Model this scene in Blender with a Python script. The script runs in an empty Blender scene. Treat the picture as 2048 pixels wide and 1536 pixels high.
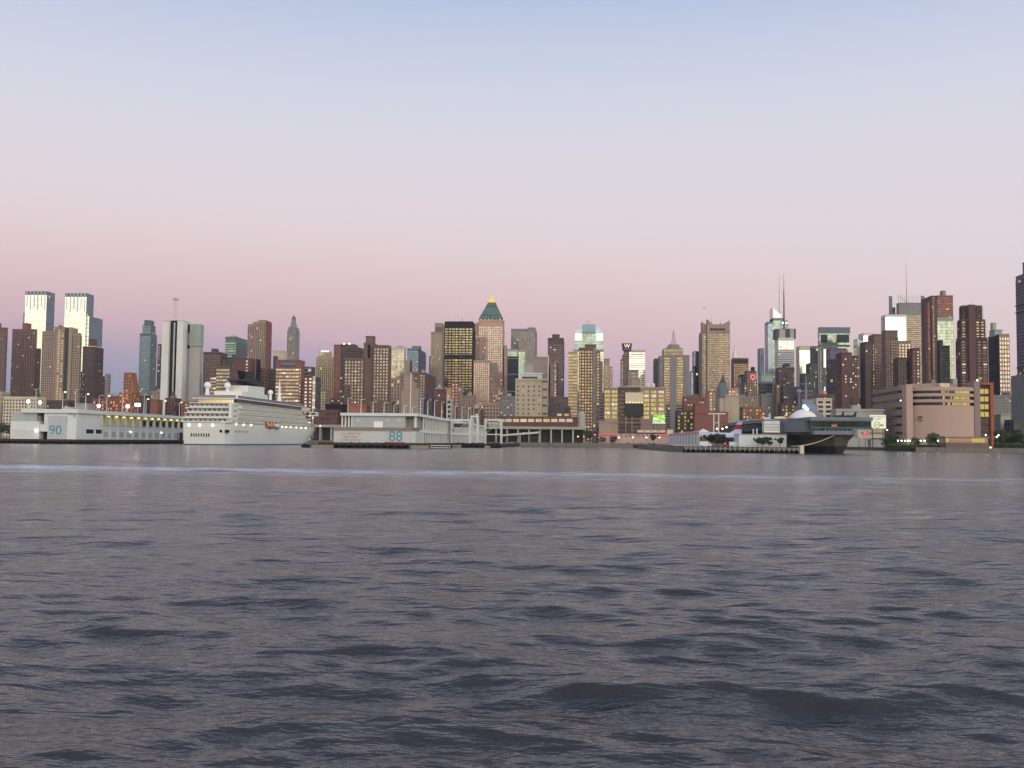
import bpy, math, random
import numpy as np
from mathutils import Matrix, Vector
random.seed(7)
sc = bpy.context.scene
COL = sc.collection
R = math.radians
# ------------------------------------------------------------------ camera
CAM_H = 3.8
F_PX = 2010.0                       # focal length in pixels of the 2048 px wide photograph
YAW, PITCH, ROLL = R(3.59), R(3.28), R(-0.56)
cam_d = bpy.data.cameras.new('camera'); cam = bpy.data.objects.new('camera', cam_d); COL.objects.link(cam)
cam_d.sensor_width = 36.0; cam_d.lens = F_PX / 2048 * 36.0
cam_d.clip_start = 0.3; cam_d.clip_end = 60000
cam.matrix_world = (Matrix.Translation((0, 0, CAM_H)) @ Matrix.Rotation(YAW, 4, 'Z') @
                    Matrix.Rotation(math.pi/2 + PITCH, 4, 'X') @ Matrix.Rotation(ROLL * -1, 4, 'Z'))
sc.camera = cam
CM = np.array(cam.matrix_world.to_3x3())
# ------------------------------------------------------------------ sky: Nishita glow in the west, pink belt and blue earth shadow in the east
SUN_AZ = R(27)                      # the sun has set behind the camera, a little to the right
w = bpy.data.worlds.new('World'); sc.world = w; w.use_nodes = True
nt = w.node_tree; N = nt.nodes; Lk = nt.links
bg = N['Background']
sky = N.new('ShaderNodeTexSky'); sky.sky_type = 'NISHITA'; sky.sun_disc = False
sky.sun_elevation = R(1.2); sky.sun_rotation = math.pi - SUN_AZ
sky.air_density = 1.0; sky.dust_density = 1.6; sky.ozone_density = 1.2
tc = N.new('ShaderNodeTexCoord'); sep = N.new('ShaderNodeSeparateXYZ'); Lk.new(tc.outputs['Generated'], sep.inputs[0])
def wm(op, a, b=None, c=None):
    n = N.new('ShaderNodeMath'); n.operation = op
    for i, q in enumerate((a, b, c)):
        if q is None: continue
        if isinstance(q, (int, float)): n.inputs[i].default_value = q
        else: Lk.new(q, n.inputs[i])
    return n.outputs[0]
elev = wm('ARCSINE', sep.outputs[2])                      # radians
hx = wm('MULTIPLY', sep.outputs[0], math.sin(SUN_AZ)); hy = wm('MULTIPLY', sep.outputs[1], -math.cos(SUN_AZ))
hl = wm('SQRT', wm('ADD', wm('POWER', sep.outputs[0], 2.0), wm('ADD', wm('POWER', sep.outputs[1], 2.0), 1e-4)))
toward = wm('DIVIDE', wm('ADD', hx, hy), hl)              # -1 opposite the sun, +1 towards it
# the belt sinks as one looks away from the point opposite the sun
fall = wm('MAXIMUM', wm('SUBTRACT', 1.0, wm('DIVIDE', elev, 0.30)), 0.0)
lift = wm('MULTIPLY', wm('MULTIPLY', wm('ADD', toward, 1.0), 0.30), fall)
e2 = wm('ADD', elev, lift)
ramp = N.new('ShaderNodeValToRGB'); ramp.color_ramp.interpolation = 'B_SPLINE'
Lk.new(wm('DIVIDE', e2, 0.6), ramp.inputs[0])
def lin(c): return tuple((v/255/12.92 if v/255 <= .04045 else ((v/255+.055)/1.055)**2.4) for v in c)
STOPS = [(0.0, (124, 138, 160)), (2.6, (138, 146, 170)), (4.6, (170, 155, 178)), (6.1, (204, 171, 180)), (8.4, (217, 187, 191)),
         (11.4, (221, 205, 208)), (15.6, (214, 209, 217)), (20.5, (198, 205, 222)), (25.5, (168, 183, 215)), (34.3, (128, 146, 182))]
cr = ramp.color_ramp
while len(cr.elements) < len(STOPS): cr.elements.new(0.5)
for el, (d, c) in zip(cr.elements, STOPS):
    el.position = R(d)/0.6; el.color = (*lin(c), 1)
mixf = N.new('ShaderNodeMapRange'); mixf.interpolation_type = 'SMOOTHSTEP'
mixf.inputs[1].default_value = -0.55; mixf.inputs[2].default_value = 0.75
Lk.new(toward, mixf.inputs[0])
WEST = [(0.0, (0.95, 0.70, 0.50)), (2.0, (1.20, 0.98, 0.70)), (5.0, (1.75, 1.62, 1.28)), (9.0, (1.95, 1.95, 1.70)), (16.0, (1.45, 1.50, 1.45)), (28.0, (0.95, 1.04, 1.14)), (50.0, (0.58, 0.68, 0.86)), (90.0, (0.42, 0.52, 0.70))]
wr = N.new('ShaderNodeValToRGB'); wr.color_ramp.interpolation = 'EASE'
while len(wr.color_ramp.elements) < len(WEST): wr.color_ramp.elements.new(0.5)
for el, (d, c) in zip(wr.color_ramp.elements, WEST): el.position = d/90.0; el.color = (*c, 1)
Lk.new(wm('DIVIDE', elev, math.pi/2), wr.inputs[0])
gs = N.new('ShaderNodeMix'); gs.data_type = 'RGBA'; gs.blend_type = 'MULTIPLY'; gs.inputs[0].default_value = 1
Lk.new(sky.outputs[0], gs.inputs[6]); gs.inputs[7].default_value = (0.10, 0.10, 0.10, 1)
glow = N.new('ShaderNodeMix'); glow.data_type = 'RGBA'; glow.blend_type = 'ADD'; glow.inputs[0].default_value = 1
Lk.new(gs.outputs[2], glow.inputs[6]); Lk.new(wr.outputs[0], glow.inputs[7])
mx = N.new('ShaderNodeMix'); mx.data_type = 'RGBA'
Lk.new(mixf.outputs[0], mx.inputs[0]); Lk.new(ramp.outputs[0], mx.inputs[6]); Lk.new(glow.outputs[2], mx.inputs[7])
Lk.new(mx.outputs[2], bg.inputs[0]); bg.inputs[1].default_value = 1.0
# ------------------------------------------------------------------ sun (afterglow: very soft, weak)
sd = bpy.data.lights.new('sun', 'SUN'); sun = bpy.data.objects.new('sun', sd); COL.objects.link(sun)
sd.energy = 0.95; sd.angle = R(70); sd.color = (1.0, 0.91, 0.80)
sdir = Vector((math.sin(SUN_AZ)*math.cos(R(18)), -math.cos(SUN_AZ)*math.cos(R(18)), math.sin(R(18))))
sun.rotation_euler = sdir.to_track_quat('Z', 'Y').to_euler()
sc.view_settings.view_transform = 'Standard'; sc.view_settings.look = 'None'
sc.view_settings.exposure = 0.16; sc.view_settings.gamma = 1.0; sc.view_settings.use_curve_mapping = False
sc.render.engine = 'CYCLES'
sc.cycles.use_denoising = True
sc.cycles.max_bounces = 4; sc.cycles.diffuse_bounces = 2; sc.cycles.glossy_bounces = 3
sc.cycles.sample_clamp_indirect = 6.0
# ------------------------------------------------------------------ pixel -> place at a given distance across the river
def P(x, y, Y):
    d = CM @ np.array([(x-1024)/F_PX, -(y-768)/F_PX, -1.0])
    t = Y / d[1]
    return d[0]*t, CAM_H + d[2]*t
def PX(x, Y, y=830): return P(x, y, Y)[0]
def PZ(y, Y, x=1024): return P(x, y, Y)[1]
# ------------------------------------------------------------------ materials
MATS = {}
def mat(name, rgb, rough=0.85, metal=0.0, var=0.12, scale=0.15, streak=True, emit=None, es=0.0, rnd=None, spec=0.3, bump=0.0):
    """rgb is sRGB 0..255. var = mottling, rnd = (lo, hi) brightness range by pane."""
    if name in MATS: return MATS[name]
    m = bpy.data.materials.new(name); m.use_nodes = True; MATS[name] = m
    t = m.node_tree; b = t.nodes['Principled BSDF']
    base = (*lin(rgb), 1)
    b.inputs['Roughness'].default_value = rough; b.inputs['Metallic'].default_value = metal
    b.inputs['Specular IOR Level'].default_value = spec
    col = None
    if var:
        g = t.nodes.new('ShaderNodeNewGeometry'); mp = t.nodes.new('ShaderNodeMapping')
        mp.inputs['Scale'].default_value = (scale, scale, scale*(0.22 if streak else 1))
        t.links.new(g.outputs['Position'], mp.inputs[0])
        nz = t.nodes.new('ShaderNodeTexNoise'); nz.inputs['Scale'].default_value = 1.0; nz.inputs['Detail'].default_value = 6; nz.inputs['Roughness'].default_value = 0.65
        t.links.new(mp.outputs[0], nz.inputs['Vector'])
        mr = t.nodes.new('ShaderNodeMapRange'); mr.inputs[1].default_value = 0.25; mr.inputs[2].default_value = 0.75
        mr.inputs[3].default_value = 1-var; mr.inputs[4].default_value = 1+var
        t.links.new(nz.outputs[0], mr.inputs[0])
        col = mr.outputs[0]
        if bump:
            bp = t.nodes.new('ShaderNodeBump'); bp.inputs['Strength'].default_value = bump; t.links.new(nz.outputs[0], bp.inputs['Height']); t.links.new(bp.outputs[0], b.inputs['Normal'])
    if rnd:
        at = t.nodes.new('ShaderNodeAttribute'); at.attribute_name = 'rnd'
        m2 = t.nodes.new('ShaderNodeMapRange'); m2.inputs[3].default_value = rnd[0]; m2.inputs[4].default_value = rnd[1]
        t.links.new(at.outputs['Fac'], m2.inputs[0])
        if col is None: col = m2.outputs[0]
        else:
            mm = t.nodes.new('ShaderNodeMath'); mm.operation = 'MULTIPLY'; t.links.new(col, mm.inputs[0]); t.links.new(m2.outputs[0], mm.inputs[1]); col = mm.outputs[0]
    if col is not None:
        vm = t.nodes.new('ShaderNodeVectorMath'); vm.operation = 'SCALE'; vm.inputs[0].default_value = base[:3]
        t.links.new(col, vm.inputs['Scale']); t.links.new(vm.outputs[0], b.inputs['Base Color'])
        if emit:
            v2 = t.nodes.new('ShaderNodeVectorMath'); v2.operation = 'SCALE'; v2.inputs[0].default_value = lin(emit)
            t.links.new(col, v2.inputs['Scale']); t.links.new(v2.outputs[0], b.inputs['Emission Color'])
    else:
        b.inputs['Base Color'].default_value = base
        if emit: b.inputs['Emission Color'].default_value = (*lin(emit), 1)
    if emit:
        b.inputs['Emission Strength'].default_value = es
        if es < 4: m.cycles.emission_sampling = 'NONE'
    return m
WALL = {  # sRGB of the material itself
 'tan': (150, 130, 115), 'palegold': (176, 156, 124), 'beige': (168, 152, 132), 'cream': (196, 184, 160), 'white': (206, 203, 196), 'brown': (112, 90, 82),
 'dbrown': (88, 70, 68), 'maroon': (98, 69, 67), 'brick': (128, 84, 74), 'pinkbrick': (180, 144, 128), 'grey': (128, 124, 122), 'dgrey': (78, 76, 80),
 'black': (30, 30, 34), 'teal': (96, 110, 112), 'bluegrey': (112, 120, 132), 'concrete': (160, 156, 148), 'orange': (152, 102, 82), 'mauve': (150, 128, 120), 'purple': (104, 96, 116), 'greenpale': (150, 160, 150), 'redclad': (146, 84, 72), 'copper': (88, 106, 100), 'rust': (130, 98, 80)}
def wallm(k): return mat('wall_'+k, WALL[k], rough=0.9, var=0.13, scale=0.12)
GLASS = {  # (sRGB reflect tint, rough, lo..hi)
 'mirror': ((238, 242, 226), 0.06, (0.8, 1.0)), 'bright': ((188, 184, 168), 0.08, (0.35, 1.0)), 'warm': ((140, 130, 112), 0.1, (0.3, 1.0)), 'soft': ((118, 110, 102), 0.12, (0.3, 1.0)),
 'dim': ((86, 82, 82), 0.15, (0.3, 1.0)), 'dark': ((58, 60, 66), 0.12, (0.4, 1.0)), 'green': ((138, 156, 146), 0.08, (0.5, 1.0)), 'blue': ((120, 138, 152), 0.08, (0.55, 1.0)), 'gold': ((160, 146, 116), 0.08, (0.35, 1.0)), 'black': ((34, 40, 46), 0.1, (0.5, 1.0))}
def glassm(k):
    c, r, q = GLASS[k]
    return mat('glass_'+k, c, rough=r, metal=1.0, var=0.0, rnd=q)
def litm(k='warm'):
    c = {'warm': (255, 218, 158), 'white': (255, 242, 214), 'orange': (255, 178, 104), 'yellow': (246, 220, 110), 'green': (190, 235, 110)}[k]
    return mat('lit_'+k, (90, 80, 60), var=0, emit=c, es={'warm': 0.85, 'white': 0.8, 'orange': 0.95, 'yellow': 0.62, 'green': .8}[k], rnd=(0.45, 1.2))
def lampm(k='white'):
    c = {'white': (255, 250, 245), 'warm': (255, 214, 150), 'green': (214, 255, 150), 'red': (255, 50, 60), 'blue': (150, 170, 255)}[k]
    return mat('lamp_'+k, (200, 200, 200), var=0, emit=c, es={'white': 7, 'warm': 6, 'green': 5, 'red': 3, 'blue': 9}[k])
# ------------------------------------------------------------------ mesh collector
class Mb:
    def __init__(s): s.v = []; s.f = []; s.r = []
    def quad(s, a, b, c, d, r=None):
        i = len(s.v); s.v += [a, b, c, d]; s.f.append((i, i+1, i+2, i+3)); s.r.append(random.random() if r is None else r); return s
    def poly(s, pts, r=0.5):
        i = len(s.v); s.v += list(pts); s.f.append(tuple(range(i, i+len(pts)))); s.r.append(r); return s
    def box(s, x0, x1, y0, y1, z0, z1, r=0.5):
        i = len(s.v)
        s.v += [(x0,y0,z0),(x1,y0,z0),(x1,y1,z0),(x0,y1,z0),(x0,y0,z1),(x1,y0,z1),(x1,y1,z1),(x0,y1,z1)]
        s.f += [(i,i+3,i+2,i+1),(i+4,i+5,i+6,i+7),(i,i+1,i+5,i+4),(i+1,i+2,i+6,i+5),(i+2,i+3,i+7,i+6),(i+3,i,i+4,i+7)]
        s.r += [r]*6; return s
    def frust(s, b, z0, t, z1, r=0.5):
        """b, t = (x0, x1, y0, y1) of the bottom and top rectangle"""
        i = len(s.v)
        for (x0,x1,y0,y1), z in ((b, z0), (t, z1)): s.v += [(x0,y0,z),(x1,y0,z),(x1,y1,z),(x0,y1,z)]
        s.f += [(i,i+3,i+2,i+1),(i+4,i+5,i+6,i+7),(i,i+1,i+5,i+4),(i+1,i+2,i+6,i+5),(i+2,i+3,i+7,i+6),(i+3,i,i+4,i+7)]
        s.r += [r]*6; return s
    def prism(s, pts, z0, z1, r=0.5):
        """pts counter-clockwise (x, y); z1 may be a list of heights"""
        n = len(pts); i = len(s.v); zt = z1 if isinstance(z1, (list, tuple)) else [z1]*n
        s.v += [(x, y, z0) for x, y in pts] + [(x, y, z) for (x, y), z in zip(pts, zt)]
        s.f.append(tuple(i+k for k in reversed(range(n)))); s.f.append(tuple(i+n+k for k in range(n)))
        for k in range(n): j = (k+1) % n; s.f.append((i+k, i+j, i+n+j, i+n+k))
        s.r += [r]*(n+2); return s
    def bar(s, p, q, r0, r1=None, n=6, caps=True):
        r1 = r0 if r1 is None else r1
        p, q = Vector(p), Vector(q); d = (q-p).normalized()
        u = d.orthogonal().normalized(); w_ = d.cross(u); i = len(s.v)
        for c, rr in ((p, r0), (q, r1)):
            for k in range(n):
                a = 2*math.pi*k/n; s.v.append(tuple(c + (u*math.cos(a) + w_*math.sin(a))*rr))
        for k in range(n): j = (k+1) % n; s.f.append((i+k, i+j, i+n+j, i+n+k))
        if caps: s.f.append(tuple(i+k for k in reversed(range(n)))); s.f.append(tuple(i+n+k for k in range(n)))
        s.r += [0.5]*(n+(2 if caps else 0)); return s
    def lathe(s, prof, cx, cy, n=16):
        i = len(s.v); m = len(prof)
        for r_, z in prof:
            for k in range(n): a = 2*math.pi*k/n; s.v.append((cx+r_*math.cos(a), cy+r_*math.sin(a), z))
        for q in range(m-1):
            for k in range(n): j = (k+1) % n; s.f.append((i+q*n+k, i+q*n+j, i+(q+1)*n+j, i+(q+1)*n+k)); s.r.append(.5)
        s.f.append(tuple(i+k for k in reversed(range(n)))); s.f.append(tuple(i+(m-1)*n+k for k in range(n))); s.r += [.5, .5]
        return s
    def ball(s, c, r, n=10, m=6, sz=1.0):
        prof = [(max(r*math.sin(math.pi*k/m), 0.01*r), c[2]-r*sz*math.cos(math.pi*k/m)) for k in range(m+1)]
        return s.lathe(prof, c[0], c[1], n)
    def build(s, name, material, parent=None, kind=None, smooth=False, origin=None):
        if not s.f: return None
        o0 = origin if origin is not None else (parent_origin(parent) if parent else (0, 0, 0))
        me = bpy.data.meshes.new(name)
        me.from_pydata([(x-o0[0], y-o0[1], z-o0[2]) for x, y, z in s.v], [], s.f)
        a = me.attributes.new('rnd', 'FLOAT', 'FACE'); a.data.foreach_set('value', s.r)
        if smooth: me.polygons.foreach_set('use_smooth', [True]*len(s.f))
        me.materials.append(material); me.update()
        o = bpy.data.objects.new(name, me); COL.objects.link(o)
        if parent: o.parent = parent
        else: o.location = o0
        if kind: o['kind'] = kind
        return o
def parent_origin(p):
    x, y, z = p.location
    while p.parent: p = p.parent; x += p.location.x; y += p.location.y; z += p.location.z
    return (x, y, z)
def thing(name, label, cat, loc, group=None):
    o = bpy.data.objects.new(name, None); COL.objects.link(o); o.location = loc; o.empty_display_size = 2
    o['label'] = label; o['category'] = cat
    if group: o['group'] = group
    return o
def tag(o, label, cat, group=None):
    o['label'] = label; o['category'] = cat
    if group: o['group'] = group
    return o
def dup(root, loc, label=None, scale=None, rotz=None):
    r = root.copy(); COL.objects.link(r); r.location = loc
    if label: r['label'] = label
    if scale: r.scale = (scale,)*3 if isinstance(scale, (int, float)) else scale
    if rotz is not None: r.rotation_euler = (0, 0, rotz)
    for ch in list(root.children):
        c = ch.copy(); COL.objects.link(c); c.parent = r
        for g in ch.children:
            d = g.copy(); COL.objects.link(d); d.parent = c
    return r
def mtext(name, s, parent, loc, size, m, depth=.06, rot=(math.pi/2, 0, 0), sx=1.0):
    """lettering turned into a mesh"""
    c = bpy.data.curves.new(name, 'FONT'); c.body = s; c.size = size; c.extrude = depth; c.align_x = 'CENTER'; c.align_y = 'CENTER'
    t = bpy.data.objects.new(name+'_tmp', c); COL.objects.link(t)
    dg = bpy.context.evaluated_depsgraph_get(); dg.update()
    me = bpy.data.meshes.new_from_object(t.evaluated_get(dg)); bpy.data.objects.remove(t); me.name = name
    me.materials.clear(); me.materials.append(m)
    o = bpy.data.objects.new(name, me); COL.objects.link(o); o.parent = parent; po = parent_origin(parent)
    o.location = (loc[0]-po[0], loc[1]-po[1], loc[2]-po[2]); o.rotation_euler = rot; o.scale = (sx, 1, 1)
    return o
GROUND = 2.4
# ------------------------------------------------------------------ water
def make_water():
    rng = np.random.default_rng(5)
    th = np.concatenate([np.radians(np.arange(-180, -40, 5.0)), np.linspace(R(-40), R(40), 620), np.radians(np.arange(45, 180, 5.0))])
    th = th + YAW                                          # fine in the open river ahead, coarse behind
    rad = [2.0]
    while rad[-1] < 950: rad.append(rad[-1]*1.0068)
    rad += [1300, 2000, 3200, 4800]
    rad = np.array(rad); nr, na = len(rad), len(th)
    rr, tt = np.meshgrid(rad, th, indexing='ij')
    X = -rr*np.sin(tt); Y = rr*np.cos(tt); Z = np.zeros_like(X)
    spac = np.maximum(rr*0.0068, 0.03)
    DX = np.zeros_like(X); DY = np.zeros_like(X)
    n = 150
    lam = np.exp(rng.uniform(np.log(0.25), np.log(7.0), n))
    ang = rng.normal(R(-95), R(24), n)                     # travelling towards the viewer, a spread of headings
    ph = rng.uniform(0, 2*np.pi, n)
    k = 2*np.pi/lam
    slope = 0.024*np.exp(-(np.log(lam/0.8)/0.9)**2) + 0.016*np.exp(-(np.log(lam/3.6)/0.6)**2)       # slope of each train
    amp = slope/k
    for i in range(n):
        kx, ky = k[i]*np.cos(ang[i]), k[i]*np.sin(ang[i])
        fade = np.clip((lam[i]/spac-2.5)/3.0, 0, 1)
        a = kx*X + ky*Y + ph[i]
        s_, c_ = np.sin(a), np.cos(a)
        Z += fade*amp[i]*c_
        DX -= fade*amp[i]*0.9*np.cos(ang[i])*s_; DY -= fade*amp[i]*0.9*np.sin(ang[i])*s_
    # gusts make some patches rougher than others
    gust = 0.85+0.3*np.sin(X*0.021+1.3)*np.sin(Y*0.033+0.4)+0.2*np.sin(X*0.09+Y*0.05)*np.sin(Y*0.11-X*0.04)
    ln = 117.0-0.055*X; Z += 0.16*np.exp(-((Y-ln+7)/6.5)**2)*np.cos(2*np.pi*(Y-ln+1.5*np.sin(X*.13))/4.6)*(0.6+0.5*np.sin(X*.21+1.0)*np.sin(X*.057))
    Z *= gust; X = X+DX*gust; Y = Y+DY*gust
    idx = np.arange(nr*na).reshape(nr, na)
    a, b, c, d = idx[:-1, :-1], idx[:-1, 1:], idx[1:, 1:], idx[1:, :-1]
    f = np.stack([a, b, c, d], -1).reshape(-1, 4)
    wrap = np.stack([idx[:-1, -1], idx[:-1, 0], idx[1:, 0], idx[1:, -1]], -1)
    f = np.concatenate([f, wrap])
    me = bpy.data.meshes.new('river_water')
    me.vertices.add(nr*na+1)
    co = np.concatenate([np.stack([X, Y, Z], -1).reshape(-1, 3), [[0, 0, 0]]]).astype(np.float32)
    me.vertices.foreach_set('co', co.ravel())
    cap = np.stack([np.full(na, nr*na), np.roll(idx[0], -1), idx[0]], -1)
    nl = len(f)*4+len(cap)*3
    me.loops.add(nl); me.polygons.add(len(f)+len(cap))
    me.loops.foreach_set('vertex_index', np.concatenate([f[:, ::-1].ravel(), cap[:, ::-1].ravel()]).astype(np.int32))
    ls = np.concatenate([np.arange(len(f))*4, len(f)*4+np.arange(len(cap))*3]).astype(np.int32)
    me.polygons.foreach_set('loop_start', ls)
    me.update(calc_edges=True); me.validate()
    me.polygons.foreach_set('use_smooth', [True]*len(me.polygons))
    m = bpy.data.materials.new('river_water'); m.use_nodes = True; t = m.node_tree; bs = t.nodes['Principled BSDF']
    bs.inputs['Base Color'].default_value = (*lin((52, 50, 50)), 1); bs.inputs['Roughness'].default_value = 0.16; bs.inputs['IOR'].default_value = 1.333
    g = t.nodes.new('ShaderNodeNewGeometry')
    def noise(sc_, det, anis):
        mp = t.nodes.new('ShaderNodeMapping'); mp.inputs['Scale'].default_value = (sc_*anis, sc_, sc_); t.links.new(g.outputs['Position'], mp.inputs[0])
        nz = t.nodes.new('ShaderNodeTexNoise'); nz.inputs['Scale'].default_value = 1; nz.inputs['Detail'].default_value = det; nz.inputs['Roughness'].default_value = .6
        t.links.new(mp.outputs[0], nz.inputs['Vector']); return nz.outputs[0]
    b1 = t.nodes.new('ShaderNodeBump'); b1.inputs['Distance'].default_value = 0.26; b1.inputs['Strength'].default_value = 0.55; t.links.new(noise(1.9, 4, 0.4), b1.inputs['Height'])
    b2 = t.nodes.new('ShaderNodeBump'); b2.inputs['Distance'].default_value = 0.7; b2.inputs['Strength'].default_value = 0.6; t.links.new(noise(0.34, 4, 0.35), b2.inputs['Height'])
    t.links.new(b1.outputs[0], b2.inputs['Normal']); t.links.new(b2.outputs[0], bs.inputs['Normal'])
    # spent foam of a passing boat's wake: a long streak across the river
    sp = t.nodes.new('ShaderNodeSeparateXYZ'); t.links.new(g.outputs['Position'], sp.inputs[0])
    def mth(op, a, b=None, c=None):
        q = t.nodes.new('ShaderNodeMath'); q.operation = op
        for i, v in enumerate((a, b, c)):
            if v is None: continue
            if isinstance(v, (int, float)): q.inputs[i].default_value = v
            else: t.links.new(v, q.inputs[i])
        return q.outputs[0]
    line = mth('ADD', mth('MULTIPLY', sp.outputs[0], -0.055), 117.0)
    wob = mth('ADD', mth('MULTIPLY', mth('SUBTRACT', noise(0.045, 3, 1.0), 0.5), 14.0), mth('MULTIPLY', mth('SUBTRACT', noise(0.4, 4, 1.0), 0.5), 9.0))
    off = mth('SUBTRACT', mth('ADD', sp.outputs[1], wob), line)
    def streak(shift, wid, gain):
        dist = mth('ABSOLUTE', mth('SUBTRACT', off, shift))
        band = t.nodes.new('ShaderNodeMapRange'); band.interpolation_type = 'SMOOTHSTEP'; t.links.new(dist, band.inputs[0])
        band.inputs[1].default_value = 0.3; band.inputs[2].default_value = wid; band.inputs[3].default_value = gain; band.inputs[4].default_value = 0
        return band.outputs[0]
    both = mth('ADD', streak(2.5, 13.0, 1.35), streak(-12.0, 8.0, 0.4))
    xf = t.nodes.new('ShaderNodeMapRange'); t.links.new(sp.outputs[0], xf.inputs[0]); xf.inputs[1].default_value = -75; xf.inputs[2].default_value = 45; xf.inputs[3].default_value = 0.85; xf.inputs[4].default_value = 0.26
    br = t.nodes.new('ShaderNodeMapRange'); t.links.new(noise(0.5, 6, 0.35), br.inputs[0]); br.inputs[1].default_value = 0.36; br.inputs[2].default_value = 0.66
    fm = mth('MULTIPLY', mth('MULTIPLY', both, xf.outputs[0]), br.outputs[0])
    foam = t.nodes.new('ShaderNodeBsdfDiffuse'); foam.inputs[0].default_value = (*lin((205, 210, 222)), 1)
    ms = t.nodes.new('ShaderNodeMixShader'); t.links.new(fm, ms.inputs[0]); t.links.new(bs.outputs[0], ms.inputs[1]); t.links.new(foam.outputs[0], ms.inputs[2])
    t.links.new(ms.outputs[0], t.nodes['Material Output'].inputs[0])
    me.materials.append(m)
    o = bpy.data.objects.new('river_water', me); COL.objects.link(o); o['kind'] = 'structure'
make_water()
# ------------------------------------------------------------------ land behind the bulkhead
SHORE = 862.0
mat('asphalt', (72, 70, 70), var=.15, scale=.3, streak=False); mat('seawall', (112, 104, 96), var=.25, scale=.35); mat('paving', (138, 130, 122), var=.15, streak=False)
mat('timber', (62, 52, 50), var=.3, scale=.5); mat('lawn', (58, 70, 44), var=.3, streak=False)
o = Mb().prism([(-4900, SHORE), (PX(1772, SHORE), SHORE), (PX(1772, SHORE), 700), (4900, 700), (4900, 4900), (-4900, 4900)], -3, GROUND).build('ground', MATS['asphalt']); o['kind'] = 'structure'
o = Mb().box(-600, PX(1772, SHORE)-1, SHORE-1.2, SHORE-0.003, -2, GROUND+0.9).build('seawall', MATS['seawall']); o['kind'] = 'structure'
o = Mb().box(PX(1772, 700), 900, 640, 699.99, -3, GROUND-0.2).build('park_ground', MATS['lawn']); o['kind'] = 'structure'
o = Mb().box(PX(1772, 700)-.5, 900, 639, 639.99, -3, GROUND+0.4).build('park_seawall', MATS['seawall']); o['kind'] = 'structure'
o = Mb().box(-1200, 1500, SHORE+8, SHORE+34, GROUND, GROUND+.02).build('road', mat('road', (58, 57, 58), var=.12, streak=False)); o['kind'] = 'structure'

# ------------------------------------------------------------------ facades: panes behind proud piers and spandrels
def facade(Wl, G, T, side, a0, a1, z0, z1, c, ncol, nrow, pf, sf, dep, lit, litcols=(), dark=0.0):
    cw = (a1-a0)/ncol; ch = (z1-z0)/nrow
    if side == 'f':
        pt = lambda u, z, o_: (u, c-o_, z); bx = lambda u0, u1, o_, za, zb: Wl.box(u0, u1, c-o_, c+.04, za, zb)
    elif side == 'r':
        pt = lambda u, z, o_: (c+o_, u, z); bx = lambda u0, u1, o_, za, zb: Wl.box(c-.04, c+o_, u0, u1, za, zb)
    else:
        pt = lambda u, z, o_: (c-o_, u, z); bx = lambda u0, u1, o_, za, zb: Wl.box(c-o_, c+.04, u0, u1, za, zb)
    for i in range(ncol):
        u0 = a0+(i+pf/2)*cw; u1 = a0+(i+1-pf/2)*cw
        colr = random.random()
        for j in range(nrow):
            za = z0+(j+sf/2)*ch; zb = z0+(j+1-sf/2)*ch
            r_ = random.random()
            if r_ < dark: continue
            isl = random.random() < lit or (i in litcols and random.random() < .88)
            tgt = T if isl else G
            q = [pt(u0, za, .06), pt(u1, za, .06), pt(u1, zb, .06), pt(u0, zb, .06)]
            if side == 'l': q = [q[1], q[0], q[3], q[2]]
            tgt.quad(*q, r=min(1, .65*random.random()**.8+.35*colr))
    if pf > 0.02:
        h = pf*cw/2
        for i in range(ncol+1):
            u = a0+i*cw; bx(max(u-h, a0), min(u+h, a1), dep, z0, z1)
    if sf > 0.02:
        h = sf*ch/2
        for j in range(nrow+1):
            z = z0+j*ch; bx(a0+.02, a1-.02, dep*.72, max(z-h, z0), min(z+h, z1))
STY = {  # bay, floor, pier fraction, spandrel fraction, relief
 'grid': (3.0, 3.1, .5, .48, .4), 'dense': (2.4, 2.9, .45, .45, .35), 'ribbon': (4.0, 3.4, .04, .5, .35), 'vert': (2.7, 3.3, .55, .22, .5),
 'curtain': (3.2, 3.9, .07, .1, .15), 'brick': (3.5, 3.0, .6, .55, .25), 'blank': None, 'bal': (5.5, 3.1, .3, .4, .9), 'stripe': (3.4, 3.4, .03, .45, .3), 'wide': (6.0, 4.2, .35, .5, .4), 'fine': (2.8, 3.4, .12, .46, .4), 'coarse': (5.2, 5.2, .35, .38, .5), 'sparse': (5.5, 4.2, .72, .66, .25)}
def M(x0, x1, yt, Y, sty='grid', wall='tan', glass='soft', xs=None, L=None, yb=None, lit=.015, litk='warm', part='wall', side=None, zt=None, dy=0, cap=0, litcols=(), slit=None, sstyle=None, swall=None, sglass=None, dark=0.0, rim=True, cols=None, rows=None):
    return dict(locals())
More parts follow.
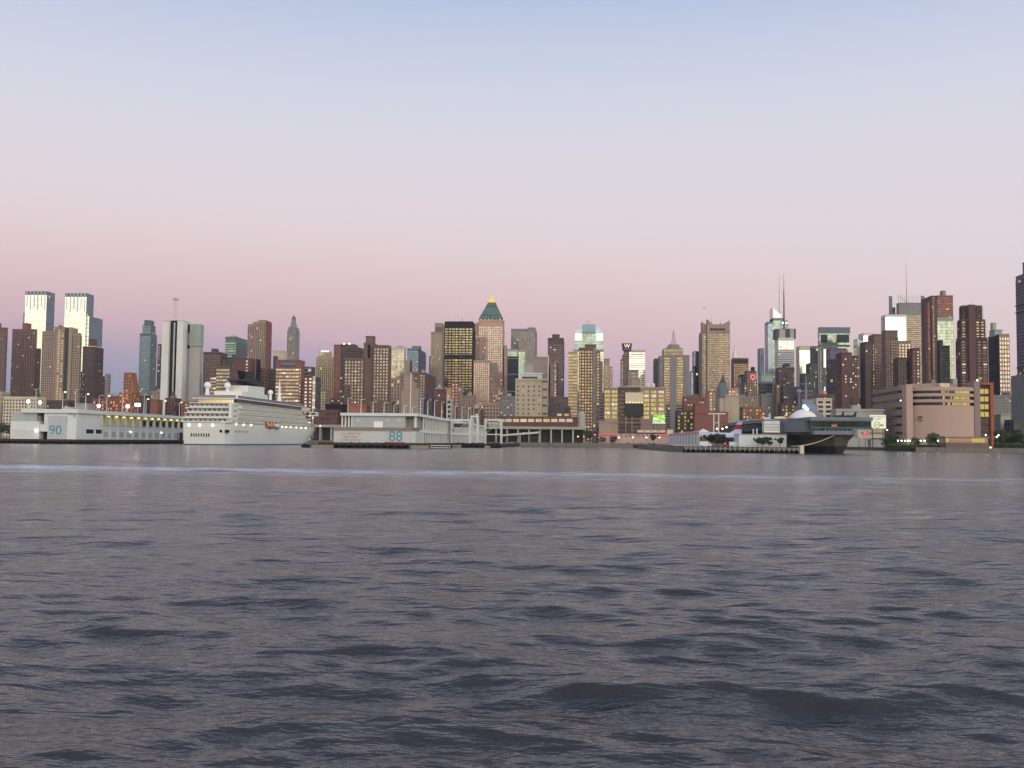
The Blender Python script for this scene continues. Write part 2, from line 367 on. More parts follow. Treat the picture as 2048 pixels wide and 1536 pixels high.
def bounds(m, others=()):
    Y = m['Y']+m['dy']; ym = m['yt']+30
    X0 = P(m['x0'], ym, Y)[0]; X1 = P(m['x1'], ym, Y)[0]
    z1 = P((m['x0']+m['x1'])/2, m['yt'], Y)[1] if m['zt'] is None else m['zt']
    z0 = GROUND if m['yb'] is None else P((m['x0']+m['x1'])/2, m['yb'], Y)[1]
    sgn = 1 if (X0+X1) < 0 else -1
    if m['xs'] is not None:
        xe = X1 if sgn > 0 else X0
        k = P(m['xs'], ym, 1000)[0]/1000       # slope of that line of sight
        L = max(4.0, xe/k - Y)
        L = min(L, 90.0)
    else:
        L = m['L'] or min(45, max(14, (X1-X0)*.9))
        # the measured outline includes the receding side: pull the front corner in so that the far corner meets it
        edge = m['x1'] if sgn > 0 else m['x0']
        hid = any(o_ is not m and abs((o_['x0'] if sgn > 0 else o_['x1'])-edge) < .7 and o_['yt'] < m['yt']+25 and o_['yb'] is None for o_ in others)
        xe = X1 if sgn > 0 else X0
        if not hid and xe*sgn < 0:
            wd = X1-X0; L = max(5.0, min(L, .42*wd*Y/abs(xe)))
            sh_ = min(abs(xe)*L/Y, .6*wd)
            if sgn > 0: X1 -= sh_
            else: X0 += sh_
    return X0, X1, Y, Y+L, z0, z1, sgn
def building(name, label, masses, cat='building', group=None):
    bs = [bounds(m, masses) for m in masses]
    b0 = bs[0]
    root = thing(name, label, cat, ((b0[0]+b0[1])/2, b0[2], GROUND), group)
    walls = {}; gl = {}; lt = {}; tops = []
    for m, (X0, X1, Y0, Y1, z0, z1, sgn) in zip(masses, bs):
        Wl = walls.setdefault((m['part'], m['wall']), Mb())
        G = gl.setdefault(m['glass'], Mb()); T = lt.setdefault(m['litk'], Mb())
        st = STY[m['sty']]
        Wl.box(X0, X1, Y0, Y1, z0, z1)
        zf = z1-m['cap'] if m['cap'] else z1-(z1-z0)*.02
        if m['rim'] and (X1-X0) > 6:
            rz = min(1.3, (X1-X0)*.06)
            for q in ((X0-.25, X1+.25, Y0-.62, Y0-.04), (X0-.25, X0+.4, Y0-.04, Y1+.1), (X1-.4, X1+.25, Y0-.04, Y1+.1)): Wl.box(q[0], q[1], q[2], q[3], z1-rz*.5, z1+rz)
        def put(side, a0, a1, c, stl, lit, glk, wl, ncol=None):
            if stl is None: return
            bay, fl, pf, sf, dep = stl
            g_ = gl.setdefault(glk, Mb())
            nc = ncol or max(1, round((a1-a0)/bay)); nr = m['rows'] or max(1, round((zf-z0)/fl))
            facade(wl, g_, T, side, a0, a1, z0+.3, zf, c, nc, nr, pf, sf, dep, lit, m['litcols'] if side == 'f' else (), m['dark'])
        put('f', X0, X1, Y0, st, m['lit'], m['glass'], Wl, m['cols'])
        if m['side'] != 'none':
            sst = STY[m['sstyle']] if m['sstyle'] else st
            sw = walls.setdefault((m['part'], m['swall']), Mb()) if m['swall'] else Wl
            if m['swall']:
                if sgn > 0: sw.box(X1+.005, X1+.05, Y0+.3, Y1, z0, z1-.3)
                else: sw.box(X0-.05, X0-.005, Y0+.3, Y1, z0, z1-.3)
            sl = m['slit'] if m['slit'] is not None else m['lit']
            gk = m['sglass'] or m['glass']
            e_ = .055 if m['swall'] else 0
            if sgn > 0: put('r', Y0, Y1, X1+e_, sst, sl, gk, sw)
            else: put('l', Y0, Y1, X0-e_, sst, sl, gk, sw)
    for (part, wk), mb in walls.items(): mb.build(part, wallm(wk), root)
    for k, mb in gl.items(): mb.build('window_glazing', glassm(k), root, kind='stuff')
    for k, mb in lt.items(): mb.build('lit_window_glazing', litm(k), root, kind='stuff')
    root['_b'] = [float(v) for v in b0[:6]]
    return root, bs
def rooftop(root, bs, rng_seed, k=0, tank=False):
    """small plant boxes, vents and sometimes a water tank on a roof"""
    rg = random.Random(rng_seed); X0, X1, Y0, Y1, z0, z1, s = bs[k]
    wd, dp = X1-X0, Y1-Y0
    m = Mb()
    for q in range(rg.randint(1, 3)):
        w_ = wd*rg.uniform(.14, .34); x = X0+rg.uniform(.08, .9-w_/wd)*wd; y = Y0+rg.uniform(.1, .4)*dp; h = rg.uniform(2, 4.5)
        m.box(x, x+w_, y, y+dp*rg.uniform(.2, .45), z1+.01, z1+h)
        m.bar((x+w_*.3, y+1, z1+h), (x+w_*.3, y+1, z1+h+rg.uniform(1, 5)), .12)
    m.build('plant_room', wallm(rg.choice(['grey', 'concrete', 'dgrey', 'brown'])), root)
    if tank:
        x = X0+wd*rg.uniform(.25, .7); y = Y0+dp*.35; t = Mb()
        for dx, dy_ in ((-1, -1), (1, -1), (1, 1), (-1, 1)): t.bar((x+dx, y+dy_, z1), (x+dx, y+dy_, z1+3), .15)
        t.lathe([(1.7, z1+3), (1.7, z1+6.2), (1.9, z1+6.3), (.1, z1+7.8)], x, y, 10)
        t.build('water_tank', mat('tank_wood', (92, 72, 60)), root)
# ------------------------------------------------------------------ the skyline, from the left edge of the view to the right
B = building
def simple(name, label, masses, seed=None, tank=False, k=0):
    r, b = B(name, label, masses)
    if seed is not None: rooftop(r, b, seed, k, tank)
    return r, b
simple('apartment_tower', 'brown brick tower cut off by the left edge of the picture', [M(-42, 11, 657, 1250, 'brick', 'brown', 'dim', xs=13), M(-42, 2, 643, 1250, 'blank', 'brown', yb=657, dy=2, rim=False)])
simple('apartment_tower', 'dark brown brick tower with reddish rooftop block, second from the left edge', [M(24, 70, 660, 1300, 'brick', 'brown', 'dim', xs=71, lit=.03), M(70, 78, 697, 1300, 'brick', 'dbrown', 'dim', xs=79, dy=3), M(44, 62, 647, 1300, 'blank', 'brick', yb=660, dy=5, part='penthouse')])
for lab, x0, x1, xs, yt in (('left one of the twin mirror glass towers with bright west faces', 50, 93, 109, 584), ('right one of the twin mirror glass towers with bright west faces', 129.5, 172.5, 187, 588)):
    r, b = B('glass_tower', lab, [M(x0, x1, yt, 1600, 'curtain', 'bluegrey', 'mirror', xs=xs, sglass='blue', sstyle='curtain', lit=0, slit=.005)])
    X0, X1, Y0, Y1, z0, z1, s = b[0]
    fin = Mb()
    for k in range(6):
        u = X0+(X1-X0)*(k+.5)/6
        fin.box(u-.5, u+.5, Y0-.9, Y0-.2, z1-24-6*(k % 2), z1+2.2)
    fin.build('facade_fin', wallm('white'), r, kind='stuff')
    if x0 > 100:
        sx = Mb(); xa = PX(172.5, 1603, 640); xb = PX(178.5, 1603, 640); zt = PZ(632, 1603, 175)
        sx.box(xa+.1, xb, 1603, 1650, GROUND, zt); sx.build('side_wing', wallm('bluegrey'), r)
        g = Mb(); n = 30
        for k in range(n): g.quad((xa+.4, 1602.9, GROUND+(zt-GROUND)*(k+.06)/n), (xb-.2, 1602.9, GROUND+(zt-GROUND)*(k+.06)/n), (xb-.2, 1602.9, GROUND+(zt-GROUND)*(k+.94)/n), (xa+.4, 1602.9, GROUND+(zt-GROUND)*(k+.94)/n))
        g.build('window_glazing', glassm('mirror'), r, kind='stuff')
    else:
        Mb().box(PX(46.5, 1604, 640), X0-.1, 1604, 1640, GROUND, PZ(625, 1604, 48)).build('side_wing', wallm('bluegrey'), r)
simple('apartment_tower', 'broad tan slab tower with balconies on its right edge, before the twin glass towers', [M(84, 108, 664, 1150, 'dense', 'tan', 'dim', lit=.02, side='none'), M(108, 128, 655, 1150, 'brick', 'tan', 'dim', side='none', litcols=(1, 2), dy=-1.5), M(128, 137, 655, 1150, 'vert', 'dgrey', 'dark', side='none', dy=1), M(137, 143.5, 655, 1150, 'blank', 'tan', side='none', dy=-1.5), M(143.5, 158, 667, 1150, 'dense', 'tan', 'dim', xs=162, sstyle='bal', sglass='warm', lit=.02)], 3, k=1)
simple('apartment_tower', 'dark brown rounded tower with a pale roof rim right of the twin glass towers', [M(165, 206, 695, 1250, 'dense', 'dbrown', 'dim', L=30, yb=752), M(162, 209, 752, 1250, 'dense', 'dbrown', 'dim', L=36, dy=-2), M(177, 193.5, 679, 1250, 'blank', 'dbrown', yb=695, dy=6, part='penthouse'), M(166, 205, 692, 1250, 'blank', 'cream', yb=695, dy=1, part='roof_rim', rim=False)])
simple('apartment_building', 'narrow building with dotted lit windows at the foot of the brown rounded tower', [M(155, 168, 743, 1180, 'grid', 'dbrown', 'soft', lit=.35, litk='white')])
simple('office_tower', 'small faint pinkish tower standing alone in the gap left of the brick terraces', [M(210, 220.5, 748, 1900, 'dense', 'mauve', 'soft')])
r, b = B('brick_terraces', 'stepped orange brick building dotted with lit windows behind the white pier shed', [M(247, 272, 746, 1000, 'grid', 'orange', 'dim', lit=.22, litk='orange', L=22), M(185, 250, 800, 990, 'grid', 'brick', 'dim', lit=.4, litk='orange', L=16), M(238, 276, 786, 990, 'grid', 'orange', 'dim', lit=.35, litk='orange', dy=1, L=16)])
X0, X1, Y0, Y1, z0, z1, s = b[0]
Mb().prism([(X1+.01, Y0+.5), (X1+5.5, Y0+.5), (X1+5.5, Y1), (X1+.01, Y1)], GROUND, [z1, z1-30, z1-30, z1]).build('sloping_wing', wallm('orange'), r)
r, b = B('glass_tower', 'slim blue grey glass tower stepping in to a flat drum top', [M(279, 313, 668, 1700, 'fine', 'teal', 'blue', L=26, lit=.02), M(284.5, 310, 651, 1700, 'fine', 'teal', 'blue', yb=668, dy=2), M(288, 307, 641, 1700, 'vert', 'teal', 'dim', yb=651, dy=4, part='roof_drum')])
simple('apartment_tower', 'very thin dark tower with pale window dots beside the white slab tower', [M(315, 324, 688, 1500, 'grid', 'dbrown', 'bright', L=14, lit=.1, litk='white')])
# white slab tower with a dark slot
r, b = B('telephone_tower', 'tall white windowless slab tower with a dark vertical slot and roof mast', [M(324, 338, 641, 1000, 'blank', 'white', xs=None, side='none', L=34), M(338, 354, 641, 1000, 'vert', 'black', 'dark', dy=4, L=12, side='none', lit=0, rim=False), M(354, 366, 641, 1000, 'blank', 'white', xs=380.5)])
X0, X1, Y0, Y1, z0, z1, s = b[2]
sl = Mb(); xm = PX(345.5, 1000, 720); sl.box(xm-.35, xm+.35, 1001.5, 1003.9, GROUND, z1-2); sl.build('slot_rib', wallm('white'), r)
e = Mb(); xa, xb = PX(379, 1010, 720), PX(400, 1010, 720); zt, zl = PZ(649, 1010, 390), PZ(692, 1010, 390)
e.box(xa, xb, 1010.5, 1017, GROUND, zl); e.build('rear_block', wallm('concrete'), r)
e2 = Mb().box(xa-.4, xb+.5, 1010, 1017.5, zl+.01, zt); 
for k in range(5): e2.box(xa+(xb-xa)*k/4-.25, xa+(xb-xa)*k/4+.25, 1009.5, 1010, zl, zt)
for k in range(4): e2.box(xa, xb, 1009.7, 1010, zl+(zt-zl)*k/3-.2, zl+(zt-zl)*k/3+.2)
e2.build('louvre_block', wallm('greenpale'), r)
Mb().box(X1+.01, X1+.2, 1012, 1022, z1-27, z1-24).build('dark_recess', wallm('black'), r)
Mb().box(X1+.01, X1+.2, 1012, 1018, z1-11, z1-2).build('dark_recess', wallm('black'), r)
mm = Mb(); cx = PX(350.5, 1012, 640); zt = PZ(594, 1012, 350)
for dx, dy in ((-1.3, -1.3), (1.3, -1.3), (1.3, 1.3), (-1.3, 1.3)): mm.bar((cx+dx, 1012+dy, z1), (cx+dx*.8, 1012+dy*.8, zt), .17, n=4)
for k in range(7):
    z = z1+(zt-z1)*k/7; mm.bar((cx-1.3, 1010.7, z), (cx+1.3, 1010.7, z+3), .09, n=4); mm.bar((cx+1.3, 1010.7, z), (cx-1.3, 1010.7, z+3), .09, n=4)
mm.lathe([(2.9, zt-3), (3.1, zt-1.6), (2.4, zt-1.4)], cx, 1012, 12); mm.bar((cx-2.6, 1012, zt-1.5), (cx-2.6, 1012, zt+1.2), .2, n=4); mm.bar((cx+2.6, 1012, zt-1.5), (cx+2.6, 1012, zt+.6), .2, n=4)
mm.build('lattice_mast', mat('mast_pale', (196, 184, 184)), r)
simple('apartment_tower', 'dark brown speckled block between the white slab tower and the cruise ship mast', [M(406, 440, 706, 1250, 'dense', 'dbrown', 'soft', L=26), M(440, 455, 720, 1250, 'dense', 'dbrown', 'dim', dy=4, L=20), M(422, 437, 697, 1250, 'blank', 'dbrown', yb=706, dy=6, part='penthouse')])
simple('office_tower', 'green glass office block with lit horizontal floors', [M(450, 472, 675, 1300, 'ribbon', 'teal', 'green', xs=494, lit=.25, litk='green', slit=.04, sglass='dark', cap=6)], 5)
simple('hospital_block', 'cream and dark banded stepped block above the ship stern domes', [M(432, 472, 734, 1000, 'stripe', 'brown', 'bright', L=20, lit=.05, litk='white'), M(420, 432, 751, 1000, 'stripe', 'brown', 'bright', L=18, dy=3, side='none', lit=.05, litk='white')])
r, b = simple('apartment_tower', 'maroon blank-walled tower with one lit window strip at its right edge', [M(466, 489, 716, 950, 'blank', 'maroon', side='none', L=22), M(489, 498, 716, 950, 'grid', 'maroon', 'bright', side='none', cols=1, lit=.6, litk='white', L=22), M(498, 505, 716, 950, 'blank', 'maroon', L=22)])
r, b = simple('office_tower', 'narrow blue black glass tower with one pale vertical line', [M(506.5, 520, 718, 970, 'vert', 'black', 'black', L=20, lit=0)])
Mb().box(PX(511, 969, 750)-.2, PX(511, 969, 750)+.25, 969, 969.4, GROUND, b[0][5]).build('pale_fin', wallm('concrete'), r)
simple('apartment_tower', 'tall tan fluted tower with a red brick flank of lit windows', [M(495, 505, 649, 1400, 'vert', 'tan', 'dim', side='none', L=30), M(505, 516, 645, 1400, 'vert', 'tan', 'dim', side='none', L=30, dy=-1), M(516, 531, 641, 1400, 'vert', 'tan', 'dim', xs=543, swall='brick', sstyle='grid', sglass='soft', slit=.12, dy=-2)], 8, k=1)
simple('office_building', 'low pale beige block with a dark corner behind the striped red building', [M(546, 574, 702, 1500, 'blank', 'cream', L=20), M(546, 556, 712, 1495, 'blank', 'dgrey', L=8, part='dark_corner')])
# octagonal domed tower
r, b = B('domed_tower', 'slim grey octagonal tower with a small green dome', [M(576, 597, 655, 1900, 'fine', 'grey', 'soft', L=22, lit=.02)])
X0, X1, Y0, Y1, z0, z1, s = b[0]; cx, cy = (X0+X1)/2, (Y0+Y1)/2; hw = (X1-X0)/2
za, zb, zc = PZ(642, 1900, 587), PZ(637, 1900, 587), PZ(630, 1900, 587)
Mb().lathe([(hw*1.05, z1), (hw*.62, za), (hw*.58, zb)], cx, cy, 8).build('tapered_crown', wallm('grey'), r)
Mb().lathe([(hw*.6, zb), (hw*.54, zb+2.4), (hw*.36, zb+4.6), (hw*.06, zc+.4), (.12, zc+4)], cx, cy, 12).build('dome', wallm('copper'), r, smooth=True)
for sx in (-1, 1): Mb().box(cx+sx*(hw+1.6)-1.5, cx+sx*(hw+1.6)+1.5, Y0+4, Y1-4, GROUND, z1-5).build('side_bay', wallm('grey'), r)
simple('office_building', 'small golden brown block with a dark banded flank behind the ship domes', [M(520, 535, 736, 990, 'grid', 'rust', 'soft', xs=550, swall='dgrey', sstyle='ribbon', sglass='dim', L=None)])
r, b = B('hotel', 'red and cream striped hotel with a blue sign on its brow', [M(551.5, 598, 722, 950, 'stripe', 'brick', 'bright', L=20, lit=.12, litk='white', side='none', cap=6.8), M(598, 606, 722, 950, 'grid', 'brick', 'bright', cols=1, L=20, lit=.5, litk='white', cap=6.8)])
X0, X1, Y0, Y1, z0, z1, s = b[0]
Mb().box(PX(563, 949, 727), PX(591, 949, 727), 948.6, 949.3, PZ(731, 949, 577), PZ(724.5, 949, 577)).build('sign_board', mat('sign_blue', (92, 110, 140), var=.05), r)
simple('apartment_building', 'maroon building with two columns of lit windows right of the striped hotel', [M(607, 625, 752, 925, 'grid', 'maroon', 'bright', L=15, side='none', cols=2, lit=.5, litk='white'), M(625, 630.5, 752, 925, 'stripe', 'cream', 'bright', cols=1, xs=641, swall='dgrey', sstyle='grid', sglass='dim', lit=.3, litk='white')])
simple('office_building', 'grey block with a cream lit corner above the maroon building', [M(609, 622, 734, 975, 'stripe', 'grey', 'bright', side='none', L=16, lit=.2, litk='white'), M(622, 630, 734, 975, 'blank', 'dgrey', L=16)])
r, b = B('setback_tower', 'pale tan prewar tower with a crown of warm roof lamps', [M(632, 678, 716, 1300, 'vert', 'palegold', 'soft', L=30), M(642, 662, 704, 1300, 'vert', 'palegold', 'soft', yb=716, dy=4, part='crown'), M(632, 641, 711, 1300, 'blank', 'cream', yb=716, dy=3, part='crown')])
X0, X1, Y0, Y1, z0, z1, s = b[1]
for k in range(4): Mb().ball((X0+(X1-X0)*(k+.3)/3.6, Y0-.6, z1+.8), .75, 8, 5).build('roof_lamp', lampm('warm'), r)
Mb().bar((PX(637.5, 1308, 700), 1308, b[0][5]), (PX(637.5, 1308, 700), 1308, PZ(692, 1308, 637)), .25, .1).build('antenna', wallm('dgrey'), r)
simple('apartment_building', 'small brown block with white dot windows at the foot of the tan prewar tower', [M(640, 659, 780, 1080, 'grid', 'tan', 'bright', L=18)])
r, b = B('office_building', 'dark rooftop block with two lamps behind the brown twin slab tower', [M(667.5, 681, 690, 1250, 'brick', 'brick', 'dim', side='none', L=22), M(681, 727, 697, 1250, 'fine', 'dbrown', 'dark', L=22, lit=.04), M(681, 715, 690, 1250, 'vert', 'dgrey', 'dark', yb=697, dy=5, part='penthouse')])
for px in (688, 699): Mb().ball((PX(px, 1249, 690), 1249, PZ(687.5, 1249, px)), .9, 8, 5).build('roof_lamp', lampm('warm'), r)
r, b = B('twin_slab_tower', 'large brown twin slab apartment tower full of pale windows around a chimney core', [M(689, 727, 718, 1000, 'grid', 'brown', 'bright', L=20, side='none', lit=.05, litk='white'), M(727, 747, 687, 1000, 'blank', 'brown', L=24, dy=3, part='core'), M(747, 777, 692, 1000, 'grid', 'brown', 'bright', xs=782, lit=.04, litk='white', dy=-1), M(731, 747, 673, 1000, 'blank', 'brown', yb=687, dy=8, part='chimney', L=9), M(735, 742, 690, 1000, 'blank', 'black', yb=716, L=1.5, dy=2.3, part='slot', side='none', rim=False)])
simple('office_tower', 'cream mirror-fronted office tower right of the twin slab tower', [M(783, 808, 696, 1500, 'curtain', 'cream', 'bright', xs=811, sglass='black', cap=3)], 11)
simple('office_tower', 'blue grey office tower with a dark recessed top floor', [M(814, 836, 698, 1700, 'fine', 'bluegrey', 'blue', xs=854, sglass='dim', lit=.04, litk='white'), M(824, 842, 693, 1700, 'blank', 'bluegrey', yb=698, dy=6, part='penthouse')])
simple('office_building', 'small brown slab in front of the blue grey office tower', [M(811, 819, 720, 1300, 'blank', 'tan', xs=824, swall='dbrown')])
simple('warehouse', 'beige prewar warehouse with vertical piers left of the blank stepped tower', [M(781.5, 806, 757, 950, 'vert', 'tan', 'dim', L=18, lit=.02)], 14)
r, b = B('stepped_building', 'blank beige ziggurat building with a white chimney stripe', [M(809, 823, 748, 900, 'blank', 'tan', L=14, side='none'), M(823, 829, 763, 900, 'blank', 'tan', L=14, side='none', dy=.5), M(802, 809, 780, 900, 'blank', 'tan', L=14, side='none', dy=.5), M(829, 836, 776, 900, 'blank', 'tan', L=14, dy=1), M(836, 850, 789, 900, 'grid', 'grey', 'dim', L=12, dy=1.5)])
Mb().box(PX(820.5, 899, 760), PX(822.5, 899, 760), 899.2, 899.9, GROUND, b[0][5]+1.2).build('chimney_stripe', wallm('white'), r)
simple('apartment_building', 'brown block of dotted windows with a plain maroon flank', [M(824, 850, 746, 1100, 'grid', 'brown', 'bright', xs=871, swall='maroon', sstyle='blank')], 15)
r, b = B('office_tower', 'tan stone office tower with an arched crest left of the black tower', [M(857.5, 864, 712, 1700, 'vert', 'tan', 'soft', L=20, side='none', dy=4), M(861.5, 889, 665, 1700, 'vert', 'tan', 'warm', L=34, lit=.02), M(869.5, 888.5, 647, 1700, 'vert', 'tan', 'soft', yb=665, dy=3, part='crest', L=26)])
X0, X1, Y0, Y1, z0, z1, s = b[2]; cxx = (X0+X1)/2+1
Mb().prism([(cxx-6, Y0-1.4), (cxx+6, Y0-1.4), (cxx+6, Y0-.7), (cxx-6, Y0-.7)], z0-4, z0+9).build('arch_panel', wallm('brown'), r)
# black tower with gold panes
r, b = B('black_tower', 'black steel office tower with gold reflecting panes beside the pyramid tower', [M(889.5, 945, 644.5, 1500, 'curtain', 'black', 'gold', xs=950.5, sglass='black', sstyle='vert', lit=.01, cap=8.5, slit=0)])
X0, X1, Y0, Y1, z0, z1, s = b[0]
q = Mb()
for k in range(9):
    u = X0+(X1-X0)*k/8; q.box(u-.45, u+.45, Y0-1.0, Y0-.2, GROUND, z1+.4)
zA, zB = PZ(718.5, 1500, 917), PZ(709.5, 1500, 917); q.box(X0+.1, X1-.1, Y0-.75, Y0-.22, zA, zB)
q.box(X0+.1, X1-.1, Y0-.76, Y0-.22, z1-8.4, z1+.3); q.box(X0+.1, X1-.1, Y0-.77, Y0-.22, GROUND, PZ(787, 1500, 917))
nr = round((z1-8.5-z0)/3.9)
for j in range(nr+1): q.box(X0+.1, X1-.1, Y0-.55, Y0-.2, z0+(z1-8.5-z0)*j/nr-.75, z0+(z1-8.5-z0)*j/nr+.75)
q.build('steel_frame', wallm('black'), r)
Mb().bar((PX(923, 1510, 640), 1510, z1), (PX(923, 1510, 640), 1510, z1+7), .3).bar((PX(925, 1510, 640), 1510, z1), (PX(925, 1510, 640), 1510, z1+6), .3).build('antenna', wallm('mauve'), r)
# pyramid tower
r, b = B('pyramid_tower', 'pink brick skyscraper with a green copper pyramid roof and glowing gold tip', [M(957.5, 1008.5, 641.5, 1625, 'grid', 'pinkbrick', 'bright', L=38, lit=.1, litk='white', cap=9), M(950.5, 957.5, 668, 1625, 'grid', 'pinkbrick', 'bright', L=30, side='none', dy=4), M(1008.5, 1014.5, 690, 1625, 'grid', 'pinkbrick', 'soft', L=30, dy=4), M(951, 957.5, 645, 1625, 'blank', 'pinkbrick', L=20, dy=9, side='none')])
X0, X1, Y0, Y1, z0, z1, s = b[0]; cx, cy = (X0+X1)/2, (Y0+Y1)/2
zp, zg = PZ(603.5, 1630, 983), PZ(588.5, 1630, 983); hb = (X1-X0)/2; ht = hb*.31
hz = z1+(zp-z1)*.1
Mb().box(X0+.6, X1-.6, Y0+.6, Y1-.6, z1+.01, hz).build('roof_arcade', wallm('dgrey'), r)
lt_ = Mb()
for k in range(7): lt_.quad((X0+2+k*6.2, Y0+.5, z1+.4), (X0+5+k*6.2, Y0+.5, z1+.4), (X0+5+k*6.2, Y0+.5, hz-.6), (X0+2+k*6.2, Y0+.5, hz-.6))
lt_.build('arcade_light', litm('white'), r)
Mb().frust((X0-.5, X1+.5, Y0-.5, Y1+.5), hz, (cx-ht, cx+ht, cy-ht, cy+ht), zp).build('pyramid_roof', mat('copper_roof', (84, 104, 98), rough=.7, var=.2), r)
dm = Mb()
for row, nn, t_ in ((0, 5, .2), (1, 3, .75)):
    for k in range(nn):
        w_ = hb-(hb-ht)*t_; u = cx-w_*.65+1.3*w_*k/(nn-1); yy = Y0-.5+(cy-ht-Y0+.5)*t_; z = hz+(zp-hz)*t_
        dm.box(u-.8, u+.8, yy-.9, yy+1.5, z-.6, z+1.8)
dm.build('dormer', mat('dormer', (58, 70, 66)), r, kind='stuff')
Mb().frust((cx-ht*.9, cx+ht*.9, cy-ht*.9, cy+ht*.9), zp+.01, (cx-.25, cx+.25, cy-.25, cy+.25), zg).build('gold_tip', mat('gold_tip', (214, 164, 70), rough=.35, metal=.6, var=.1, emit=(255, 190, 80), es=.55), r)
Mb().box(cx-ht-.3, cx+ht+.3, cy-ht-.3, cy+ht+.3, zp-1.4, zp).build('tip_base', wallm('dgrey'), r)
r, b = B('pyramid_annex', 'lower pink brick tower with a small green pyramid before the pyramid skyscraper', [M(947, 979, 722.5, 1500, 'grid', 'pinkbrick', 'bright', L=26, lit=.25, litk='warm'), M(979, 995, 727, 1500, 'grid', 'mauve', 'dim', L=22, dy=3, lit=.03)])
X0, X1, Y0, Y1, z0, z1, s = b[0]; cx = PX(964.5, 1500, 720); Mb().frust((cx-6, cx+6, Y0+1, Y0+13), z1+.01, (cx-.3, cx+.3, Y0+6.7, Y0+7.3), PZ(709.5, 1500, 964)).build('pyramid_roof', MATS['copper_roof'], r)
simple('apartment_building', 'pink apartment block with dark and lit windows at the pyramid skyscraper foot', [M(981, 1008, 777, 1250, 'grid', 'pinkbrick', 'dark', L=20, lit=.2), M(983, 993, 768, 1250, 'grid', 'pinkbrick', 'dark', L=12, yb=777, dy=2)])
r, b = simple('apartment_building', 'cluster of pink brick flats with a narrow central tower, before the black tower', [M(889, 903, 776, 1000, 'dense', 'pinkbrick', 'warm', L=16, side='none', lit=.2), M(903, 916, 764, 1000, 'grid', 'brick', 'bright', L=16, side='none', dy=-1), M(916, 925, 774, 1000, 'grid', 'mauve', 'dim', L=16)])
r, b = B('ornate_building', 'red brick building with a scrolled stone gable and three lit windows', [M(868, 892, 779, 900, 'brick', 'maroon', 'dim', L=14, lit=.14, litk='white')])
X0, X1, Y0, Y1, z0, z1, s = b[0]; cx = (X0+X1)/2
Mb().prism([(cx-3.4, Y0-.5), (cx+3.4, Y0-.5), (cx+3.4, Y0+1), (cx-3.4, Y0+1)], z1, z1+1.4).lathe([(1.5, z1+1.4), (1.9, z1+2.5), (.8, z1+3.6), (.15, z1+5)], cx, Y0+.3, 8).build('gable', wallm('concrete'), r)
simple('warehouse', 'small grey building with a dark window band right of the ornate red one', [M(893, 906.5, 798, 895, 'wide', 'concrete', 'dark', L=14)])
simple('office_tower', 'hazy grey tower with a taller ribbed right half and roof antennas', [M(1022, 1055, 659, 1900, 'fine', 'grey', 'soft', L=26, lit=.03, side='none'), M(1055, 1070, 656, 1900, 'vert', 'grey', 'soft', xs=1075, dy=3, lit=.02)], 21, k=1)
r = thing('church_spire', 'thin dark church spire before the hazy grey tower', 'spire', (PX(1034, 1450), 1450, GROUND))
cx = PX(1034, 1450, 700); zs, zb = PZ(677, 1450, 1034), PZ(716, 1450, 1034)
Mb().box(cx-3.5, cx+3.5, 1446.5, 1453.5, GROUND, zb).build('belfry', wallm('dgrey'), r); Mb().lathe([(3.2, zb), (1.4, zb+10), (.15, zs)], cx, 1450, 8).build('spire_roof', wallm('dgrey'), r)
simple('office_building', 'pale glass block behind the dark blue banded building', [M(1015, 1036, 699, 1420, 'curtain', 'greenpale', 'green', L=20)])
r, b = simple('office_building', 'dark blue glass building crossed by three pale ledges', [M(1014.5, 1036.5, 714, 1200, 'curtain', 'black', 'black', L=20, lit=.01)])
for yy in (716, 748, 782): Mb().box(b[0][0]-.2, b[0][1]+.3, b[0][2]-1.1, b[0][2]-.25, PZ(yy+2, 1200, 1025), PZ(yy, 1200, 1025)).build('ledge', wallm('bluegrey'), r)
simple('office_building', 'narrow pale glass tower between the dark blue building and the weathered block', [M(1037, 1051, 700, 1400, 'curtain', 'concrete', 'green', L=20, lit=.03)])
r, b = B('weathered_block', 'weathered white and pink windowless block stepping up to a crenellated top', [M(1048, 1068, 726, 1150, 'blank', 'concrete', L=20, side='none'), M(1068, 1097, 716, 1150, 'blank', 'mauve', xs=1101, dy=-1), M(1042, 1085, 748, 1150, 'blank', 'white', L=8, dy=-9)])
X0, X1, Y0, Y1, z0, z1, s = b[1]
for k in range(5): Mb().box(X0+k*3.5, X0+k*3.5+1.8, Y0-.3, Y0+1, z1, z1+2).build('merlon', wallm('mauve'), r)
Mb().box(X1-.9, X1+.1, Y0-1.4, Y0-.7, GROUND, z1+3).build('white_fin', wallm('white'), r)
simple('office_building', 'mauve block with one column of lit windows and an orange lit top', [M(1100, 1113, 725, 1160, 'grid', 'mauve', 'dim', cols=3, litcols=(2,), xs=1119, swall='dbrown', litk='white'), M(1107, 1118, 719, 1160, 'blank', 'orange', yb=727, dy=3, part='penthouse')])
r, b = B('warehouse', 'plain beige six storey warehouse with a fire escape and few lit windows', [M(1030.5, 1084, 760, 930, 'sparse', 'beige', 'dark', L=20, lit=.16, litk='yellow', side='none', cap=4), M(1084, 1097, 757, 930, 'blank', 'beige', L=20, dy=1)])
X0, X1, Y0, Y1, z0, z1, s = b[1]
for k in range(8):
    z = GROUND+5+k*(z1-GROUND-8)/7; Mb().box(X0+.6, X1-.8, Y0-1.2, Y0-.05, z, z+.25).box(X0+.6, X1-.8, Y0-1.2, Y0-1.1, z+.25, z+1.1).build('fire_escape_landing', wallm('dgrey'), r)
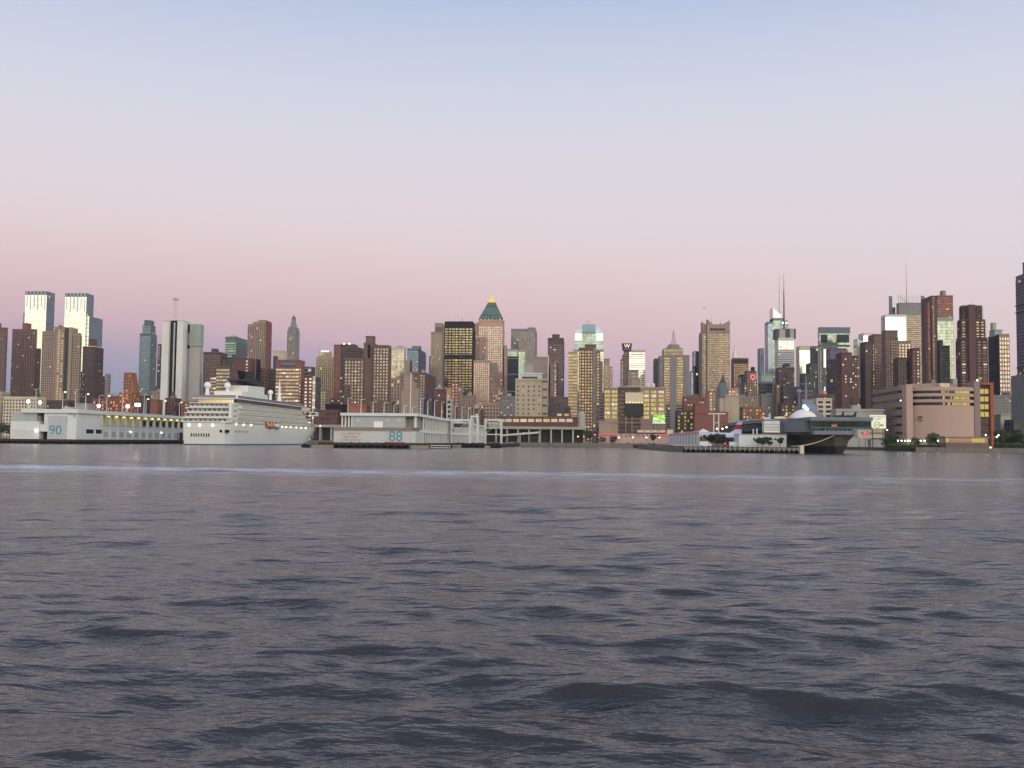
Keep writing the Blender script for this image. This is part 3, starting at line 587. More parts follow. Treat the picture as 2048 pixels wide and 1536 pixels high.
for u in (X0+.6, X1-.8): Mb().box(u, u+.15, Y0-1.15, Y0-1.0, GROUND+4, z1-2).build('fire_escape_post', wallm('dgrey'), r)
Mb().box(b[0][0]+6, b[0][0]+20, 934, 944, b[0][5], b[0][5]+3.5).build('roof_shed', wallm('dgrey'), r)
r, b = simple('office_tower', 'dark brown tower with a notched crown left of the white crowned tower', [M(1095.5, 1127, 677.5, 1500, 'fine', 'dbrown', 'dim', xs=1133.5, lit=.03, cap=8), M(1104, 1119, 669.5, 1500, 'blank', 'dbrown', yb=677, dy=5, part='crown')])
simple('office_tower', 'narrow cream tower with dark horizontal slots and a golden lower half', [M(1137, 1154.5, 704.5, 1100, 'stripe', 'palegold', 'gold', L=22, lit=0, cols=2)])
# white crowned tower
r, b = B('crowned_tower', 'pale green glass tower with a white chamfered crown and tripod mast', [M(1147, 1207, 700, 1500, 'curtain', 'greenpale', 'bright', L=36, lit=0), M(1149.5, 1206, 667, 1500, 'curtain', 'greenpale', 'green', yb=700, dy=1, L=34)])
X0, X1, Y0, Y1, z0, z1, s = b[1]; cx = (X0+X1)/2; cy = (Y0+Y1)/2; zt = PZ(649, 1500, 1178); hw = (X1-X0)/2
for sx, kk in ((-1, 0), (1, 1)):
    xa, xb_ = (X0, cx-hw*.5) if sx < 0 else (cx+hw*.5, X1)
    Mb().box(xa, xb_, Y0-1.2, Y0-.3, z1-11, z1+.5).build('crown_panel', mat('crown_white', (224, 232, 222), rough=.25, metal=.5, var=.04), r)
mir = Mb()
mir.frust((X0, X1, Y0-.2, Y1), z1+.5, (cx-hw*.47, cx+hw*.47, Y0+7, Y1-7), zt)
mir.build('sloping_crown', MATS['crown_white'], r)
Mb().box(cx-hw*.46, cx+hw*.46, Y0-.6, Y0+6, z1+2, zt+.3).build('centre_panel', mat('centre_panel', (112, 138, 150), rough=.3, metal=.4), r)
tp = Mb()
for a in range(3): tp.bar((cx-1+6*math.cos(a*2.1+.5), cy+6*math.sin(a*2.1+.5), zt), (cx-1, cy, PZ(637, 1500, 1178)), .3, n=4)
tp.build('tripod_mast', wallm('mauve'), r)
r, b = B('apartment_tower', 'brown gridded apartment tower with gold windows before the white crowned tower', [M(1157.5, 1186, 697, 1050, 'grid', 'brown', 'gold', L=20, side='none', lit=.2), M(1186, 1192, 697, 1050, 'vert', 'grey', 'dim', L=20, side='none', dy=-1), M(1192, 1200, 702, 1050, 'grid', 'brown', 'gold', L=20, side='none', lit=.2), M(1170, 1192, 690, 1050, 'blank', 'brown', yb=697, dy=3, part='penthouse'), M(1200, 1205.5, 722, 1050, 'bal', 'grey', 'dark', L=16, dy=2, lit=0)])
simple('office_tower', 'tan tower with a dark cap in the gap left of the purple sign hotel', [M(1207.5, 1219, 718, 1500, 'grid', 'tan', 'gold', L=20, cap=9), M(1219, 1225, 733, 1500, 'grid', 'tan', 'gold', L=20)])
# W hotel
r, b = B('sign_hotel', 'brown and bright white hotel tower carrying a purple letter sign box on top', [M(1241, 1246, 718, 1500, 'grid', 'dgrey', 'bright', L=24, side='none', dy=4), M(1246, 1258.5, 710, 1500, 'blank', 'brown', L=26, side='none'), M(1258.5, 1290, 701, 1500, 'stripe', 'cream', 'mirror', L=26, side='none', cap=2, lit=0), M(1247, 1258.3, 699, 1500, 'blank', 'grey', yb=710, dy=2, part='sign_plinth')])
cx = PX(1254, 1497, 693); zb, zt = PZ(700.5, 1497, 1254), PZ(686.8, 1497, 1254); hw = 6.0
Mb().frust((cx-hw, cx+hw, 1496, 1508), zb, (cx-hw-1.4, cx+hw+1.4, 1494.6, 1509.4), zt).build('sign_box', mat('sign_purple', (70, 34, 62), rough=.5, var=.08), r)
mtext('letter_sign', 'W', r, (cx, 1494.75, (zb+zt)/2+.9), 8.5, mat('sign_letter', (235, 232, 228), var=0, emit=(235, 232, 228), es=.7), .3)
Mb().box(cx-4.2, cx+4.2, 1495.2, 1495.7, zb+1.1, zb+1.9).build('sign_line', mat('sign_line', (170, 130, 170), var=0, emit=(170, 130, 170), es=.3), r)
X0, X1, Y0, Y1, z0, z1, s = b[2]
Mb().box(X0+2.5, X1-1, Y0-1, Y0-.3, z1-3.2, z1-2.2).box(X0+2.5, X1-1, Y0-1, Y0-.3, z1-6.5, z1-5.5).build('roof_louvre', wallm('grey'), r)
simple('office_building', 'small grey stepped block before the bright white hotel front', [M(1255, 1277, 741, 1150, 'ribbon', 'grey', 'soft', L=16)])
simple('warehouse', 'plain beige rooftop block above the yellow windowed printing house', [M(1261, 1280, 757, 985, 'blank', 'tan', L=14)])
r, b = B('lattice_tower', 'broad tan stone tower with a lit roof rim and open lattice mast', [M(1316, 1328, 711, 1300, 'vert', 'grey', 'dim', L=30, side=None, dy=2), M(1328, 1340, 711, 1300, 'fine', 'tan', 'gold', L=30, side='none', dy=0), M(1340, 1353, 711, 1300, 'blank', 'grey', L=30, side='none', dy=-2, rim=False), M(1353, 1366, 711, 1300, 'fine', 'tan', 'gold', L=30, side='none', dy=0), M(1366, 1379, 711, 1300, 'blank', 'grey', L=30, side='none', dy=2), M(1328, 1366, 699, 1300, 'vert', 'tan', 'warm', yb=711, dy=3, part='upper_storeys', side=None, L=24)])
X0, X1, Y0, Y1, z0, z1, s = b[5]; cx = PX(1347, 1312, 690)
Mb().box(X0, X1, Y0-.8, Y0-.62, z1-1.6, z1-.5).build('rim_light', litm('yellow'), r)
Mb().lathe([(9.5, z1), (9.5, z1+3.5), (7.5, z1+4.2), (7.2, z1+7)], cx, 1312, 16).build('crown_drum', wallm('grey'), r)
zt = PZ(656.5, 1312, 1347); zb = z1+7; mm = Mb()
for dx, dy in ((-1, -1), (1, -1), (1, 1), (-1, 1)): mm.bar((cx+dx*2.6, 1312+dy*2.6, zb), (cx+dx*.4, 1312+dy*.4, zt-4), .28, n=4)
for k in range(7):
    f0 = 2.6-(2.2)*k/7; f1 = 2.6-2.2*(k+1)/7; za = zb+(zt-4-zb)*k/7; zc = zb+(zt-4-zb)*(k+1)/7
    mm.bar((cx-f0, 1312-f0, za), (cx+f1, 1312-f1, zc), .18, n=4); mm.bar((cx+f0, 1312-f0, za), (cx-f1, 1312-f1, zc), .18, n=4); mm.bar((cx-f0, 1312-f0, za), (cx+f0, 1312-f0, za), .18, n=4)
mm.bar((cx, 1312, zt-5), (cx, 1312, zt), .2, n=4); mm.build('lattice_mast', wallm('mauve'), r)
simple('office_tower', 'thin dark tower hugging the left side of the lattice mast tower', [M(1307, 1315.5, 717, 1400, 'grid', 'dgrey', 'blue', L=20)])
simple('office_building', 'faint grey blue sliver tower right of the lattice mast tower', [M(1379.5, 1386, 742, 1600, 'curtain', 'bluegrey', 'blue', L=20)])
simple('office_tower', 'dark blue glass tower with a lit upper window, left of the winged roof tower', [M(1384.5, 1398, 703, 1600, 'curtain', 'purple', 'blue', L=26, yb=733), M(1384.5, 1399, 733, 1600, 'curtain', 'black', 'black', L=28, lit=.04, litk='white', dy=-1)])
r, b = B('winged_tower', 'tall tan banded tower with upswept corner wings at its roof', [M(1398, 1415, 663, 1550, 'fine', 'tan', 'warm', L=40, lit=.01, dy=6), M(1415, 1460, 663, 1550, 'fine', 'tan', 'warm', L=40, side='none', lit=.02)])
X0, X1, Y0, Y1, z0, z1, s = b[0]; A0, A1 = b[1][0], b[1][1]
za, zb, zc, zm = PZ(643.5, 1556, 1398), PZ(638.5, 1550, 1416), PZ(640.5, 1550, 1459), PZ(648.5, 1550, 1437)
def wing(pts, y0, y1, nm='roof_wing'):
    v = Mb(); i = 0; n = len(pts); v.v = [(x, y0, z) for x, z in pts]+[(x, y1, z) for x, z in pts]
    v.f = [tuple(range(n)), tuple(reversed(range(n, 2*n)))]+[((k+1) % n, k, n+k, n+(k+1) % n) for k in range(n)]; v.r = [.5]*len(v.f)
    v.build(nm, wallm('tan'), r)
wing([(X0, z1), (X1-1, z1), (X1-1, zm-1), (X0+6, zm), (X0, za)], b[0][2], b[0][2]+18)
wing([(A0, z1+4.2), (A1-.1, z1+4.2), (A1-.1, zc), (A1-11, zm), (A0+8, zm), (A0, zb)], 1550, 1566)
wing([(A0, z1), (A0+3.5, z1), (A0+3.5, z1+4.19), (A0, z1+4.19)], 1550, 1566, 'corner_pier'); wing([(A1-7, z1), (A1-.1, z1), (A1-.1, z1+4.19), (A1-7, z1+4.19)], 1550, 1566, 'corner_pier')
Mb().box(A0+3.6, A1-7.1, 1553, 1566, z1, z1+4.1).build('red_band', mat('red_band', (140, 66, 60)), r)
Mb().box(A0-.4, A0+1.6, 1548.6, 1549.5, GROUND, z1+8).build('corner_pilaster', wallm('beige'), r)
for px, yt in ((1423, 632), (1441, 641)): Mb().bar((PX(px, 1560, 645), 1560, zm-2), (PX(px, 1560, 645), 1560, PZ(yt, 1560, px)), .35, .12).bar((PX(px, 1560, 645), 1560, zm), (PX(px, 1560, 645), 1560, zm+3), .9).build('antenna', wallm('mauve'), r)
# arched steel spire (far)
r = thing('arched_spire_tower', 'far art deco skyscraper showing only its glowing scalloped spire', 'building', (PX(1470, 3250), 3250, GROUND))
cx = PX(1470, 3250, 710); zT = PZ(687, 3250, 1470); zB = PZ(722, 3250, 1470); H = zT-zB
Mb().box(cx-11, cx+11, 3240, 3262, GROUND, zB+2).build('shaft', wallm('grey'), r)
Mb().lathe([(10, zB), (9.6, zB+H*.18), (7.6, zB+H*.34), (4.6, zB+H*.52), (2.2, zB+H*.7), (.3, zT)], cx, 3251, 12).build('spire', mat('steel_spire', (178, 168, 160), rough=.35, metal=.6), r)
for k, (hh, ww) in enumerate(((.04, 8.0), (.2, 6.4), (.35, 4.4), (.5, 2.6), (.66, 1.4))):
    a = Mb(); pts = [(cx+ww*math.cos(t*math.pi/8), 3239.5-k*.1+hh*6, zB+H*hh+H*.13*math.sin(t*math.pi/8)) for t in range(9)]
    a.poly(list(reversed(pts))); a.build('lit_arch', litm('white'), r)
simple('office_tower', 'gold gridded office block with a dark louvred top below the scalloped spire', [M(1462.5, 1497, 717.5, 1700, 'grid', 'rust', 'gold', L=28, cap=8.5, lit=.06)])
lv = Mb(); X0, X1 = PX(1467, 1699, 720), PX(1497, 1699, 720); zt, zb = PZ(718.5, 1699, 1480), PZ(726, 1699, 1480)
rr_ = [o for o in bpy.data.objects if o.get('label', '').startswith('gold gridded')][0]
for k in range(13): lv.box(X0+(X1-X0)*(k+.1)/13, X0+(X1-X0)*(k+.55)/13, 1698.6, 1699.3, zb, zt)
lv.build('roof_louvre', wallm('black'), rr_)
simple('office_building', 'black glass block in front of the gold gridded office block', [M(1477, 1497, 750, 1300, 'curtain', 'black', 'black', L=22, lit=.02)])
r, b = simple('office_building', 'brown stepped building with a round pink sign and a black roof tank', [M(1494, 1513, 743, 1200, 'grid', 'brown', 'soft', L=18, lit=.15, litk='white'), M(1484, 1494, 766, 1200, 'grid', 'brown', 'soft', L=16, lit=.15, side='none', dy=2, litk='white')])
cx, zc = PX(1506, 1198, 754), PZ(754, 1198, 1506); dsc = Mb(); n = 20
for r0, r1, nm, mk in ((1.3, 3.2, 'round_sign', mat('sign_pink', (226, 110, 110), var=0, emit=(240, 110, 110), es=.55)), (.05, 1.2, 'sign_centre', mat('sign_centre', (110, 60, 60), var=0))):
    dsc = Mb()
    for k in range(n):
        a0, a1 = 2*math.pi*k/n, 2*math.pi*(k+1)/n
        dsc.quad((cx+r0*math.cos(a0), 1198.6, zc+r0*math.sin(a0)), (cx+r0*math.cos(a1), 1198.6, zc+r0*math.sin(a1)), (cx+r1*math.cos(a1), 1198.6, zc+r1*math.sin(a1)), (cx+r1*math.cos(a0), 1198.6, zc+r1*math.sin(a0)))
    dsc.build(nm, mk, r)
Mb().lathe([(2.4, b[0][5]), (2.4, b[0][5]+5.5), (.3, b[0][5]+6.2)], PX(1505.5, 1208, 735), 1208, 12).build('roof_tank', wallm('black'), r)
r = thing('church_spire', 'dark teal pointed church tower below the winged roof tower', 'spire', (PX(1446, 1000), 1000, GROUND))
cx = PX(1446, 1000, 770); z0_, z1_ = PZ(766, 1000, 1446), PZ(745, 1000, 1446)
Mb().box(cx-3.4, cx+3.4, 997, 1004, GROUND, z0_).box(cx-5, cx-3.45, 998, 1004, GROUND, z0_-4).box(cx+3.45, cx+5.2, 998, 1004, GROUND, z0_-7).build('church_tower', wallm('teal'), r)
Mb().lathe([(3.3, z0_), (1.6, z0_+4), (.12, z1_)], cx, 1000.5, 8).build('spire_roof', wallm('dgrey'), r)
simple('apartment_building', 'pink brick block of dot windows left of the teal church tower', [M(1414, 1432, 782, 1010, 'grid', 'pinkbrick', 'warm', L=18, lit=.2)])
simple('apartment_building', 'pale stone block directly behind the teal church tower', [M(1433, 1442, 770, 1100, 'blank', 'concrete', L=12)])
simple('apartment_building', 'pink brick block of dot windows right of the teal church tower', [M(1451, 1477, 778, 1020, 'grid', 'pinkbrick', 'warm', L=18, lit=.2)])
simple('warehouse', 'plain beige twin storage block behind the white delta jet', [M(1434, 1450, 797, 900, 'blank', 'beige', L=16, side='none'), M(1450, 1478, 791, 900, 'blank', 'beige', L=16, dy=-1)])
# far glass spire tower
r, b = B('spire_tower', 'pale blue glass skyscraper with sloping crystal top and slender spire', [M(1529.5, 1546, 643, 2145, 'curtain', 'bluegrey', 'blue', L=36, lit=.02, rim=False), M(1546, 1569, 636, 2145, 'curtain', 'bluegrey', 'green', L=36, side='none', rim=False, lit=.02)])
X0, X1, Y0, Y1, z0, z1, s = b[1]; zt = PZ(615, 2145, 1550)
Mb().prism([(X0, Y0+.5), (X1-6, Y0+.5), (X1-6, Y1), (X0, Y1)], z1-8, [zt, zt-16, zt-16, zt]).build('crystal_top', mat('crystal', (170, 182, 180), rough=.15, metal=.7), r)
cx = PX(1558.5, 2160, 600); Mb().bar((cx, 2160, z1-5), (cx, 2160, PZ(580, 2160, 1558)), 1.3, .8).bar((cx, 2160, PZ(580, 2160, 1558)), (cx, 2160, PZ(543, 2160, 1558)), .7, .25).build('spire', mat('spire_pale', (180, 172, 180)), r)
r, b = B('mast_tower', 'white reflecting tower under a dark square crown and striped broadcast mast', [M(1549.5, 1588, 677, 1900, 'fine', 'white', 'mirror', L=36, lit=.01), M(1546, 1592, 657.5, 1900, 'blank', 'dgrey', yb=677, dy=4, L=28, part='sign_crown', rim=False)])
X0, X1, Y0, Y1, z0, z1, s = b[1]; 
Mb().box(X0+6, X0+17, Y0-1, Y0-.05, z0+1, z1-1).box(X1-11, X1-4, Y0-1, Y0-.05, z0+1, z1-1).build('crown_panel', wallm('concrete'), r)
cx = PX(1568, 1915, 640); zk = PZ(640, 1915, 1568); mm = Mb()
for dx, dy in ((-1, -1), (1, -1), (1, 1), (-1, 1)): mm.bar((cx+dx*7, 1915+dy*7, z1), (cx+dx*4, 1915+dy*4, zk), .5, n=4)
for k in range(3):
    z = z1+(zk-z1)*k/3; mm.bar((cx-6.5, 1908.5, z), (cx+5.5, 1909.5, z+5), .35, n=4); mm.bar((cx+6.5, 1908.5, z), (cx-5.5, 1909.5, z+5), .35, n=4)
mm.bar((cx, 1915, z1), (cx, 1915, PZ(580, 1915, 1568)), 1.7, .9).bar((cx, 1915, PZ(580, 1915, 1568)), (cx, 1915, PZ(546, 1915, 1568)), .55, .2); mm.build('broadcast_mast', wallm('dgrey'), r)
for dx in (-4, 3): Mb().ball((cx+dx, 1907, PZ(647, 1915, 1568)), 1.1, 8, 5).build('mast_lamp', lampm('white'), r)
simple('office_tower', 'grey stone tower with a slotted right edge left of the glass spire tower', [M(1515, 1528.5, 697, 1900, 'blank', 'bluegrey', L=24), M(1522.5, 1527, 709, 1899, 'vert', 'grey', 'dark', L=3, yb=726, side='none', rim=False)])
simple('apartment_tower', 'dark brown speckled block below the white reflecting mast tower', [M(1551, 1589, 737, 1500, 'dense', 'dbrown', 'dim', L=24, lit=.12, litk='yellow'), M(1565, 1580, 728, 1500, 'blank', 'dbrown', yb=737, dy=4, part='penthouse')], 31)
r, b = simple('glass_block', 'teal mirror block, dark reflection coloured into its glass, with a pale yellow green brow', [M(1517, 1545, 765, 1250, 'curtain', 'teal', 'black', L=22, lit=0), M(1516, 1545.5, 750, 1250, 'blank', 'greenpale', yb=765, dy=-.5, L=22, part='brow'), M(1513, 1517, 760, 1250, 'curtain', 'greenpale', 'bright', L=14, dy=2, lit=0)])  # reflection of a neighbouring tower put into the dark glass colour
simple('apartment_building', 'narrow brown block with orange lit stair windows right of the teal mirror block', [M(1548, 1560, 768, 1150, 'grid', 'brown', 'dim', lit=.25, litk='orange', L=14)])
simple('office_building', 'grey green speckled mid-rise behind the carrier island', [M(1560, 1600, 775, 1180, 'dense', 'dgrey', 'dim', lit=.08, L=20)])
simple('glass_tower', 'cream bright glass tower with dark roof band right of the mast tower', [M(1592, 1620, 693, 1600, 'curtain', 'cream', 'mirror', L=26, lit=0, cap=6, side='none'), M(1620, 1636, 693, 1600, 'curtain', 'teal', 'black', L=26, lit=.06, litk='green', dy=2, side='none')])
simple('office_tower', 'dark stepped silhouette block before the cream bright glass tower', [M(1600, 1628, 748, 1350, 'dense', 'dgrey', 'dark', lit=.05, L=22), M(1612, 1634, 727, 1400, 'dense', 'dgrey', 'dark', lit=.08, litk='green', L=22)])
r, b = B('glass_tower', 'wide teal glass tower with an overhanging brow and dark window bays', [M(1640, 1700, 690, 1700, 'curtain', 'teal', 'bright', L=30, lit=.01, xs=1636.5), M(1639, 1700.5, 656, 1700, 'curtain', 'teal', 'green', yb=690, L=30, lit=.02, xs=1636, dy=-1)])
X0, X1, Y0, Y1, z0, z1, s = b[1]
Mb().box(X0+2, X0+13, Y0-1, Y0-.3, z0+4, z1-11).box(X0+28, X1-2, Y0-1, Y0-.3, z0+4, z1-11).build('dark_bay', glassm('black'), r)
Mb().box(X0+.5, X1-.5, Y0-1.2, Y0-.3, z1-9, z1+.5).build('brow', wallm('teal'), r)
simple('office_tower', 'purple grey tower with a glowing white sign down its left edge', [M(1652, 1692, 698, 1400, 'curtain', 'purple', 'dark', L=24, lit=.02, cap=14)])
rr_ = [o for o in bpy.data.objects if o.get('label', '').startswith('purple grey tower')][0]
Mb().box(PX(1647.5, 1399, 715), PX(1651.6, 1399, 715), 1398, 1400, PZ(735, 1399, 1650), PZ(698, 1399, 1650)).build('sign_strip', mat('sign_strip', (240, 240, 230), var=0, emit=(240, 236, 215), es=.8), rr_)
Mb().box(PX(1648, 1398, 775), PX(1650.5, 1398, 775), 1397, 1397.9, PZ(782, 1398, 1650), PZ(774, 1398, 1650)).build('neon_sign', mat('neon_cyan', (120, 220, 230), var=0, emit=(120, 220, 235), es=1.6), rr_)
Mb().box(PX(1647, 1398, 775), PX(1650.5, 1398, 775), 1397, 1397.9, PZ(788, 1398, 1650), PZ(782.2, 1398, 1650)).build('neon_sign', mat('neon_red', (230, 50, 60), var=0, emit=(235, 50, 60), es=1.6), rr_)
r, b = simple('apartment_tower', 'red brown brick tower with scattered lit windows behind the carrier deck', [M(1671.5, 1704, 706, 1050, 'dense', 'maroon', 'dark', L=24, lit=.08, litk='white'), M(1704, 1718.5, 712, 1050, 'dense', 'maroon', 'dim', L=24, side='none', dy=2, lit=.2, litcols=(3, 4), litk='white')], 33)
r, b = simple('apartment_tower', 'dark slab tower edged by a single column of lit stair windows', [M(1720, 1745.5, 684, 1050, 'dense', 'dbrown', 'dark', L=24, side='none', lit=.03, litk='white'), M(1745.5, 1748.5, 684, 1050, 'grid', 'dbrown', 'dim', cols=1, litcols=(0,), litk='warm', L=22, side='none', dy=-.5), M(1748.5, 1763, 669, 1050, 'dense', 'brown', 'dim', L=22, side='none', lit=.03)])
r, b = B('glass_block', 'white faceted glass wedge behind the dark slab tower', [M(1707, 1732, 690, 1600, 'curtain', 'concrete', 'mirror', L=22, lit=0, rim=False)])
X0, X1, Y0, Y1, z0, z1, s = b[0]; Mb().prism([(X0, Y0-.3), (X1, Y0-.3), (X1, Y1), (X0, Y1)], z1+.01, [PZ(677, 1600, 1708), z1+3, z1+3, PZ(677, 1600, 1708)]).build('sloping_top', MATS['crown_white'], r)
simple('office_tower', 'plain bright white box tower top behind the dark slab tower', [M(1727, 1748, 667, 1720, 'curtain', 'white', 'mirror', xs=1717, lit=0, sglass='blue')])
simple('apartment_tower', 'tan brown tower with a notched top left of the round parcel depot', [M(1763, 1782, 676, 1100, 'dense', 'brown', 'dim', L=24, side='none', lit=.03), M(1782, 1797, 676, 1100, 'grid', 'brown', 'soft', L=24, side='none', dy=-1, lit=.05, litk='white'), M(1797, 1822, 683, 1100, 'grid', 'tan', 'bright', L=22, side='none', dy=1), M(1763, 1796, 662, 1100, 'blank', 'brown', yb=676, dy=3, part='penthouse', L=14)])
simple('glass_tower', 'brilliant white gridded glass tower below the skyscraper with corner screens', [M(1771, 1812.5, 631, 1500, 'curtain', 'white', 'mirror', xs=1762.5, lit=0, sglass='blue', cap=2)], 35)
# tower with corner screens and mast
r, b = B('screen_tower', 'tall grey banded skyscraper with corner screens, roof rods and a thin mast', [M(1798, 1847, 607, 1766, 'ribbon', 'grey', 'warm', L=40, lit=.12, litk='yellow', cap=20, xs=1793)])
X0, X1, Y0, Y1, z0, z1, s = b[0]
for px0, px1, yt in ((1778.5, 1784.5, 592), (1843, 1849.5, 592)):
    q = Mb(); xa, xb = PX(px0, 1780, 620), PX(px1, 1780, 620); zt = PZ(yt, 1780, px0)
    q.box(xa, xb, 1780, 1782, GROUND, zt)
    for k in range(40): q.box(xa-.2, xb+.2, 1779.5, 1779.95, zt-70+k*1.75, zt-69.1+k*1.75)
    q.build('corner_screen', wallm('bluegrey'), r)
rd = Mb()
for k in range(13): u = X0+(X1-X0)*k/12; rd.bar((u, 1768, z1), (u, 1768, z1+15), .22, n=4)
rd.build('roof_rod', wallm('bluegrey'), r, kind='stuff')
Mb().box(PX(1787, 1785, 620), X0-.1, 1785, 1800, GROUND, z1-4).build('side_wing', wallm('dgrey'), r)
cx = PX(1812.5, 1780, 560); zq = PZ(521, 1780, 1812)
Mb().bar((cx, 1780, z1), (cx, 1780, z1+(zq-z1)*.35), .75, .5).bar((cx, 1780, z1+(zq-z1)*.35), (cx, 1780, zq), .5, .15).build('mast', wallm('mauve'), r)
Mb().bar((cx+3, 1778, z1+2), (cx-15, 1778, z1+16), .3).build('crane_jib', wallm('mauve'), r)
# clad tower under construction
r, b = B('clad_tower', 'tall slab tower, red netting above and pale green glass below', [M(1875, 1907, 637.5, 1300, 'curtain', 'greenpale', 'green', L=40, side='none', lit=0), M(1875, 1906, 592.5, 1300, 'fine', 'redclad', 'dim', yb=637.5, side='none', L=40, lit=.05, dy=.5), M(1863, 1875, 592, 1300, 'dense', 'dbrown', 'dark', L=38, side='none', dy=1, lit=.02), M(1851, 1863, 604, 1300, 'fine', 'redclad', 'dim', L=34, dy=4, lit=.02), M(1880, 1892, 581, 1300, 'blank', 'grey', yb=592.5, dy=4, part='penthouse', L=14)])
X0, X1, Y0, Y1, z0, z1, s = b[2]; q = Mb(); nn = 44
for k in range(nn):
    z = PZ(770, 1300, 1869)+(z1-PZ(770, 1300, 1869))*k/nn; xx = PX(1867.5, 1300, 680)+(k/nn)*.4; q.quad((xx-.55, Y0-.6, z), (xx+.55, Y0-.6, z), (xx+.55, Y0-.6, z+1.1), (xx-.55, Y0-.6, z+1.1))
q.build('lit_stair_window', litm('orange'), r, kind='stuff')
simple('apartment_tower', 'black stepped mass standing in for a dark reflection in the pale green clad tower', [M(1875, 1886, 680, 1250, 'curtain', 'black', 'black', L=20, side='none', lit=0), M(1886, 1900, 692, 1250, 'curtain', 'black', 'black', L=20, side='none', dy=1, lit=0)])  # added mass: a dark reflection in the clad tower, built as a solid
simple('apartment_building', 'maroon gabled tower with lit stair column, above the round parcel depot', [M(1814, 1840, 697, 1000, 'brick', 'maroon', 'dim', L=18, lit=.05, litcols=(1,), litk='white')])
simple('apartment_building', 'dark blank flank block left of the maroon gabled tower', [M(1786.5, 1813.5, 716, 1005, 'vert', 'dbrown', 'dark', L=16, lit=.01)])
# balcony tower
r, b = B('balcony_tower', 'dark maroon tower ringed with balconies, right of the clad tower', [M(1913, 1975, 677, 1150, 'bal', 'dbrown', 'dim', L=13, lit=.03), M(1916, 1970, 641, 1150, 'bal', 'dbrown', 'warm', yb=677, L=10, dy=1, lit=.05), M(1920, 1964, 613, 1150, 'bal', 'dbrown', 'dark', yb=641, L=8, dy=2)])
for (X0, X1, Y0, Y1, z0, z1, s), n in zip(b, (34, 9, 7)):
    q = Mb()
    for k in range(n):
        z = z0+(z1-z0)*(k+.5)/n
        q.box(X0-1.3, X1+1.3, Y0-1.5, Y1, z, z+.3)
    q.build('balcony_slab', wallm('maroon'), r, kind='stuff')
Mb().box(PX(1939, 1145, 640), PX(1952, 1145, 640), 1146.5, 1150, GROUND, b[2][5]+1.5).build('centre_spine', wallm('maroon'), r)
r, b = B('office_tower', 'dark flanked tower whose front is a grid of glowing pale windows', [M(1998.5, 2019, 669, 1250, 'coarse', 'tan', 'bright', xs=1977, swall='black', sstyle='vert', sglass='black', lit=.35, litk='white', slit=.01, cols=4), M(1979, 2005, 660, 1250, 'blank', 'greenpale', yb=672, dy=10, part='penthouse', L=20), M(1981, 1993, 645, 1250, 'blank', 'greenpale', yb=660, dy=12, part='penthouse', L=14)])
r, b = B('round_tower', 'grey ringed skyscraper cut off by the right edge of the picture', [M(2032, 2092, 546, 1000, 'fine', 'purple', 'dim', L=34), M(2045.5, 2085, 521, 1000, 'blank', 'purple', yb=546, dy=4), M(2023, 2100, 750, 1000, 'vert', 'grey', 'soft', L=40, dy=-6, lit=0)])
X0, X1, Y0, Y1, z0, z1, s = b[0]
for yy in (604, 618, 731, 746): Mb().box(X0-1.8, X1+1.8, Y0-1.8, Y1, PZ(yy+1.5, 1000, 2035), PZ(yy, 1000, 2035)).build('ring_ledge', wallm('dgrey'), r)
# yellow windowed printing house with billboards
r, b = B('printing_house', 'wide block with rows of yellow lit windows and a big cream billboard', [M(1208, 1236, 777, 900, 'blank', 'mauve', L=30, rim=True), M(1281, 1331, 777, 900, 'blank', 'mauve', L=30, dy=.0), M(1236, 1281, 777, 900, 'fine', 'dbrown', 'dim', L=30, dy=.6, side='none', lit=0)])
wins = []
zr = [PZ(y, 899, 1260) for y in (783.5, 791.5, 800.2, 808.8, 817.4, 826, 834.5)]
for cxp in (1214.5, 1229, 1293, 1307.5, 1322.5):
    for j, z in enumerate(zr):
        if cxp > 1300 and j > 5: continue
        xc = PX(cxp, 899, 810); w_, h_ = 2.35, (1.3 if j else 1.1)
        f_ = Mb().box(xc-w_-.25, xc+w_+.25, 899.75, 900.0, z-h_-.2, z+h_+.2).build('window', wallm('mauve'), r)
        pn = Mb()
        for k in range(4 if j else 3):
            nn = 4 if j else 3; u = xc-w_+2*w_*k/nn
            pn.quad((u+.12, 899.7, z-h_), (u+2*w_/nn-.12, 899.7, z-h_), (u+2*w_/nn-.12, 899.7, z+h_), (u+.12, 899.7, z+h_), r=.25+.75*random.random())
        pn.build('pane', litm('yellow' if random.random() < .8 else 'white'), f_)
zt, zb = PZ(785, 898, 1267), PZ(806.5, 898, 1267); xa, xb = PX(1250.5, 898, 800), PX(1286.5, 898, 800)
Mb().box(xa, xb, 897.2, 898.2, zb, zt).build('billboard', mat('billboard_cream', (206, 190, 160), var=.06), r)
for k in range(6): Mb().ball((xa+(xb-xa)*(k+.5)/6, 896.6, zb+.5), .26, 6, 4).build('billboard_lamp', lampm('warm'), r)
Mb().box(xa, xb, 897.4, 898.1, PZ(832, 898, 1267), zb-.05).build('black_screen', mat('black_screen', (34, 36, 36), rough=.5), r)
for u in (xa+.5, (xa+xb)/2-2, xb-.7): Mb().box(u-.35, u+.35, 897.6, 898.3, GROUND, PZ(832, 898, 1267)-.05).build('billboard_post', wallm('tan'), r)
Mb().box(xa, xb, 897.7, 898.25, PZ(846, 898, 1267), PZ(844.6, 898, 1267)).build('billboard_beam', wallm('tan'), r)
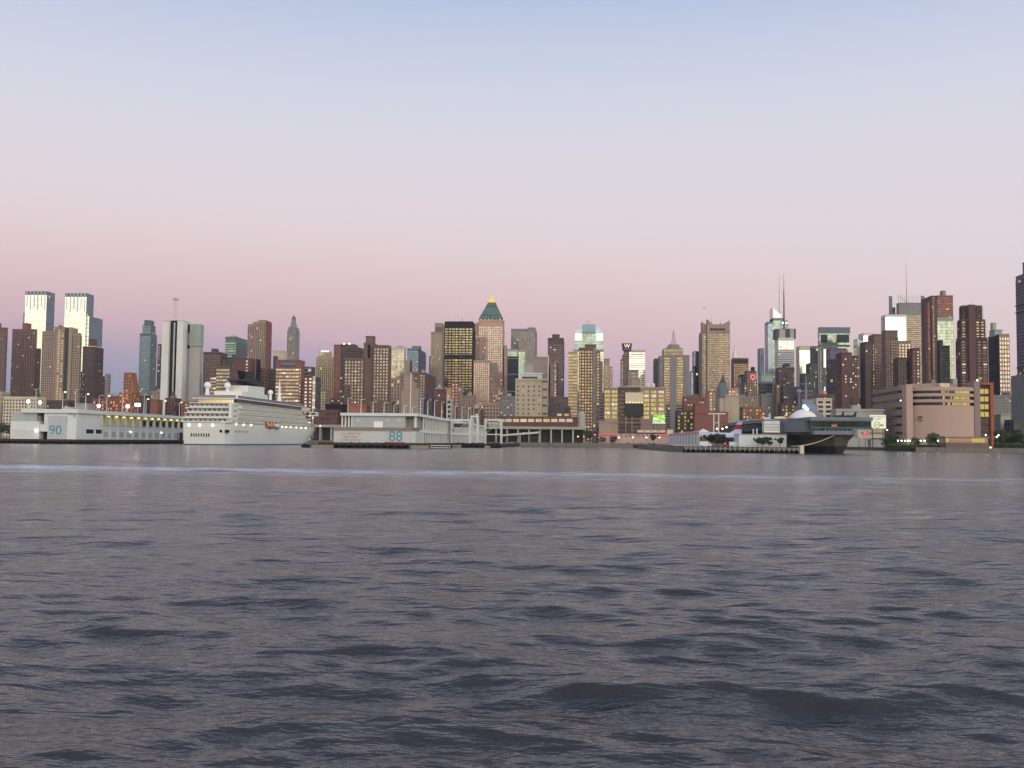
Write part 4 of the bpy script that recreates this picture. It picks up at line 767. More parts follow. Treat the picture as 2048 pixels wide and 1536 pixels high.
for px in (1296, 1306.5):
    x = PX(px, 912, 770); z = PZ(777, 912, px); t_ = Mb()
    for dx in (-1, 1): t_.bar((x+dx, 912, z-.5), (x+dx, 912, z+1.2), .15)
    t_.lathe([(1.6, z+1.2), (1.6, z+3.9), (1.3, z+4.4), (.2, z+4.7)], x, 912, 12); t_.build('roof_tank', mat('tank_white', (214, 200, 178)), r)
Mb().box(PX(1236, 905, 770), PX(1250, 905, 770), 903, 912, b[2][5], b[2][5]+1.9).box(PX(1251, 905, 770), PX(1280, 905, 770), 905, 915, b[2][5], b[2][5]+2.6).build('plant_room', wallm('concrete'), r)
# green lit billboard on legs
r = thing('lit_billboard', 'glowing green billboard on steel legs right of the cream billboard', 'billboard', (PX(1317, 888), 888, GROUND))
zt, zb = PZ(828.5, 888, 1317), PZ(844.5, 888, 1317); xa, xb = PX(1305, 888, 835), PX(1330.5, 888, 835)
Mb().box(xa, xb, 888, 888.6, zb, zt).build('frame', wallm('dgrey'), r)
gb = bpy.data.materials.new('green_poster'); gb.use_nodes = True; t = gb.node_tree; p_ = t.nodes['Principled BSDF']
g_ = t.nodes.new('ShaderNodeNewGeometry'); nz = t.nodes.new('ShaderNodeTexNoise'); nz.inputs['Scale'].default_value = .55; nz.inputs['Detail'].default_value = 3; t.links.new(g_.outputs['Position'], nz.inputs['Vector'])
cr_ = t.nodes.new('ShaderNodeValToRGB'); e_ = cr_.color_ramp.elements; e_[0].position = .36; e_[0].color = (*lin((90, 130, 50)), 1); e_[1].position = .66; e_[1].color = (*lin((200, 230, 150)), 1)
q_ = cr_.color_ramp.elements.new(.5); q_.color = (*lin((150, 205, 80)), 1)
t.links.new(nz.outputs[0], cr_.inputs[0]); t.links.new(cr_.outputs[0], p_.inputs['Base Color']); t.links.new(cr_.outputs[0], p_.inputs['Emission Color']); p_.inputs['Emission Strength'].default_value = .55
Mb().box(xa+.3, xb-.3, 887.9, 887.99, zb+.3, zt-.3).build('poster', gb, r)
Mb().box(xa, xb, 887.2, 887.8, zb-.9, zb-.3).build('light_strip', mat('strip_white', (220, 240, 235), var=0, emit=(225, 250, 240), es=1.0), r)
for k in range(4): u = xa+1+(xb-xa-2)*k/3; Mb().bar((u, 888.6, GROUND), (u, 888.6, zb), .22).build('leg', wallm('dgrey'), r)
# low buildings along the avenue
def low(label, x0, x1, yt, Y, wall, sty='brick', glass='dim', lit=.06, litk='warm', seed=None, tank=False, name='low_building', **k):
    return simple(name, label, [M(x0, x1, yt, Y, sty, wall, glass, L=16, lit=lit, litk=litk, **k)], seed, tank)
low('cream institutional building with rows of small dark windows behind the left pier', 6, 90, 796, 940, 'cream', 'grid', 'dark', .01, name='school_building')
low('cream stepped gable block at the far left shore', -30, 20, 786, 960, 'beige', 'grid', 'dark')
low('dark red low brick block below the broad tan slab tower', 92, 150, 803, 1010, 'dbrown', seed=41)
low('grey low shed left of the orange terraces', 150, 190, 808, 930, 'concrete', 'blank')
low('dark brick tenement right of the orange terraces', 278, 300, 792, 945, 'dbrown', lit=.04)
low('red brick tenement with one tall white bay, left of the white slab tower foot', 300, 325, 800, 920, 'brick', 'blank')
low('dark maroon tenement at the foot of the white slab tower', 330, 362, 797, 935, 'maroon', seed=42, tank=True)
low('red brick tenement between the white slab tower and the ship', 362, 415, 805, 925, 'brick', lit=.1)
low('dark red factory with a green copper roof edge right of the ship bow', 627, 682, 822, 905, 'maroon', 'wide', 'dim', .05, name='factory')
low('black roofed warehouse behind the ship bow', 650, 700, 811, 960, 'black', 'blank')
low('orange brick blank wall above the left end of the second pier shed', 697, 741, 811, 915, 'orange', 'blank')
low('small brick corner house beside the ship bow bridge wing', 617, 640, 806, 930, 'maroon', 'grid', 'dim', .3, 'white')
low('brown tenement behind the second pier lamp posts', 740, 790, 806, 905, 'brown', seed=44)
low('dark row house between the beige ziggurat and the ornate red building', 850, 870, 800, 905, 'dgrey', seed=46)
low('red round-topped low building behind the white gangways', 944, 966, 818, 900, 'maroon', 'grid', seed=48)
low('tan low garage left of the long red motel', 966, 1000, 808, 925, 'tan', 'grid', 'dark', .1)
low('dark low block right of the beige warehouse', 1098, 1140, 815, 940, 'dgrey', 'wide', 'dark', .12, seed=50)
low('olive brown low block in front of the yellow windowed printing house', 1197, 1236, 844, 885, 'tan', 'blank')
low('dark brick house with yellow windows right of the printing house', 1351, 1386, 822, 900, 'dbrown', 'grid', 'dark', .5, 'yellow')
low('plain red brick warehouse wall above the flag fence', 1386, 1412, 809, 890, 'brick', 'blank')
low('long plain red brick warehouse behind the white delta jet', 1385, 1456, 826, 880, 'brick', 'blank')
low('orange lit low building behind the flight deck tail planes', 1480, 1530, 816, 960, 'rust', 'grid', 'dim', .5, 'orange')
low('dark brown building with four yellow windows behind the carrier deck', 1556, 1590, 808, 930, 'dbrown', 'grid', 'dark', .35, 'yellow')
low('cream loft building with paired dark windows behind the white tent dome', 1625, 1664, 798, 900, 'cream', 'wide', 'dark', .02, name='loft_building')
low('long low white parapet building behind the carrier bow', 1662, 1768, 821, 800, 'concrete', 'blank')
low('grey rooftop block between the clad tower and the round parcel depot', 1840, 1878, 768, 1000, 'grey', 'blank', seed=52)
low('small grey annex right of the orange framed glass block', 1987, 2022, 830, 800, 'concrete', 'blank')
low('dark low waterfront shed at the right edge', 2010, 2080, 842, 780, 'dgrey', 'wide', 'dark', .02)
low('grey rooftop block left of the balcony tower', 1900, 1915, 757, 1010, 'greenpale', 'blank')
# far block fill so no street opens to empty ground
rg = random.Random(3)
fills = [('maroon', 'dark maroon'), ('dbrown', 'dark brown'), ('brick', 'red brick'), ('tan', 'dull tan'), ('grey', 'grey'), ('brown', 'brown')]
places = [(-30, 24, 'left edge brown tower'), (66, 90, 'tan slab tower'), (206, 250, 'orange terraces'), (300, 330, 'thin dark tower'), (400, 440, 'cream banded block'), (560, 640, 'striped hotel'), (655, 692, 'tan prewar tower'), (775, 830, 'beige ziggurat'), (838, 900, 'ornate red building'), (925, 950, 'black tower foot'), (1000, 1040, 'dark blue ledged building'), (1090, 1140, 'cream slotted tower'), (1205, 1262, 'purple sign hotel'), (1290, 1330, 'lattice mast tower'), (1365, 1420, 'winged roof tower'), (1455, 1520, 'pink sign building'), (1518, 1560, 'teal mirror block'), (1590, 1672, 'carrier island'), (1690, 1730, 'red brown brick tower'), (1745, 1800, 'notched top tower'), (1830, 1870, 'maroon gabled tower'), (1895, 1925, 'balcony tower'), (1965, 2030, 'pale window tower')]
for k, (xa, xb, near) in enumerate(places):
    wk, wn = fills[k % 6]
    low('%s low block filling the street behind the %s' % (wn, near), xa, xb, rg.uniform(784, 800), 1120+rg.uniform(0, 60), wk, 'brick', 'dim', .1, seed=60+k, tank=(k % 3 == 0), name='street_block')
# water tank on its own roof box
r = thing('water_tower', 'round wooden water tank on a pale roof box above the carrier bow', 'water tank', (PX(1711, 815), 815, PZ(821, 815, 1711)))
x = PX(1711, 815, 800); z = PZ(821, 815, 1711)
Mb().box(x-3, x+3.6, 813, 819, z, z+4.2).build('roof_box', wallm('concrete'), r); t_ = Mb()
for dx, dy in ((-2, -2), (2, -2), (2, 2), (-2, 2)): t_.bar((x-.6+dx, 816+dy, z+4.2), (x-.6+dx, 816+dy, z+5.2), .2)
t_.build('stand', wallm('dgrey'), r); Mb().lathe([(3.2, z+5.2), (3.2, z+10.2), (3.4, z+10.4), (.2, z+13.2)], x-.6, 816, 14).build('tank', MATS['tank_wood'], r)
# round parcel depot
r = thing('parcel_depot', 'pinkish drum-fronted depot with three ribbon windows and a shield emblem', 'building', (PX(1888, 780), 780, GROUND))
YD = 780.0; xl, xr = PX(1826, YD, 820), PX(1949, YD, 820); zt = PZ(775, YD, 1888); zb = GROUND; cxm = (xl+xr)/2; half = (xr-xl)/2; sag = 9.0
rad = (half*half+sag*sag)/(2*sag); cyc = YD-sag+rad
def arc(rr, n=36):
    a = math.asin(min(1, half/rad)); return [(cxm+rr*math.sin(-a+2*a*k/n), cyc-rr*math.cos(-a+2*a*k/n)) for k in range(n+1)]
def drum(z0, z1, rr, m_, nm):
    p = arc(rr); p = p+[(xr, YD+30), (xl, YD+30)]
    return Mb().prism(p, z0, z1).build(nm, m_, r)
pm = mat('depot_pink', (176, 148, 134), rough=.85, var=.07, scale=.08)
bands = [(PZ(b_, YD-8, 1888), PZ(a_, YD-8, 1888)) for a_, b_ in ((781, 786.5), (792.5, 798.5), (804.5, 810.5))]
bands.sort(); z = zb
for (ba, bb) in bands:
    drum(z, ba, rad, pm, 'drum_wall'); drum(ba+.001, bb-.001, rad-.8, wallm('dgrey'), 'ribbon_recess')
    pts = arc(rad-.55, 44); gd = Mb(); gl_ = Mb()
    for k in range(44):
        (x0, y0), (x1, y1) = pts[k], pts[k+1]; lit_ = 18 <= k <= 38 and random.random() < (.55 if k < 27 else .95)
        (gl_ if lit_ else gd).quad((x0+.06, y0, ba+.15), (x1-.06, y1, ba+.15), (x1-.06, y1, bb-.15), (x0+.06, y0, bb-.15))
    gd.build('window_glazing', glassm('dark'), r, kind='stuff'); gl_.build('lit_window_glazing', litm('yellow'), r, kind='stuff')
    z = bb
drum(z, zt, rad, pm, 'drum_wall')
def blk(px0, px1, yt, y0, y1, nm, m_): return Mb().box(PX(px0, y0, 820), PX(px1, y0, 820), y0, y1, GROUND, PZ(yt, y0, px0)).build(nm, m_, r)
blk(1813, 1825.9, 768.5, YD-3, YD+14, 'pylon', pm); blk(1949.1, 1961, 762, YD-1, YD+14, 'pylon', mat('depot_grey', (138, 118, 114), var=.08))
lw = Mb(); xw0, xw1 = PX(1797, YD+8, 820), PX(1812, YD+8, 820); zt2 = PZ(772, YD+8, 1805)
lw.box(xw0, xw1, YD+8, YD+75, GROUND, zt2); lw.build('side_wing', mat('depot_side', (132, 116, 110), var=.08), r)
for k in range(7):
    z = GROUND+3.5+k*(zt2-GROUND-5)/6.6
    Mb().box(xw0-.35, xw0+.3, YD+9, YD+74, z, z+1.9).build('side_ribbon_window', glassm('dark'), r)
    Mb().box(xw0-.1, xw1+.1, YD+7.8, YD+8.2, z, z+1.9).build('side_ribbon_window', glassm('dim'), r)
xo0, xo1 = PX(1961.2, YD+3, 820), PX(1987, YD+3, 820); zo = PZ(765, YD+3, 1975)
of = mat('orange_frame', (150, 84, 58), var=.08)
Mb().box(xo0, xo1, YD+5, YD+30, GROUND, zo-.5).build('stair_block', wallm('dbrown'), r)
Mb().box(xo0, xo1, YD+2, YD+5, zo-1.8, zo).box(xo1-2.4, xo1, YD+2, YD+5, GROUND, zo-1.801).build('orange_frame', of, r)
for k in range(7):
    z = GROUND+6+k*(zo-GROUND-9)/7
    for q in range(2):
        u0 = xo0+.3+q*(xo1-xo0-3)/2; f_ = Mb().box(u0, u0+(xo1-xo0-3)/2-.2, YD+4.5, YD+4.9, z, z+4.2).build('stair_window', wallm('rust'), r)
        Mb().box(u0+.2, u0+(xo1-xo0-3)/2-.4, YD+4.3, YD+4.49, z+.3, z+3.9).build('pane', litm('yellow') if (k > 2 and random.random() < .85) else glassm('dark'), f_)
# shield emblem on the drum
sx, sz = PX(1844, YD-6, 837), PZ(837, YD-6, 1844); yy = cyc-math.sqrt((rad+.2)**2-(sx-cxm)**2)
def shield(k, yoff, m_, nm):
    pts = [(-1, 1.05), (-1, -.2), (-.75, -.7), (0, -1.15), (.75, -.7), (1, -.2), (1, 1.05)]
    v = Mb(); n = len(pts); v.v = [(sx+x*k, yy-yoff, sz+z*k) for x, z in pts]+[(sx+x*k, yy+1.2, sz+z*k) for x, z in pts]
    v.f = [tuple(range(n)), tuple(reversed(range(n, 2*n)))]+[(q, n+q, n+(q+1) % n, (q+1) % n) for q in range(n)]; v.r = [.5]*len(v.f); v.build(nm, m_, r)
shield(1.95, .3, mat('emblem_gold', (176, 122, 44), rough=.5), 'emblem_rim'); shield(1.7, .4, mat('emblem_brown', (84, 48, 26), rough=.5), 'emblem_shield')
mtext('emblem_letters', 'ups', r, (sx, yy-.5, sz-.1), 2.2, mat('emblem_text', (205, 150, 60), var=0), .06)
Mb().box(cxm-22, cxm+12, YD+4, YD+20, zt, zt+3).build('plant_room', wallm('mauve'), r); Mb().box(cxm-3, cxm+4, YD-2, YD+4, zt, zt+3.2).build('roof_hut', wallm('cream'), r)
Mb().ball((PX(1954.5, YD, 762), YD, PZ(760.5, YD, 1954)), .6, 8, 5).build('roof_lamp', lampm('white'), r)
# ------------------------------------------------------------------ piers
pw = mat('pier_white', (205, 206, 202), rough=.75, var=.07, scale=.12); pg = mat('pier_grey', (164, 166, 166), rough=.8, var=.08, scale=.12)
tealp = mat('teal_paint', (66, 140, 156), var=.05); redp = mat('red_paint', (186, 96, 92), var=.05); pbrown = mat('pier_brown', (132, 118, 106), var=.1)
def pier_deck(label, x0, x1, y0, y1, zt=2.3, m_='timber', step=3.2):
    r = thing('pier', label, 'pier', ((x0+x1)/2, y0, 0))
    Mb().box(x0, x1, y0, y1, zt-.9, zt).build('deck', MATS[m_], r)
    n = int((x1-x0)/step); q = Mb()
    for k in range(n+1): q.bar((x0+.4+k*(x1-x0-.8)/n, y0+.4, -3), (x0+.4+k*(x1-x0-.8)/n, y0+.4, zt-.85), .38, n=6)
    q.build('front_piling', mat('piling', (48, 42, 42), var=.3), r, kind='stuff')
    q = Mb(); xs_ = x1-.4 if (x0+x1) < 0 else x0+.4; n = int((y1-y0)/4)
    for k in range(n+1): q.bar((xs_, y0+.4+k*(y1-y0-.8)/n, -3), (xs_, y0+.4+k*(y1-y0-.8)/n, zt-.85), .38, n=6)
    q.build('side_piling', MATS['piling'], r, kind='stuff')
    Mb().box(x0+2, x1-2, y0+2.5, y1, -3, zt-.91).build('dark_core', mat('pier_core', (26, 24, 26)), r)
    Mb().box(x0, x1, y0-.02, y0+.3, zt, zt+.35).box(xs_-.4, xs_+.4, y0+.31, y1, zt, zt+.35).build('kerb_timber', MATS['timber'], r)
    return r
def strokes(words_, parent, xc, y, z, pitch, h, m):
    """a line of painted lettering too blurred in the photograph to read: upright letter strokes in word groups"""
    rg = random.Random(int(z*100)); n = sum(words_)+len(words_)-1; u = xc-n*pitch/2; q = Mb()
    for w_ in words_:
        for _ in range(w_):
            q.box(u, u+pitch*.22, y-.03, y+.03, z-h/2, z+h/2)
            q.box(u+pitch*.225, u+pitch*.72, y-.03, y+.03, z+h*(c_ := rg.choice((-.5, -.09, .32))), z+h*(c_+.18)) if rg.random() < .85 else None
            u += pitch
        u += pitch
    q.build('wall_lettering', m, parent, kind='stuff')
lamp_proto = None
def pole_lamp(x, y, z, h, label, on=None, arm=1.3, group='lamp posts on the pier roofs'):
    global lamp_proto
    r = thing('lamp_post', label, 'lamp post', (x, y, z), group)
    Mb().bar((x, y, z), (x, y, z+h), .22, .14, n=6).build('post', mat('post_white', (206, 204, 200), var=.03), r)
    Mb().bar((x, y, z+h), (x+arm*.5, y, z+h+.5), .12, n=5).bar((x+arm*.5, y, z+h+.5), (x+arm, y, z+h+.55), .12, n=5).build('arm', MATS['post_white'], r)
    hd = Mb().box(x+arm-.2, x+arm+.7, y-.25, y+.25, z+h+.4, z+h+.62).build('lamp_head', MATS['post_white'], r)
    if on: Mb().ball((x+arm+.2, y, z+h+.15), .42, 8, 5).build('bulb', lampm(on), hd)
    return r
def flood(x, y, z, h, label, n=1):
    r = thing('floodlight_mast', label, 'floodlight', (x, y, z), 'floodlight masts by the left pier')
    Mb().bar((x, y, z), (x, y, z+h), .25, .18).build('post', MATS['post_white'], r)
    for k in range(n):
        u = x+(k-(n-1)/2)*2.6
        hd = Mb().box(u-1.6, u+1.6, y-.3, y+.5, z+h-1.2, z+h+1.5).build('lamp_housing', wallm('dgrey'), r)
        Mb().lathe([(1.5, 0), (1.3, .3), (.6, .5)], 0, 0, 12).build('lens', mat('flood_lens', (240, 240, 250), var=0, emit=(250, 246, 255), es=9), hd, origin=(0, 0, 0))
        le = hd.children[0]; po = parent_origin(hd); le.location = (u-po[0], y-.32-po[1], z+h+.1-po[2]); le.rotation_euler = (math.pi/2, 0, 0)
# left pier: number 90
Y9 = 560.0
def x9(p): return PX(p, Y9, 850)
def z9(y, p=90): return PZ(y, Y9, p)
pier_deck('timber pier on dark pilings under the white shed numbered 90', x9(-40), x9(153.5)+3, Y9-2, 850)
r = thing('pier_shed', 'long white two storey pier shed numbered 90 with lit upper gallery', 'pier shed', (x9(90), Y9, 2.3))
zr = z9(818.5, 150); zu = z9(843); zw = z9(857.5, 152); XE = x9(152.5)
Mb().box(x9(21), x9(78.6), Y9, Y9+26, 2.31, zu).build('front_hall', pw, r)
Mb().box(x9(21.5), x9(72), Y9+.8, Y9+25, zu+.01, z9(824.5)).build('upper_block', pg, r)
Mb().box(x9(72.1), x9(78.5), Y9+1.4, Y9+25, zu+.01, z9(832)).build('upper_block', pbrown, r)
Mb().box(x9(78.7), x9(94.9), Y9+.6, Y9+24, z9(863), z9(848.5)).build('lintel', pw, r)
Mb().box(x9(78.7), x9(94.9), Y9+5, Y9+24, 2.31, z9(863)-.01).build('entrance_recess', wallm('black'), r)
Mb().box(x9(88), x9(94), Y9+4, Y9+4.9, 2.31, z9(867)).build('red_door', mat('red_door', (168, 74, 58)), r)
Mb().box(x9(78.7), x9(86), Y9+9, Y9+24, z9(848.4), z9(823)).build('rear_wall', pg, r)
zmid = z9(848.3)
Mb().box(x9(95), XE, Y9+.2, Y9+30, 2.31, zmid).build('end_wall', pw, r)
Mb().box(x9(87), XE-.01, Y9+.5, Y9+30, zmid+.01, zr-2.2).build('end_wall', pw, r)
np_ = Mb().box(x9(96.5), x9(133), Y9-.15, Y9+.19, 2.4, z9(832)).build('number_panel', mat('panel_grey', (176, 176, 176), var=.05), r)
mtext('pier_number', '90', np_, ((x9(99.5)+x9(123.5))/2, Y9-.2, z9(861, 111)), 7.6, tealp, .05)
for wl_, yy in (((8, 6, 5), 862), ((7, 8), 867), ((4, 9, 6), 872)): strokes(wl_, r, x9(47), Y9-.06, z9(yy, 47), .62, 1.1, mat('faded_red', (204, 180, 178), var=.03))
Mb().box(x9(43), XE+1.2, Y9-.6, 850, zr-2.2, zr).build('roof_slab', pw, r)
Mb().box(x9(114), x9(133), Y9+6, Y9+14, zr+.01, zr+1.4).build('roof_hut', pg, r)
Mb().box(x9(135), x9(149), Y9+.1, Y9+.48, z9(829, 145), z9(827, 145)).box(x9(147), x9(150), Y9+.1, Y9+.48, z9(834, 145), z9(829.2, 145)).build('vent_trim', mat('trim_mauve', (150, 148, 166)), r)
Mb().ball((x9(73.5), Y9-.6, z9(861, 73)), .55, 10, 6).build('wall_lamp', lampm('white'), r)
# its long river side
Mb().box(x9(95), XE-4.5, Y9+30.1, 850, 2.31, zr-2.25).build('inner_wall', mat('inner_cream', (206, 200, 160), var=.06), r)
Mb().box(XE-4.4, XE+.2, Y9+30.1, 850, zmid-1.9, zmid-.9).build('gallery_floor', pw, r)
Mb().box(XE-.6, XE-.1, Y9+30.1, 850, 2.31, zmid-1.91).build('side_wall', pw, r)
Mb().box(XE-.1, XE+.1, Y9+30.1, 850, zmid-.9, zmid+.3).build('gallery_parapet', pg, r)
n = 24
for k in range(n):
    y = Y9+31+k*(850-Y9-32)/n
    Mb().box(XE-.35, XE+.3, y, y+1.0, 2.31, zr-2.21).build('column', pw, r)
    if 6 <= k < 16: Mb().box(XE-4.45, XE-4.3, y+3.4, y+8.2, zmid+.4, zr-4.2).build('gallery_window', glassm('dark'), r)
    Mb().box(XE-.1, XE+.06, y+3.2, y+8.4, 4.2, 7.4).build('shutter', pg, r)
    if k < 20: Mb().box(XE-3.6, XE-3.0, y+5.0, y+6.6, zr-3.2, zr-2.8).build('ceiling_lamp', mat('gallery_lamp', (255, 240, 180), var=0, emit=(255, 236, 150), es=5), r)
for dx in (0, 1): Mb().box(XE-.1, XE+.09, Y9+12+dx*12, Y9+21+dx*12, zmid-5, zmid-2.6).build('dark_window', glassm('black'), r)
Mb().box(XE-.1, XE+.1, Y9+30.05+118, Y9+30+127, 2.4, 8).build('dark_door', wallm('black'), r)
for k, dy in enumerate((70, 118, 165)): Mb().ball((XE+.7, Y9+dy, zmid-3.6), .5, 8, 5).build('wall_lamp', lampm('green' if k == 0 else 'warm'), r)
for k, (px, yt, on, yy) in enumerate(((71, 778, None, 640), (125, 783, 'green', 600), (150.5, 779, None, 600), (171, 787, 'green', 600), (198, 791, None, 620), (213.5, 791, 'green', 640), (245, 781, None, 650), (288, 788, None, 680), (292, 797, 'green', 690), (327, 801, 'green', 730), (359, 804, 'green', 760))):
    x = PX(px, yy, 815); z0 = zr if x < XE+1 else zr; zt = PZ(yt, yy, px)
    pole_lamp(min(x, XE-.2), yy, zr, max(4, zt-zr-.5), 'white lamp post, %s, on the shed numbered 90, %s from left' % ('lit' if on else 'unlit', ['first', 'second', 'third', 'fourth', 'fifth', 'sixth', 'seventh', 'eighth', 'ninth', 'tenth', 'eleventh'][k]), on)
for px, py, n_, l_ in ((57, 803, 1, 'first from the left'), (80.5, 805, 1, 'second from the left'), (198, 812, 1, 'third, right of the fifth lamp post'), (255.5, 813, 1, 'fourth, before the orange terraces'), (275.5, 810, 2, 'twin headed, nearest the white slab tower')):
    flood(PX(px, 870, py), 870, GROUND, PZ(py, 870, px)-GROUND, 'glaring white floodlight mast, '+l_, n_)
# second pier: number 88
Y8 = 480.0
def x8(p): return PX(p, Y8, 860)
def z8(y, p=750): return PZ(y, Y8, p)
pier_deck('timber pier on dark pilings under the shed numbered 88', x8(640), x8(832)+4, Y8-3, 850)
r = thing('pier_shed', 'pale grey two storey pier shed numbered 88 with white columns and roof posts', 'pier shed', (x8(750), Y8, 2.3))
zr8 = z8(825.8, 760); zf = z8(831.5); zp = z8(854.7); zq = z8(862); XE8 = x8(831.5)
Mb().box(x8(667.5), XE8, Y8, Y8+24, 2.31, zq).build('lower_block', mat('lower_grey', (184, 184, 180), var=.06), r)
Mb().box(x8(667.5)-.15, XE8-2, Y8-.15, Y8+24, zq+.01, zp).build('parapet_band', pbrown, r)
Mb().box(x8(702), x8(808), Y8+3, Y8+24, zp+.01, zf).build('upper_wall', pg, r)
Mb().box(x8(681), XE8-1.5, Y8+9, Y8+24, zp+.01, zf-.02).build('loggia_wall', mat('loggia', (150, 148, 142), var=.06), r)
for px in (681, 687.5, 694.5, 700.5): Mb().box(x8(px)-.35, x8(px)+.35, Y8+3.2, Y8+4, zp+.02, zf-.03).build('loggia_column', pw, r)
Mb().box(XE8-1.3, XE8-.2, Y8+3.2, Y8+4.2, zp+.02, zf-.03).build('loggia_column', pw, r)
Mb().box(x8(678), XE8+.6, Y8+2, 850, zf, zr8).build('roof_slab', pw, r)
Mb().box(x8(745), x8(763), Y8+2.6, Y8+2.98, z8(858.5), z8(842.5)).build('white_shutter', mat('shutter_white', (224, 224, 222), var=.03), r)
for a, b_ in ((709, 718), (769, 775), (790, 800)): Mb().box(x8(a), x8(b_), Y8+2.8, Y8+2.98, z8(843.5), z8(838)).build('wall_panel', mat('wall_panel', (184, 182, 178), var=.03), r)
mtext('pier_number', '88', r, (x8(791.5), Y8-.08, z8(873.5, 791)), 6.9, tealp, .05)
for wl_, yy in (((1, 1, 1, 1, 9, 5), 867), ((8, 6), 873.5), ((10, 11), 879.5)): strokes(wl_, r, x8(701), Y8-.06, z8(yy, 700), .46, .85, redp)
Mb().box(x8(667.5)+8, XE8-4.5, Y8+24.1, 850, 2.31, zf-.02).build('inner_wall', mat('inner_grey', (150, 146, 138), var=.1), r)
Mb().box(XE8-4.4, XE8+.1, Y8+24.1, 850, zp-2.2, zp-.9).build('gallery_floor', pw, r)
n = 44
for k in range(n):
    y = Y8+25+k*(850-Y8-26)/n
    Mb().box(XE8-.5, XE8+.2, y, y+1.1, 2.31, zf-.02).build('column', pw, r)
    if k % 2 == 0 and k < 40: Mb().box(XE8-4.45, XE8-4.3, y+2, y+6, zp+.5, zf-1.6).build('gallery_window', glassm('dim'), r)
ords = ['first', 'second', 'third', 'fourth', 'fifth', 'sixth', 'seventh', 'eighth', 'ninth', 'tenth', 'eleventh', 'twelfth', 'thirteenth', 'fourteenth', 'fifteenth', 'sixteenth', 'seventeenth']
for k, (px, yt, yy) in enumerate(((696, 796, 500), (722, 799, 500), (746, 803, 500), (768, 805, 505), (788, 808, 510), (808, 811, 520), (825, 814, 530), (841, 797, 500), (861, 800, 520), (880, 801, 545), (897, 804, 575), (911, 808, 600), (925, 811, 640), (938, 814, 680), (950, 815, 720), (961, 816, 760), (972, 819, 800))):
    x = min(PX(px, yy, 815), XE8-.2); pole_lamp(x, yy, zr8, max(3, PZ(yt, yy, px)-zr8-.5), 'unlit white lamp post on the shed numbered 88, %s from its left end' % ords[k])
for k in range(8): Mb().bar((x8(705)+k*4.1, Y8-2.2, 2.3), (x8(705)+k*4.1, Y8-2.2, 3.0), .28, n=6).build('bollard', wallm('black'), bpy.data.objects['pier.001'])
Mb().box(x8(772), x8(811), Y8-2.6, Y8-1.6, 2.31, 3.1).build('red_fender', mat('red_fender', (176, 60, 64)), bpy.data.objects['pier.001'])
# travelling gangways on the pier side
def gangway(label, px0, px1, yt, yy, cabin):
    xa, xb = PX(px0, yy, 850), PX(px1, yy, 850); zt = PZ(yt, yy, px0); g = thing('gangway', label, 'gangway', ((xa+xb)/2, yy, 2.3), 'white travelling gangways')
    for x in (xa, xb):
        for y in (yy, yy+8): Mb().box(x-.35, x+.35, y-.35, y+.35, 2.3, zt).build('leg', pw, g)
        Mb().box(x-.3, x+.3, yy+.36, yy+7.6, zt-.9, zt-.1).build('side_beam', pw, g)
    for y in (yy, yy+8):
        Mb().box(xa+.36, xb-.36, y-.3, y+.3, zt-.9, zt-.05).build('top_beam', pw, g)
        Mb().box(xa+.36, xb-.36, y-.28, y+.28, 2.3+(zt-2.3)*.36, 2.9+(zt-2.3)*.36).build('cross_beam', pw, g)
    if cabin:
        z0, z1 = 2.3+(zt-2.3)*.62, 2.3+(zt-2.3)*.86
        c = Mb().box(xa+.5, xb-.5, yy+1, yy+7, z0, z1).build('cabin', pw, g)
        Mb().box(xa+1.0, xb-1.0, yy+.85, yy+.99, z0+.6, z1-.5).build('window', glassm('green'), c)
    Mb().bar((xa+.3, yy-.1, 2.3+(zt-2.3)*.4), (xb-.3, yy-.1, zt-1), .14, n=4).build('brace', pw, g)
    pl = Mb().box(xa-1, xb+1, yy-2, yy+10, 1.1, 2.29).build('platform', wallm('dgrey'), g)
    return g
pier_deck('low timber apron beside the second pier shed carrying the gangways', x8(832)+4.1, PX(1004, 640, 880), 590, 850, 2.1)
gangway('white portal gangway with a glazed cabin, nearest the second pier number', 903.5, 940, 838, 600, True)
gangway('tall narrow white gangway tower in the middle of the three', 942, 954.5, 831, 604, False)
gangway('white gangway frame at the right end of the row', 970, 1002, 838, 640, True)
# barges, fenders, floats
def barge(label, px0, px1, Y, h, col, name='barge'):
    xa, xb = PX(px0, Y, 890), PX(px1, Y, 890); g = thing(name, label, 'barge', ((xa+xb)/2, Y, 0))
    Mb().prism([(xa+1.2, Y), (xb-1.2, Y), (xb, Y+1.5), (xb, Y+7), (xa, Y+7), (xa, Y+1.5)], -.6, h).build('hull', col, g)
    Mb().box(xa+.4, xb-.4, Y+1.7, Y+6.8, h+.001, h+.3).build('deck', MATS['timber'], g)
    for k in range(4): Mb().bar((xa+1.5+k*(xb-xa-3)/3, Y+.9, h), (xa+1.5+k*(xb-xa-3)/3, Y+.9, h+.9), .16, n=6).build('cleat', wallm('black'), g)
    return g
barge('small floating dock with two white rails left of the second pier', 601, 618, 478, 1.2, wallm('black'))
barge('tan work barge moored at the left corner of the second pier', 619, 664, 474, 1.4, mat('barge_tan', (136, 124, 104), var=.2))
barge('tan work barge moored under the second pier number', 818, 856, 472, 1.6, MATS['barge_tan'])
barge('grey work barge moored beside the nearest gangway', 901, 920, 560, 1.7, wallm('grey'))
barge('pale work barge moored under the last gangway', 966, 984, 590, 1.7, wallm('concrete'))
wf = thing('wave_fence', 'low floating fence of white striped rails before the second pier', 'float', (x8(880), 475, 0))
